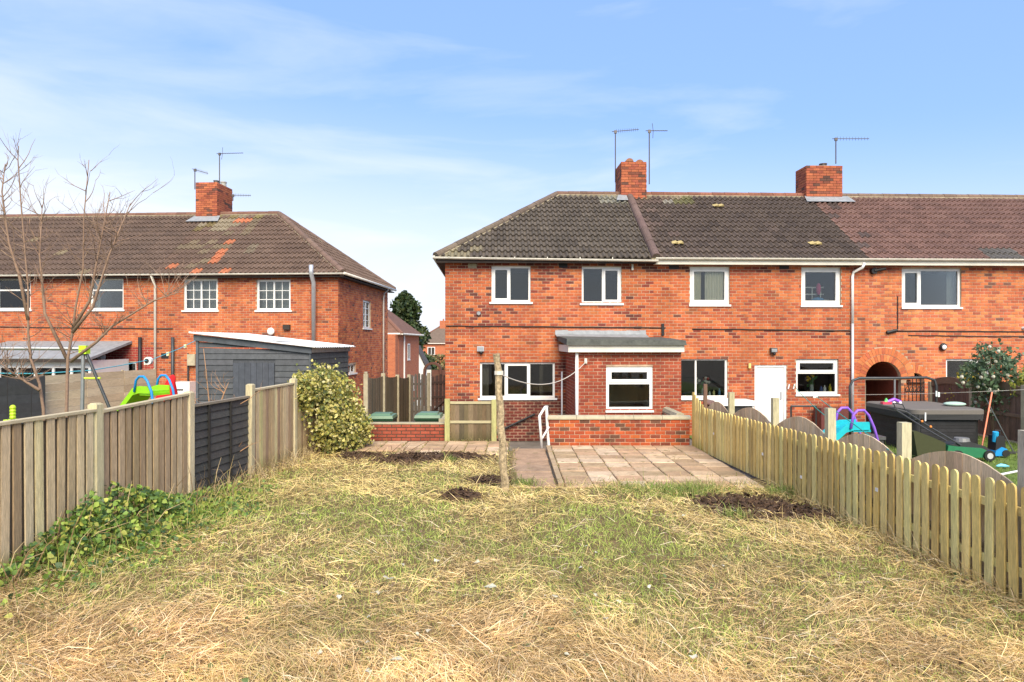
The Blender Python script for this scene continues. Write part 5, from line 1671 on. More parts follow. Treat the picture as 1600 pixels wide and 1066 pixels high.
nc = 44; vs = []; fs = []
for j, x in enumerate((.16, -SW - .12)):
    for i in range(nc * 2 + 1):
        y = -.12 + (SD + .2) * i / (nc * 2)
        vs.append((x, y, slz(x) + .012 + .022 * math.sin(i * math.pi / 2.0)))
n1 = nc * 2 + 1
for i in range(nc * 2): fs.append((i, i + 1, n1 + i + 1, n1 + i))
vs2 = [(a, b, c - .006) for a, b, c in vs]
m.add(vs, fs, (.75, .76, .76)); m.add(vs2, fs, (.6, .6, .6)); m.box((-SW - .12, -.121, zl + .0), (-SW - .1, -.1, zl + .03), (.75, .76, .76))
m.prism([(-SW - .12, slz(-SW - .12)), (.16, slz(.16)), (.16, slz(.16) + .038), (-SW - .12, slz(-SW - .12) + .038)], -.135, -.122, (.76, .77, .77))
m.build('corrugated_roof', 'plastic', shd)

# ------------------------------------------------------------------ wheelie bins
def bin_(px0, px1, ytop, D, label):
    x0 = at(px0, 600, D).x; x1 = at(px1, 600, D).x
    M = Matrix.Translation(((x0 + x1) / 2, D, -.45))
    w = (x1 - x0); t = thing('wheelie_bin', label, 'bin', M, 'green wheelie bins')
    g = (.025, .07, .035); gl = (.10, .185, .11)
    h = CAMZ + .45 - (ytop - HOR) * D / F
    def fr(z, a, b): return [(-a, -b, z), (a, -b, z), (a, b, z), (-a, b, z)]
    m = MB(); hw = w / 2
    m.add(fr(.06, hw * .78, .24) + fr(h - .16, hw * .93, .30), [(0, 1, 5, 4), (1, 2, 6, 5), (2, 3, 7, 6), (3, 0, 4, 7), (3, 2, 1, 0)], g)
    m.build('body', 'plastic', t)
    m = MB(); m.add(fr(h - .17, hw * .97, .33) + fr(h - .11, hw, .35), [(0, 1, 5, 4), (1, 2, 6, 5), (2, 3, 7, 6), (3, 0, 4, 7), (3, 2, 1, 0)], g); m.build('rim', 'plastic', t)
    m = MB(); m.add(fr(h - .112, hw * .99, .36) + fr(h - .045, hw * .93, .33) + fr(h - .04, hw * .75, .25) + fr(h, hw * .68, .2),
                    [f for k in (0, 4, 8) for f in ((k, k + 1, k + 5, k + 4), (k + 1, k + 2, k + 6, k + 5), (k + 2, k + 3, k + 7, k + 6), (k + 3, k, k + 4, k + 7))] + [(12, 13, 14, 15)], gl); m.build('lid', 'plastic', t)
    MB().tube([(-hw * .8, .37, h - .1), (hw * .8, .37, h - .1)], .02, 8, g).build('handle', 'plastic', t)
    for s in (-1, 1): MB().tube([(s * hw * .72, .27, .1), (s * hw * .86, .27, .1)], .1, 14, (.02, .02, .02)).build('wheel', 'plastic', t)
bin_(578, 618, 645, 16.65, 'green wheelie bin beside the golden hedge behind the short brick wall')
bin_(650, 691, 644, 16.65, 'green wheelie bin beside the short board fence behind the short brick wall')

# ------------------------------------------------------------------ clothes post and line
pb = gnd(789, 768); pt = at(776.5, 553, pb.y)
cp = thing('clothes_post', 'leaning lichen-covered wooden clothes post in the middle of the lawn', 'post', Matrix.Translation(pb))
pts = []; rad = []
for k in range(15):
    s = k / 14
    q = (pt - pb) * s; q.x += .012 * math.sin(k * 1.7); pts.append(q); rad.append(.062 - .008 * s + .004 * math.sin(k * 2.3))
pts[0].z = -.15
MB().tube(pts, rad, 9, (.33, .26, .16)).build('pole', mk('lichen_post', (.36, .28, .17), rough=.95, nscale=26, namt=.8, n2scale=6, n2amt=.3, bscale=60, bstr=.8), cp)
MB().tube([pts[12] + Vector((0, 0, -.02)), pts[12] + Vector((0, 0, .04))], .072, 9).build('rope_wrap', 'rope', cp)
hk = TH @ Vector((onp(915, 564, TH, -EXV)[0], -EXV - .07, onp(915, 565, TH, -EXV)[1]))
a = pb + pts[12]
lp = []
for k in range(25):
    s = k / 24; q = a.lerp(hk, s); q.z -= .62 * 4 * s * (1 - s) * .55 + .0; lp.append(q)
cl = MB().tube(lp, .009, 5).build('washing_line', 'rope')
tag(cl, 'sagging white washing line from the leaning post to the extension', 'washing line')

# ------------------------------------------------------------------ soil heaps
def heap(px, py, rx, ry, h, label, n=28, name='soil_patch'):
    c = gnd(px, py)
    vs = []; fs = []
    for j in range(n + 1):
        for i in range(n + 1):
            u = i / n * 2 - 1; v = j / n * 2 - 1
            r = math.hypot(u, v)
            x, y = c.x + u * rx, c.y + v * ry
            nzv = mnoise.noise(Vector((x * 4, y * 4, h * 9))) ; n2 = mnoise.noise(Vector((x * 14, y * 14, 1)))
            edge = max(0, 1 - (r + nzv * .55 + mnoise.noise(Vector((x * 11, y * 11, 4))) * .35) ** 2) if r < .97 else 0
            vs.append((x, y, -.06 + edge ** .6 * (h + .05) + n2 * .03 * edge))
    for j in range(n):
        for i in range(n): k = j * (n + 1) + i; fs.append((k, k + 1, k + n + 2, k + n + 1))
    o = MB().add(vs, fs).build(name, 'soil', None, smooth=False)
    return tag(o, label, 'soil', 'bare soil patches')
SOIL = [(722, 777, .33, .30, .10, 'small heap of dark dug soil left of the clothes post'),
        (1215, 803, .95, .55, .05, 'bare brown soil patch in front of the picket fence'),
        (1160, 785, .8, .5, .03, 'bare brown soil beside the right corner of the patio'),
        (765, 752, .42, .35, .04, 'dug dark soil at the foot of the clothes post'),
        (680, 717, 1.3, .42, .09, 'strip of dark soil along the broken left patio edge'),
        (560, 714, .5, .34, .07, 'dark soil hollow beneath the golden hedge'), (625, 722, .6, .28, .09, 'root-filled dark soil lump beside the left patio')]
for s in SOIL: heap(*s)

# ------------------------------------------------------------------ straw and grass
def blades(name, x, y, z, length, width, ang, pitch, bend, cols, mat):
    n = len(x)
    d = np.stack([np.cos(ang) * np.cos(pitch), np.sin(ang) * np.cos(pitch), np.sin(pitch)], 1)
    s = np.stack([-np.sin(ang), np.cos(ang), np.zeros(n)], 1)
    tw = rng.uniform(-.9, .9, n)[:, None]
    up = np.cross(d, s)
    s = s * np.cos(tw) + up * np.sin(tw)
    b = np.stack([x, y, z], 1)
    L_ = length[:, None]
    m = b + d * L_ * .5 + np.stack([np.zeros(n), np.zeros(n), bend * length * .25], 1)
    curve = rng.normal(0, .06, n)[:, None] * L_ * s
    t = b + d * L_ + np.stack([np.zeros(n), np.zeros(n), -bend * length * .35], 1) + curve
    w = width[:, None] * .5
    V = np.stack([b - s * w, b + s * w, m - s * w * .9, m + s * w * .9, t], 1).reshape(-1, 3)
    i = (np.arange(n) * 5)[:, None]
    T = np.concatenate([i + np.array([0, 1, 3]), i + np.array([0, 3, 2]), i + np.array([2, 3, 4])])
    return tag(tri_mesh(name, V, T, np.repeat(cols, 5, 0), mat), kind='stuff')

def inside_soil(x, y):
    m = np.zeros(len(x), bool)
    for px, py, rx, ry, h, _ in SOIL:
        c = gnd(px, py)
        m |= ((x - c.x) / rx) ** 2 + ((y - c.y) / ry) ** 2 < .8
    return m
def sample(n, y0=3.9, y1=15.2, p=1.6):
    u = rng.uniform(0, 1, n)
    a = 1 - p
    y = (y0 ** a + u * (y1 ** a - y0 ** a)) ** (1 / a)
    xl = np.maximum(-4.85 + (y - 7.97) * .0958 + .05, -.78 * y); xr = np.minimum(4.825 - .0541 * y + .12, .78 * y)
    x = xl + (xr - xl) * rng.uniform(0, 1, n)
    k = ~(((x > -.05) & (y > 10.95)) | ((x > -3.4) & (y > 14.0)))
    return x[k], y[k]
def greenness(x, y):
    g = fbm(x, y, 21, .75) * .75 + fbm(x, y, 33, 2.2) * .45
    g = g - .53 + .16 * np.exp(-((y - 8.3) / 2.0) ** 2) - .10 * np.exp(-((y - 4.6) / 1.1) ** 2)
    g = g + .22 * np.exp(-(((x - .8) / 1.1) ** 2 + ((y - 7.6) / 1.0) ** 2)) + .15 * np.exp(-(((x + 2.2) / .9) ** 2 + ((y - 8.6) / 1.1) ** 2))
    return g + .42 * (fbm(x, y, 44, 3.0) - .5)
x, y = sample(230000)
k = (greenness(x, y) < rng.normal(.15, .17, len(x))) & (~inside_soil(x, y) | (rng.uniform(size=len(x)) < .12))
x, y = x[k], y[k]; n = len(x)
fld = fbm(x, y, 50, .9) * 9
pal = np.array([(.60, .42, .21), (.70, .52, .29), (.50, .33, .155), (.36, .22, .10), (.80, .64, .41), (.20, .12, .06), (.54, .43, .17), (.40, .37, .12)])
ci = rng.choice(len(pal), n, p=[.22, .17, .17, .12, .10, .09, .08, .05])
tone = ((.98 + .75 * fbm(x, y, 70, 1.4)) * (.50 + .95 * fbm(x, y, 77, 3.6)))[:, None]
yg = np.clip(.15 + .55 * (fbm(x, y, 91, 1.1) - .35) + .05 * (y - 5), 0, .6)[:, None]
pal = pal.astype(float)
cols = (pal[ci] * (1 - yg) + np.array([.56, .46, .17]) * yg) * rng.uniform(.8, 1.15, n)[:, None] * tone
pk = np.clip((8.2 - y) / 3.5, 0, 1)[:, None]
cols = cols * (1 - pk) + cols * np.array([1.0, .955, .99]) * pk
far = np.clip(y / 7, .8, 1.7)
blades('straw', x, y, lawn_z(x, y) + rng.uniform(.0, .055, n), rng.gamma(3, .042, n).clip(.03, .36), rng.uniform(.0020, .0054, n) * far, fld + rng.normal(0, 1.2, n), rng.normal(.14, .28, n), rng.uniform(-.1, .3, n), cols, 'straw')
x, y = sample(150000)
k = (greenness(x, y) > rng.normal(.15, .15, len(x))) & ~inside_soil(x, y)
x, y = x[k], y[k]; n = len(x)
pal = np.array([(.34, .40, .09), (.43, .46, .13), (.27, .34, .07), (.54, .51, .20), (.20, .29, .06), (.60, .51, .25)])
cols = pal[rng.choice(len(pal), n, p=[.24, .2, .16, .18, .1, .12])] * rng.uniform(.8, 1.2, n)[:, None] * ((.90 + .65 * fbm(x, y, 70, 1.4)) * (.62 + .75 * fbm(x, y, 77, 3.6)))[:, None]
vv = np.clip((greenness(x, y) - .1) * 3, 0, 1)[:, None]
cols = cols * (1 - .45 * vv) + np.array([.30, .42, .07]) * rng.uniform(.7, 1.25, n)[:, None] * .45 * vv
far = np.clip(y / 7, .8, 1.7)
blades('grass', x, y, lawn_z(x, y), rng.gamma(4, .017, n).clip(.03, .18), rng.uniform(.003, .006, n) * far, rng.uniform(0, 6.28, n), rng.normal(.65, .35, n), rng.uniform(0, .8, n), cols, 'grass')
# tufts at the edge of the patio, and neighbour's grass
tx = []; ty = []
for px, py, r, m in ((703, 722, .10, 260), (1090, 768, .42, 1100), (1235, 772, .30, 800), (985, 766, .4, 500), (820, 757, .2, 260), (1150, 808, .18, 250), (1040, 770, .5, 900), (520, 705, .5, 500)):
    c = gnd(px, py); tx.append(rng.normal(c.x, r * .6, m)); ty.append(rng.normal(c.y, r * .45, m))
x = np.concatenate(tx); y = np.concatenate(ty); n = len(x)
cols = np.array([(.20, .27, .06), (.28, .34, .09), (.36, .36, .14), (.15, .24, .05)])[rng.integers(0, 4, n)] * rng.uniform(.8, 1.2, n)[:, None]
blades('grass_tufts', x, y, np.zeros(n) - .01, rng.gamma(5, .026, n), rng.uniform(.004, .008, n), rng.uniform(0, 6.28, n), rng.normal(.9, .3, n), rng.uniform(.1, .9, n), cols, 'grass')
n = 26000
y = rng.uniform(6, 17, n); x = rng.uniform(4.9, 11.6, n)
cols = np.array([(.14, .22, .04), (.19, .27, .06), (.24, .30, .09), (.11, .18, .03)])[rng.integers(0, 4, n)] * rng.uniform(.8, 1.2, n)[:, None]
blades('neighbour_grass', x, y, np.full(n, -.02), rng.gamma(4, .016, n), rng.uniform(.006, .011, n), rng.uniform(0, 6.28, n), rng.normal(.9, .3, n), rng.uniform(0, .6, n), cols, 'grass')
# tall dead stalks along the fences
n = 1500
D = rng.uniform(5.0, 14.5, n); x = -4.85 + (D - 7.97) * .0958 + np.abs(rng.normal(.12, .25, n)); 
cols = np.array([(.50, .38, .2), (.36, .25, .14), (.58, .46, .27)])[rng.integers(0, 3, n)] * rng.uniform(.8, 1.1, n)[:, None]
blades('dead_stalks', x, D, np.zeros(n), rng.gamma(4, .07, n), rng.uniform(.004, .007, n), rng.uniform(0, 6.28, n), rng.normal(.9, .35, n), rng.uniform(0, .6, n), cols, 'straw')
n = 500
D = rng.uniform(5.0, 10.5, n); x = 4.825 - .0541 * D + rng.normal(-.03, .05, n)
blades('fence_grass', x, D, np.zeros(n), rng.gamma(4, .06, n), rng.uniform(.004, .007, n), rng.normal(2.6, .8, n), rng.normal(.7, .35, n), rng.uniform(0, .6, n), cols[:n], 'straw')
# pale scraps lying on the lawn
mb = MB()
for k in range(42):
    px, py = random.uniform(430, 1150), random.uniform(780, 1060)
    if k < 9: px, py = ((603, 914), (610, 917), (945, 884), (966, 952), (682, 886), (765, 930), (868, 946), (745, 885), (620, 1040))[k]
    c = gnd(px, py); s = random.uniform(.012, .03) * (1.8 if k < 9 else 1)
    z = lawn_z(np.array([c.x]), np.array([c.y]))[0] + .06
    a = random.uniform(0, 3)
    q = [Vector((math.cos(a + t) * s * random.uniform(.6, 1.4), math.sin(a + t) * s * random.uniform(.5, 1.1), random.uniform(-.01, .02))) + Vector((c.x, c.y, z)) for t in (0, 1.3, 2.6, 3.9, 5.2)]
    mb.add(q, [(0, 1, 2, 3, 4)], random.choice([(.66, .65, .56), (.58, .58, .46), (.5, .47, .38)]))
n = 2600
x, y = sample(n, 3.9, 9.5, 2.0); n = len(x)
cols = np.array([(.72, .58, .38), (.62, .47, .27), (.80, .68, .48), (.45, .30, .16)])[rng.integers(0, 4, n)] * rng.uniform(.85, 1.1, n)[:, None]
blades('straw_stalks', x, y, lawn_z(x, y) + rng.uniform(.01, .06, n), rng.gamma(4, .042, n).clip(.06, .42), rng.uniform(.003, .007, n), fbm(x, y, 50, .9) * 9 + rng.normal(0, .8, n), rng.normal(.22, .22, n), rng.uniform(-.1, .4, n), cols, 'straw')
x, y = sample(500, 4, 9, 1.6); n = len(x)
leaf_z = lawn_z(x, y) + rng.uniform(.02, .07, n)
tag(leaf_cloud('fallen_leaves', np.stack([x, y, leaf_z], 1), .045, [(.10, .16, .06), (.16, .20, .08), (.22, .15, .09), (.13, .09, .06)], up=-.2), 'small dark green and brown leaves lying in the straw', 'leaves', kind='stuff')
tag(mb.build('leaf_scraps', 'leaf'), 'pale scraps and dry leaves scattered over the straw', 'litter', kind='stuff')
tw = MB()
for k in range(60):
    c = gnd(random.uniform(545, 760), random.uniform(703, 728)); a = random.uniform(0, 6.3); l = random.uniform(.1, .35)
    tw.tube([c, c + Vector((math.cos(a) * l, math.sin(a) * l * .5, random.uniform(.02, .2)))], [.009, .003], 4, (.16, .10, .06))
tag(tw.build('dead_twigs', 'bark'), 'dead twigs and roots sticking up by the left patio', 'twigs', kind='stuff')

# ------------------------------------------------------------------ ivy, hedge, shrubs
n = 7000
D = rng.normal(8.25, 1.0, n).clip(5.4, 11.2); off = np.abs(rng.gamma(1.6, .22, n)).clip(.02, 1.2)
hmax = .50 * np.exp(-((D - 8.0) / 1.0) ** 2) + .11
zz = rng.uniform(.02, 1, n) * hmax * np.exp(-(off / .60) ** 2) + .04
k = (fbm(D, off, 3, 2.6) > .36)
P = np.stack([-4.85 + (D - 7.97) * .0958 + .06 + off, D, zz], 1)[k]
iv = thing('ivy_patch', 'green ivy and periwinkle sprawling at the foot of the left fence', 'ivy', None)
leaf_cloud('foliage', P, .057, [(.15, .25, .05), (.20, .32, .06), (.10, .18, .05), (.30, .40, .08), (.42, .43, .10), (.07, .13, .05)], parent=iv, aspect=.85, up=.3)
st = MB()
for k in range(60):
    D0 = random.uniform(5.6, 10.5); p = LF(D0) + Vector((random.uniform(.05, .5), 0, 0))
    q = p + Vector((random.uniform(-.1, .5), random.uniform(-.4, .4), random.uniform(.1, .7)))
    st.tube([p, p.lerp(q, .5) + Vector((0, 0, .1)), q], [.006, .005, .002], 4, random.choice(((.30, .2, .1), (.45, .34, .18), (.22, .14, .08))))
st.build('stems', 'bark', iv)

gh = thing('golden_hedge', 'golden variegated ivy mound smothering the end of the left fence', 'hedge', None)
pts = []
lob = [(-4.05, 14.3, .95, .50, .8, .85), (-3.72, 14.9, .72, .46, .7, .74), (-4.0, 14.8, 1.2, .38, .55, .58), (-3.52, 14.7, .42, .36, .55, .50), (-4.35, 14.4, 1.25, .36, .4, .42), (-3.75, 14.2, .45, .30, .5, .55), (-4.2, 13.9, 1.3, .28, .35, .33), (-3.45, 15.0, .38, .38, .5, .45), (-3.95, 15.2, 1.0, .45, .5, .6)]
while len(pts) < 15000:
    cx_, cy_, cz_, rx, ry, rz = random.choice(lob)
    v = rng.normal(size=3); v /= np.linalg.norm(v)
    s = rng.uniform(.62, 1.04) * (1.22 if rng.uniform() < .06 else 1) + .34 * mnoise.noise(Vector((v[0] * 2.6 + cx_, v[1] * 2.6, v[2] * 2.6)))
    p = (cx_ + v[0] * rx * s, cy_ + v[1] * ry * s, cz_ + v[2] * rz * s)
    if p[2] > .02 and not (p[0] < -4.15 and p[2] < .75 and random.random() < .85): pts.append(p)
leaf_cloud('foliage', pts, .064, [(.54, .48, .14), (.62, .54, .20), (.44, .41, .10), (.24, .27, .07), (.09, .12, .04), (.68, .61, .30), (.50, .45, .11), (.16, .19, .06), (.40, .38, .10)], parent=gh, aspect=.85)
st = MB()
for k in range(40):
    p = Vector((random.uniform(-4.3, -3.4), random.uniform(14.0, 14.8), 0)); q = Vector((random.uniform(-4.4, -3.5), random.uniform(14.2, 15.0), random.uniform(.5, 1.2)))
    st.tube([p, p.lerp(q, .5) + Vector((.08, -.05, .05)), q], [.018, .013, .006], 4, (.14, .10, .06))
st.build('stems', 'bark', gh)

def shrub(name, label, c, r, n, size, cols, stems=12, blooms=None, up=.3):
    t = thing(name, label, 'shrub', Matrix.Translation((c[0], c[1], 0)), 'shrubs behind the brown fence')
    pts = []
    ax = [rng.normal(size=3) for _ in range(9)]
    while len(pts) < n:
        v = rng.normal(size=3); v /= np.linalg.norm(v)
        s = rng.uniform(.35, 1) ** .6 * (1 + .8 * mnoise.noise(Vector((v[0] * 3.2 + c[0], v[1] * 2.6, v[2] * 2.6))))
        p = (v[0] * r[0] * s, v[1] * r[1] * s, c[2] + v[2] * r[2] * s)
        if p[2] > .02: pts.append(p)
    leaf_cloud('foliage', pts, size, cols, parent=t, up=up)
    m = MB()
    for k in range(stems):
        a = random.uniform(0, 6.3); q = random.uniform(.2, .8)
        m.tube([(0, 0, 0), (math.cos(a) * r[0] * q * .4, math.sin(a) * r[1] * q * .4, c[2] * .8), (math.cos(a) * r[0] * q, math.sin(a) * r[1] * q, c[2] + r[2] * .6)], [.025, .015, .005], 5, (.16, .11, .07))
    m.build('stems', 'bark', t)
    if blooms:
        idx = rng.choice(len(pts), blooms, replace=False); m = MB()
        for i in idx: m.ball(pts[i], .045, 6, 4, (.62, .60, .48))
        tag(m.build('flower_heads', 'leaf', t), kind='stuff')
    return t
c = at(1553, 578, 16.6)
shrub('evergreen_shrub', 'dark evergreen shrub with pale flower heads behind the brown fence', (c.x, 16.6, 1.50), (.68, .55, .78), 1900, .10, [(.06, .11, .055), (.09, .15, .075), (.12, .18, .10), (.16, .21, .13)], blooms=40)
c = at(1600, 585, 15.8)
shrub('yellow_shrub', 'yellow-green shrub at the right edge above the brown fence', (c.x + .25, 15.8, 1.2), (.45, .45, .55), 1300, .09, [(.45, .42, .06), (.30, .32, .06), (.20, .24, .05)])
c = at(1500, 590, 18.2)
shrub('yellow_shrub', 'low yellow shrub in front of the right-hand white window', (c.x + .25, 18.2, .95), (.50, .3, .62), 700, .10, [(.50, .45, .05), (.36, .36, .06), (.55, .42, .05)])

# ------------------------------------------------------------------ bare saplings
def branchy(t, base, tips, r0, col, name_t='trunk', seed=1, twig=26, kids=3, L0=1.0, thr=.3):
    rnd = random.Random(seed)
    for i, path in enumerate(tips):
        n = len(path)
        MB().tube(path, [r0 * (1 - .8 * k / (n - 1)) for k in range(n)], 8, col).build('trunk' if i == 0 else 'branch', 'bark', t, smooth=True)
    m = MB()
    def grow(p, d, l, r, dep):
        pts = [p]
        for k in range(4):
            d = (d + Vector((rnd.gauss(0, .14), rnd.gauss(0, .14), rnd.gauss(.08, .10)))).normalized()
            pts.append(pts[-1] + d * l / 4)
        m.tube(pts, [r, r * .8, r * .62, r * .45, r * .25], 4, lvl(col, .25), cap=False)
        if dep > 0:
            for k in range(rnd.randint(1, kids - 1)):
                a = pts[rnd.randint(1, 4)]
                nd = (d + Vector((rnd.gauss(0, .7), rnd.gauss(0, .5), rnd.gauss(.15, .4)))).normalized()
                grow(a, nd, l * rnd.uniform(.45, .75), r * .55, dep - 1)
    for path in tips:
        for k in range(twig):
            s = rnd.uniform(thr, .98) * (len(path) - 1)
            i = min(int(s), len(path) - 2)
            p = Vector(path[i]).lerp(Vector(path[i + 1]), s - i)
            d = Vector((rnd.gauss(0, .7), rnd.gauss(0, .5), rnd.uniform(.1, 1.3))).normalized()
            grow(p, d, L0 * rnd.uniform(.3, 1.0), .0065, 2)
    m.build('twigs', 'bark', t)
def P_(lst, D, base):
    return [at(px, py, D) - base for px, py in lst]
TC = (.25, .165, .115)
b = gnd(72, 0 + 536 + F * 2.3 / 9.6); b = Vector((at(72, 536, 9.6).x, 9.6, 0))
t = thing('bare_tree', 'bare slender tree with curved trunk at far left behind the fence', 'tree', Matrix.Translation(b), 'bare saplings on the left')
branchy(t, b, [[Vector((0, 0, 0))] + P_([(68, 640), (62, 600), (48, 560), (44, 520), (44, 450), (38, 380), (33, 320), (28, 250), (29, 228)], 9.6, b),
               P_([(44, 500), (30, 430), (14, 380), (3, 300), (8, 256)], 9.6, b),
               P_([(62, 610), (30, 590), (-10, 560)], 9.5, b)], .024, TC, seed=4, twig=28, L0=.55)
b = Vector((at(106, 536, 9.3).x, 9.3, 0))
t = thing('bare_tree', 'bare straight-trunked young tree right of the curved one behind the fence', 'tree', Matrix.Translation(b), 'bare saplings on the left')
branchy(t, b, [[Vector((0, 0, 0))] + P_([(104, 640), (106, 560), (113, 520), (118, 480), (130, 420), (131, 340), (139, 250)], 9.3, b),
               P_([(104, 560), (70, 490), (62, 400), (66, 320)], 9.4, b),
               P_([(110, 565), (150, 535), (175, 510), (240, 470), (285, 455)], 9.2, b),
               P_([(113, 515), (140, 470), (155, 390), (172, 300)], 9.3, b),
               P_([(113, 520), (145, 480), (170, 400), (204, 318)], 9.2, b)], .025, TC, seed=9, twig=26, L0=.55)
b = gnd(317, 752)
t = thing('sapling', 'thin bare sapling in front of the dark fence panel', 'tree', Matrix.Translation(b), 'bare saplings on the left')
branchy(t, b, [[Vector((0, 0, 0))] + P_([(318, 740), (325, 690), (328, 660), (327, 630), (322, 580), (318, 545)], b.y, b),
               P_([(329, 663), (343, 635), (350, 615), (357, 598)], b.y, b), P_([(318, 745), (316, 690), (312, 650), (300, 610)], b.y, b), P_([(328, 665), (360, 640), (392, 622)], b.y, b), P_([(330, 745), (365, 712), (390, 696)], b.y, b)], .022, (.38, .22, .12), seed=3, twig=5, L0=.4)

# crumbs of earth around the bare patches
mb = MB()
for px, py, rx, ry, h, _l in SOIL:
    c = gnd(px, py)
    for k in range(int(420 * rx)):
        a = random.uniform(0, 6.283); q = math.sqrt(random.random()) * random.uniform(.7, 1.25)
        x, y = c.x + math.cos(a) * rx * q, c.y + math.sin(a) * ry * q
        s = random.uniform(.006, .028)
        v = [Vector((x, y, .012 + h * max(0, 1 - q * q))) + Vector((random.gauss(0, s), random.gauss(0, s), random.gauss(s * .5, s * .7))) for _ in range(5)]
        mb.add(v, [(0, 1, 2), (0, 2, 3), (0, 3, 4), (1, 2, 4), (2, 3, 4), (0, 1, 4), (1, 3, 2)])
tag(mb.build('soil_crumbs', 'soil'), kind='stuff')
# weeds and moss in the paving joints, straggling grass over the paving edges
jx = []; jy = []
for k in range(900):
    if random.random() < .55: x = .86 + .452 * random.randint(0, 7); y = random.uniform(10.9, 15.1)
    else: x = random.uniform(.86, 4.0); y = 10.85 + .435 * random.randint(0, 10)
    if fbm(np.array([x]), np.array([y]), 88, 1.3)[0] < .45: continue
    jx.append(x + random.gauss(0, .012)); jy.append(y + random.gauss(0, .012))
for k in range(500): jx.append(-3.35 + .467 * random.randint(0, 7) + random.gauss(0, .015)); jy.append(random.uniform(14.1, 15.8))
for k in range(900): jx.append(random.uniform(.7, 4.0)); jy.append(10.95 + abs(random.gauss(0, .16)))
for k in range(500): jx.append(random.uniform(-3.4, -.1)); jy.append(14.15 + abs(random.gauss(0, .12)))
for k in range(260): jx.append(random.uniform(-1.5, -.5)); jy.append(15.82 + random.gauss(0, .03))
for k in range(300): jx.append(.02 + random.gauss(0, .04)); jy.append(random.uniform(11, 14.6))
x = np.array(jx); y = np.array(jy); n = len(x)
cols = np.array([(.24, .28, .07), (.42, .36, .15), (.55, .42, .2), (.16, .2, .05), (.35, .25, .12)])[rng.integers(0, 5, n)] * rng.uniform(.8, 1.15, n)[:, None]
blades('joint_weeds', x, y, np.full(n, .005), rng.gamma(3, .022, n).clip(.02, .2), rng.uniform(.004, .008, n), rng.uniform(0, 6.28, n), rng.normal(.7, .4, n), rng.uniform(0, .7, n), cols, 'grass')
# long grass growing through the ivy
n = 2600
D = rng.normal(8.3, 1.1, n).clip(5.6, 11.5); off = np.abs(rng.normal(.35, .4, n))
cols = np.array([(.28, .34, .07), (.40, .42, .12), (.18, .26, .05), (.52, .42, .18)])[rng.integers(0, 4, n)] * rng.uniform(.8, 1.2, n)[:, None]
blades('rough_grass', -4.85 + (D - 7.97) * .0958 + .06 + off, D, np.zeros(n), rng.gamma(5, .045, n), rng.uniform(.004, .008, n), rng.uniform(0, 6.28, n), rng.normal(.8, .35, n), rng.uniform(.1, .9, n), cols, 'grass')
# ------------------------------------------------------------------ hot tub and things in the right-hand yard
hx0, hx1, hy0, hy1 = 8.48, 9.95, 14.4, 16.35
def rrect(x0, x1, y0, y1, r, n=5):
    pts = []
    for cx_, cy_, a in ((x1 - r, y0 + r, -90), (x1 - r, y1 - r, 0), (x0 + r, y1 - r, 90), (x0 + r, y0 + r, 180)):
        for k in range(n + 1):
            t_ = R(a + 90 * k / n); pts.append((cx_ + r * math.cos(t_), cy_ + r * math.sin(t_)))
    return pts
ht = thing('hot_tub', 'square black hot tub with grey padded cover in the right-hand yard', 'hot tub', Matrix.Translation((hx0, hy0, 0)))
w, d = hx1 - hx0, hy1 - hy0
MB().slab(rrect(.04, w - .04, .04, d - .04, .12), -.02, .74, (.022, .022, .023)).build('cabinet', 'plastic', ht)
for k in range(9):
    MB().box((.16, .028, .04 + k * .075), (w - .16, .0385, .04 + k * .075 + .07), lvl((.022, .022, .024), .15)).build('slat', 'paint_wood', ht)
    MB().box((.028, .16, .04 + k * .075), (.0385, d - .16, .04 + k * .075 + .07), lvl((.024, .024, .026), .15)).build('slat', 'paint_wood', ht)
MB().slab(rrect(.0, w, .0, d, .16), .741, .80, (.5, .5, .48)).build('rim', 'plastic', ht)
cv = MB(); P0 = rrect(-.04, w + .04, -.05, d + .04, .2, 8); n = len(P0)
vs = []
for (z, s) in ((.70, .0), (.80, .02), (.885, .02), (.905, -.03)):
    for i, (x, y) in enumerate(P0):
        nx_, ny_ = x - w / 2, y - d / 2; l = math.hypot(nx_, ny_)
        q = s + (.018 * math.sin(i * 2.3) if z == .70 else 0)
        vs.append((x + nx_ / l * q, y + ny_ / l * q, z + (.035 * math.sin(i * 1.7) * math.sin(i * .6) - .02 if z == .70 else 0)))
fs = [(k * n + i, k * n + (i + 1) % n, (k + 1) * n + (i + 1) % n, (k + 1) * n + i) for k in range(3) for i in range(n)] + [tuple(range(3 * n, 4 * n))]
cv.add(vs[:2 * n], fs[:n], (.045, .046, .048)); cv.add(vs[n:], [tuple(q - n for q in f) for f in fs[n:]], (.15, .135, .12))
cv.build('cover', 'fabric', ht)
MB().box((.18, -.075, .66), (.21, -.05, .84), (.6, .6, .6)).build('strap', 'fabric', ht)
c = at(1496, 632, 15.0)
cu = MB(); cu.ball((0, 0, .045), (.24, .17, .05), 16, 8, (.38, .52, .44)); tag(cu.build('cushion', 'fabric', None, Matrix.Translation((c.x, 15.1, .905)), smooth=True), 'pale green cushion lying on the hot tub cover', 'cushion')
c = at(1390, 625, 15.6)
t = thing('plastic_toy', 'small purple and red plastic toy on the hot tub cover', 'toy', Matrix.Translation((c.x, 15.6, .905)))
MB().box((-.18, -.06, .0), (.02, .06, .05), (.7, .05, .1)).build('base', 'plastic', t)
m = MB(); m.tube([(-.05, 0, .05), (.1, 0, .11), (.25, 0, .05)], .035, 8, (.28, .08, .6)); m.build('arm', 'plastic', t)
MB().prism([(-.12, .05), (-.02, .05), (-.08, .14)], -.02, .02, (.15, .7, .2)).build('fin', 'plastic', t)
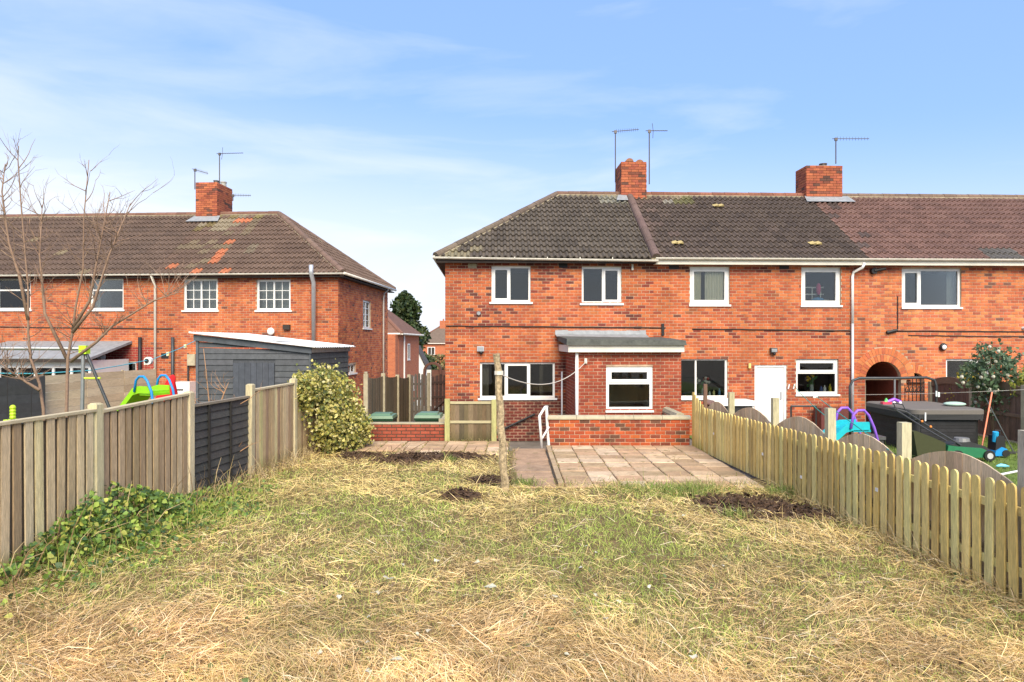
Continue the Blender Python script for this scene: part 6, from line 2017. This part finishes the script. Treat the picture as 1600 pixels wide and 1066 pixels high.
for x in (.08, .22): MB().ball((x, -.04, .03), .035, 8, 6, (.75, .7, .8)).build('wheel', 'plastic', t)
# grey tubular frame behind the tub
fr = thing('tube_frame', 'dark grey bent tube frame standing behind the hot tub', 'frame')
L_ = [at(px, py, 16.9) for px, py in ((1328, 640), (1328, 604), (1332, 595), (1342, 591), (1400, 591), (1448, 590), (1460, 594), (1463, 603), (1463, 640))]
L_[0].z = L_[-1].z = -.02
MB().tube(L_, .032, 8).build('frame', 'dark_metal', fr, smooth=True)
p = at(1398, 591, 16.9); MB().tube([p, Vector((p.x, p.y, -.02))], .022, 8).build('upright', 'metal', fr)
# wrought iron gate leaf in front of the small arch
ig = thing('iron_gate', 'black scrolled iron gate leaf in front of the small brick arch', 'gate')
m = MB()
gp = [at(1414 + k * 6, 0, 18.3) for k in range(6)]
for k, g in enumerate(gp):
    topz = CAMZ - (586 + abs(k - 3) * 5 - HOR) * 18.3 / F
    m.tube([Vector((g.x, 18.3, -.44)), Vector((g.x, 18.3, topz))], .012, 5)
m.build('bars', 'black', ig)
m = MB()
for k in range(5):
    c = Vector(((gp[k].x + gp[k + 1].x) / 2, 18.29, CAMZ - (610 - HOR) * 18.3 / F))
    m.tube([c + Vector((math.cos(a * .7) * .05 * (1 - a / 14), 0, math.sin(a * .7) * .12 * (1 - a / 14))) for a in range(12)], .009, 5)
m.build('scrolls', 'black', ig)
m = MB()
for z in (.1, 1.0): m.tube([Vector((gp[0].x, 18.3, z)), Vector((gp[-1].x, 18.3, z))], .014, 5)
m.build('rails', 'black', ig)
# lawn mower
g = gnd(1480, 717)
mw = thing('lawn_mower', 'green and black lawn mower with grass bag in front of the hot tub', 'lawn mower', Matrix.Translation((g.x, 13.55, 0)))
m = MB(); m.prism([(-.15, .10), (.05, .06), (.62, .06), (.70, .16), (.55, .24), (.1, .27), (-.12, .30)], -.22, .22, (.02, .16, .07)); m.build('deck', 'plastic', mw)
m = MB(); m.prism([(-.05, .30), (.1, .34), (.35, .36), (.62, .28), (.75, .2), (.6, .2), (.1, .27)], -.16, .16, (.03, .03, .032)); m.build('hood', 'plastic', mw)
m = MB(); m.tube([(.28, 0, .34), (.28, 0, .42)], [.15, .13], 14, (.18, .18, .18)); m.build('engine', 'plastic', mw)
m = MB(); m.prism([(-.15, .08), (-.15, .34), (-.45, .47), (-.74, .58), (-.78, .56), (-.70, .08)], -.18, .18, (.05, .055, .025)); m.build('grass_bag', 'fabric', mw)
for s in (-1, 1):
    for x in (.05, .66):
        o = MB().tube([(x, s * .22, .1), (x, s * .27, .1)], .105, 16, (.02, .02, .02)).build('wheel', 'plastic', mw)
        MB().tube([(x, s * .268, .1), (x, s * .275, .1)], .06, 12, (.45, .45, .45)).build('hub', 'plastic', o)
m = MB()
for s in (-1, 1): m.tube([(.15, s * .18, .3), (-.4, s * .18, .62), (-.92, s * .18, .95), (-1.1, s * .16, 1.0)], .016, 6, (.05, .05, .055))
m.tube([(-1.1, -.16, 1.0), (-1.12, 0, 1.01), (-1.1, .16, 1.0)], .016, 6, (.05, .05, .055)); m.tube([(-.92, -.18, .95), (-.98, -.16, 1.09), (-1.02, .0, 1.1), (-.98, .16, 1.09), (-.92, .18, .95)], .01, 6, (.03, .03, .03))
m.build('handle', 'plastic', mw)
for x in (-.45, -.62): MB().ball((x, -.19, .63 - (x + .4) * .62), .025, 8, 6, (.8, .25, .04)).build('knob', 'plastic', mw)
# broom handle, pressure washer
t = thing('broom', 'orange-red broom handle leaning against the hot tub', 'broom')
a = at(1532, 702, 14.05); a.z = 0; bq = at(1550, 613, 14.5)
MB().tube([a, bq], .016, 8, (.72, .2, .1)).build('handle', 'plastic', t)
MB().box((a.x - .16, a.y - .04, -.02), (a.x + .1, a.y + .04, .07), (.03, .03, .03)).build('head', 'fabric', t)
g = at(1556, 705, 13.9)
t = thing('pressure_washer', 'blue and black pressure washer standing by the brown fence', 'pressure washer', Matrix.Translation((g.x, 13.9, 0)))
MB().prism([(-.1, .05), (.13, .05), (.11, .25), (.09, .42), (-.07, .42), (-.08, .25)], -.12, .12, (.02, .02, .022)).build('body', 'plastic', t)
MB().prism([(-.12, .02), (.15, .02), (.13, .16), (.03, .2), (-.1, .12)], -.14, .1, (.01, .25, .6)).build('base', 'plastic', t)
MB().tube([(-.05, -.05, .3), (-.06, -.08, .5)], .055, 10, (.02, .35, .65)).build('tank', 'plastic', t)
MB().tube([(.08, 0, .4), (.09, 0, .52), (-.02, 0, .52)], .014, 6, (.02, .02, .02)).build('handle', 'plastic', t)
for s in (-1, 1): MB().tube([(.1, s * .13, .07), (.1, s * .16, .07)], .075, 14, (.02, .02, .02)).build('wheel', 'plastic', t)
t = thing('garden_tool', 'dark rake handle leaning on the right end of the hot tub', 'tool')
a = at(1585, 690, 14.2); a.z = 0.0
MB().tube([a, at(1540, 622, 14.6)], .013, 6, (.06, .07, .07)).build('handle', 'plastic', t)
MB().box((a.x - .12, a.y - .02, 0), (a.x + .12, a.y + .02, .04), (.05, .05, .05)).build('head', 'plastic', t)
# turquoise slide
def slide(name, label, base, ax, deckz, run, colS, colR, sc=1.0, rails=2, railh=.35, w=.36):
    t = thing(name, label, 'slide', Matrix.Translation(base) @ Matrix.Rotation(ax, 4, 'Z'))
    # chute from x=0 (deck) to x=-run
    prof = [(.30, deckz), (0, deckz), (-.15, deckz - .04), (-run * .8, .22), (-run, .12), (-run - .15, .12)]
    m = MB()
    for s0, s1, up in ((-w / 2, w / 2, 0), (-w / 2 - .03, -w / 2, .09), (w / 2, w / 2 + .03, .09)):
        for (xa, za), (xb, zb) in zip(prof, prof[1:]):
            m.add([(xa, s0, za - .05), (xb, s0, zb - .05), (xb, s1, zb - .05), (xa, s1, za - .05), (xa, s0, za + up), (xb, s0, zb + up), (xb, s1, zb + up), (xa, s1, za + up)],
                  [(0, 1, 2, 3), (4, 7, 6, 5), (0, 4, 5, 1), (3, 2, 6, 7), (0, 3, 7, 4), (1, 5, 6, 2)], colS)
    m.build('chute', 'plastic', t)
    for s in (-1, 1):
        y = s * (w / 2 + .05)
        pts_ = [(.62, y, 0), (.36, y, deckz), (.26, y, deckz + railh * .7), (.17, y, deckz + railh), (.05, y, deckz + railh), (-.03, y, deckz + railh * .75), (-.08, y, deckz - .02)]
        MB().tube(pts_, .024, 8, colR).build('rail', 'plastic', t, smooth=True)
    for k in range(3):
        z = deckz * (k + 1) / 4; x = .62 - .26 * z / deckz
        MB().tube([(x, -w / 2 - .05, z), (x, w / 2 + .05, z)], .022, 6, colR).build('step', 'plastic', t)
    MB().box((.0, -w / 2, deckz - .09), (.34, w / 2, deckz - .051), colS).build('platform', 'plastic', t)
    return t
g = at(1325, 660, 12.2)
slide('plastic_slide', 'turquoise toddler slide with purple hoop behind the picket fence', Vector((g.x - .02, 12.2, -.02)), R(8), CAMZ - (664 - HOR) * 12.2 / F, 1.05, (.01, .42, .50), (.25, .10, .60), railh=.30)
g = at(1368, 696, 11.6)
t = thing('toy_truck', 'yellow toy truck on the grass behind the picket fence', 'toy', Matrix.Translation((g.x, 12.9, -.02)))
MB().prism([(-.2, .08), (.2, .08), (.24, .2), (.1, .24), (-.18, .24)], -.1, .1, (.75, .55, .02)).build('body', 'plastic', t)
MB().prism([(.1, .24), (.22, .21), (.18, .32), (.1, .32)], -.08, .08, (.02, .3, .25)).build('cab', 'plastic', t)
for x in (-.12, .12):
    for s in (-1, 1): MB().tube([(x, s * .1, .07), (x, s * .13, .07)], .07, 12, (.02, .02, .02)).build('wheel', 'plastic', t)
g = at(1353, 650, 14.0)
bx = thing('plastic_step', 'black moulded plastic tub step left of the hot tub', 'step', Matrix.Translation((at(1357, 660, 13.9).x, 13.9, -.02)))
MB().box((-.2, -.2, 0), (.2, .2, .38), (.05, .05, .052)).build('body', 'plastic', bx); MB().slab(rrect(-.25, .25, -.24, .24, .05), .381, .44, (.08, .08, .082)).build('lid', 'plastic', bx)
for px, py, c, l, s in ((1532, 712, (.85, .3, .03), 'orange plastic toy piece lying beside the mower wheels', .1), (1432, 712, (.85, .75, .6), 'white and orange toy dart lying left of the mower', .13), (1567, 731, (.2, .6, .75), 'pale blue toy on the grass left of the nearest old post', .12)):
    g = gnd(px, py)
    o = MB(); o.tube([(-s, 0, .03), (-s * .2, .02, .04), (s * .3, .0, .035), (s, .01, .025)], [.015, .035, .03, .012], 8, c)
    tag(o.build('toy_piece', 'plastic', None, Matrix.Translation((g.x, g.y, 0)), smooth=True), l, 'toy', 'toys on the grass')
t = thing('scooter', 'white and red child scooter lying behind the nearest old post', 'scooter', Matrix.Translation((gnd(1590, 770).x + .15, gnd(1590, 770).y + .3, 0)))
MB().tube([(-.45, 0, .05), (-.3, 0, .2), (.1, 0, .28), (.4, .05, .12)], .018, 8, (.7, .7, .72)).build('frame', 'plastic', t, smooth=True)
MB().box((-.45, -.05, .03), (-.1, .05, .06), (.6, .06, .05)).build('deck', 'plastic', t)
for x in (-.3, .4): MB().tube([(x, -.02, .1), (x, .02, .1)], .1, 16, (.03, .03, .03)).build('wheel', 'plastic', t)
# cords across the yard
def cord(label, a, b, sag, mat, r=.008, n=20, name='cord'):
    pts_ = []
    for k in range(n + 1):
        s = k / n; q = a.lerp(b, s); q.z -= sag * 4 * s * (1 - s); pts_.append(q)
    return tag(MB().tube(pts_, r, 5, (1, 1, 1)).build(name, mat), label, 'cord', 'cords in the right-hand yard')
M_['teal'] = mk('teal_rope', (.03, .33, .27), rough=.8, nscale=60, namt=.3)
M_['blue_rope'] = mk('blue_rope', (.10, .45, .55), rough=.8, nscale=60, namt=.3)
P1 = TH @ Vector((onp(1240, 602, TH, -.05)[0], -.05, onp(1240, 602, TH, -.05)[1]))
pe = OFF(7.94); pe.z = 1.0
P2 = at(1388, 703, 8.2)
c1_ = cord('green cord from the kitchen window wall down to the old fence, lower strand', P1, at(1300, 658, 11.5), 0.05, 'teal')
c2_ = cord('green cord crossing the turquoise slide to the old fence post, upper strand', at(1276, 620, 15.5), P2, 0.0, 'teal')
MB().box((-.05, -.01, -.04), (.05, .01, .04)).build('peg_tag', 'upvc', c2_, Matrix.Translation(at(1274, 619, 15.5)))
Q1 = TH2 @ Vector((pl[-1][0], -.1, 0)); Q1.z = CAMZ - (617 - HOR) * Q1.y / F
cord('thin washing line stretched above the hot tub', Q1, at(1640, 607, 15.0), .03, 'rope', .006)
for px, py, c, l in ((1464, 615, (.75, .85, .8), 'white clothes pegs clipped on the line above the hot tub cover'), (1573, 607, (.3, .65, .75), 'blue clothes peg on the line near the right edge')):
    g = at(px, py, 16.2)
    o = MB(); o.box((-.03, -.01, -.07), (.0, .01, .06), c); o.box((.02, -.012, -.08), (.06, .012, .03), c)
    tag(o.build('clothes_peg', 'plastic', None, Matrix.Translation(g)), l, 'peg')
u, w_ = onp(1236, 604, TH2)
for k, du in enumerate((-.08, .07)):
    o = MB().box((-.018, -.02, -.07), (.018, 0, .07), (.7, .7, .7)).build('wall_hook', 'plastic', H2, TRM((u + du, -.02, w_), 0) @ Matrix.Rotation(R(15), 4, 'Y'))
# white-topped box under the window
cb = TH2 @ Vector(((onp(1147, 640, TH2, -.7)[0]), -.7, 0))
x0, x1 = onp(1115, 640, TH2, -.7)[0], onp(1178, 640, TH2, -.7)[0]; zt = onp(1147, 626, TH2, -.7)[1]; zb = onp(1147, 634, TH2, -.7)[1]
t = thing('storage_chest', 'black storage chest with white surround under the neighbour window', 'chest', TH2)
MB().box((x0 + .12, -.7, .0), (x1 - .05, -.2, zb - .02), (.025, .026, .028)).build('body', 'plastic', t)
m = MB(); m.box((x0, -.78, zb), (x1, -.12, zt), (.78, .79, .78)); m.box((x1 - .06, -.74, .3), (x1 - .01, -.16, zb - .002), (.78, .79, .78)); m.build('lid', 'plastic', t)
t = thing('low_trough', 'low black rail and trough at the wall below the kitchen window', 'trough', TH2)
u0, u1 = onp(1236, 660, TH2, -.5)[0], onp(1275, 660, TH2, -.5)[0]
MB().tube([(u0, -.5, 1.0), (u1, -.5, 1.0)], .03, 6, (.03, .03, .03)).build('rail', 'plastic', t)
for x in (u0, u1): MB().tube([(x, -.5, 0), (x, -.5, 1.0)], .025, 6, (.03, .03, .03)).build('leg', 'plastic', t)
MB().box((u1 + .1, -.6, .0), (u1 + .9, -.15, .95), (.13, .04, .035)).build('panel', 'plastic', t)

# ------------------------------------------------------------------ left-hand yard
g = at(214, 620, 13.6)
slide('garden_slide', 'lime green slide with blue hoop rails behind the left fence', Vector((at(232, 600, 13.6).x, 13.6, -.02)), R(-20), CAMZ - (608 - HOR) * 13.6 / F, 1.55, (.28, .62, .01), (.01, .25, .65), railh=.28, w=.42)
g = at(262, 600, 14.6)
t = thing('garden_parasol', 'folded red fabric parasol behind the left fence', 'parasol', Matrix.Translation((g.x, 14.6, 0)))
MB().tube([(.1, 0, -.02), (.12, 0, 1.6)], .025, 8).build('pole', 'white_metal', t)
m = MB(); vs = []; fs = []; n = 22
for j, (z, r, ox) in enumerate(((.35, .40, -.16), (.8, .33, -.10), (1.2, .20, .0), (1.45, .10, .06), (1.58, .07, .1), (1.62, .015, .11))):
    for i in range(n):
        a = 2 * math.pi * i / n; q = r * (1 + .2 * math.sin(i * 2.86) * (1 - j / 6))
        vs.append((ox + q * math.cos(a), q * math.sin(a) * .8, z + (.03 * math.sin(i * 3) if j == 0 else 0)))
for j in range(5):
    for i in range(n): fs.append((j * n + i, j * n + (i + 1) % n, (j + 1) * n + (i + 1) % n, (j + 1) * n + i))
m.add(vs, fs, (.62, .015, .02)); m.build('canopy', 'fabric', t, smooth=True)
x0, x1 = onp(272, 610, LH, -1.0)[0], onp(296, 610, LH, -1.0)[0]; z0, z1 = onp(284, 640, LH, -1.0)[1], onp(284, 597, LH, -1.0)[1]
t = thing('drawer_cabinet', 'white slatted cabinet standing against the left house wall', 'cabinet', LH)
MB().box((x0, -1.0, 0), (x1, -.6, z1)).build('carcass', 'upvc', t)
for k in range(4): MB().box((x0 + .07, -1.02, z1 - .28 - k * .27), (x0 + .32, -1.002, z1 - .24 - k * .27)).build('slot', 'soffit', t)
# swing set
sw = thing('swing_set', 'metal swing frame with lime green fittings behind the bare trees', 'swing')
Dsw = 13.2
tpp = at(132, 545, Dsw)
q1 = at(127, 640, Dsw); q1.z = -.02; q2 = at(178, 655, Dsw); q2.z = -.02
MB().tube([q1, at(130, 556, Dsw), tpp], .035, 8).build('leg', 'metal', sw)
MB().tube([tpp, at(172, 640, Dsw), q2 + Vector((.15, 0, 0))], .03, 8).build('leg', 'dark_metal', sw)
MB().tube([tpp, tpp + Vector((-3.0, -.6, .02))], .035, 8).build('top_bar', 'metal', sw)
l2 = tpp + Vector((-3.0, -.6, .02))
for dx in (-.5, .5): MB().tube([l2, Vector((l2.x + dx * .4, l2.y + dx, -.02))], .032, 8).build('leg', 'metal', sw)
MB().box((-.07, -.07, -.1), (.07, .07, .06), (.5, .72, .02)).build('joint', 'plastic', sw, Matrix.Translation(tpp))
for s in (.9, 1.3): MB().tube([tpp + Vector((-s, -.2 * s, 0)), tpp + Vector((-s, -.2 * s, -1.35))], .008, 5).build('chain', 'black', sw)
ss = tpp + Vector((-1.1, -.22, -1.36)); MB().box((-.24, -.09, -.02), (.24, .09, .02), (.5, .72, .02)).build('seat', 'plastic', sw, Matrix.Translation(ss))
MB().tube([at(130, 591, Dsw), at(157, 591, Dsw)], .02, 6, (.6, .75, .05)).build('foot_bar', 'plastic', sw)
for k in range(4): MB().ball(at(20, 640 + k * 5 - 3, 12.0), .05, 8, 6, (.45, .62, .02)).build('grip_bead', 'plastic', sw)
# ladder against the far left house
ld = thing('ladder', 'white ladder leaning on the dark red painted wall', 'ladder')
for dx in (0, .42):
    a = LB @ Vector((onp(137, 600, LB, -.5)[0] + dx, -.9, 0)); bq = LB @ Vector((onp(143, 545, LB, -.1)[0] + dx, -.12, onp(143, 545, LB, -.1)[1]))
    MB().tube([a, bq], .028, 6).build('stile', 'white_metal', ld)
    if dx == 0: la, lb_ = a.copy(), bq.copy()
for k in range(9):
    s = (k + .5) / 9; q = la.lerp(lb_, s); MB().tube([q, q + Vector((.42, -.026, 0))], .016, 6).build('rung', 'white_metal', ld)
# blue washing line on the left with reel
wl = []
for px, py, D in ((-40, 583, 13.0), (60, 584, 13.8), (140, 579, 15), (190, 571, 16.5), (240, 561, 18), (280, 545, 19.5), (306, 532, 20.5)): wl.append(at(px, py, D))
tag(MB().tube(wl, .011, 5).build('washing_line', 'blue_rope'), 'pale blue washing line rising to the grey shed on the left', 'washing line')
g = at(232, 564, 17.7)
t = thing('line_pulley', 'round white and black pulley wheel on the blue washing line', 'pulley', Matrix.Translation(g))
MB().tube([(0, -.05, 0), (0, .05, 0)], .10, 16, (.75, .75, .72)).build('wheel', 'plastic', t); MB().tube([(-.02, -.06, 0), (-.02, .06, 0)], .06, 14, (.03, .03, .03)).build('hub', 'plastic', t)
for px, py in ((227, 567), (262, 553), (289, 541)):
    g = at(px, py, 18 + (px - 227) * .03)
    o = MB(); o.box((-.03, -.01, -.06), (0, .01, .05), (.75, .75, .6)); o.box((.01, -.012, -.05), (.04, .012, .06), (.7, .7, .3))
    tag(o.build('clothes_peg', 'plastic', None, Matrix.Translation(g)), {227: 'pale clothes peg beside the pulley on the blue line', 262: 'clothes peg midway along the rising blue line', 289: 'clothes peg near the shed end of the blue line'}[px], 'peg')
bpy.context.view_layer.update()
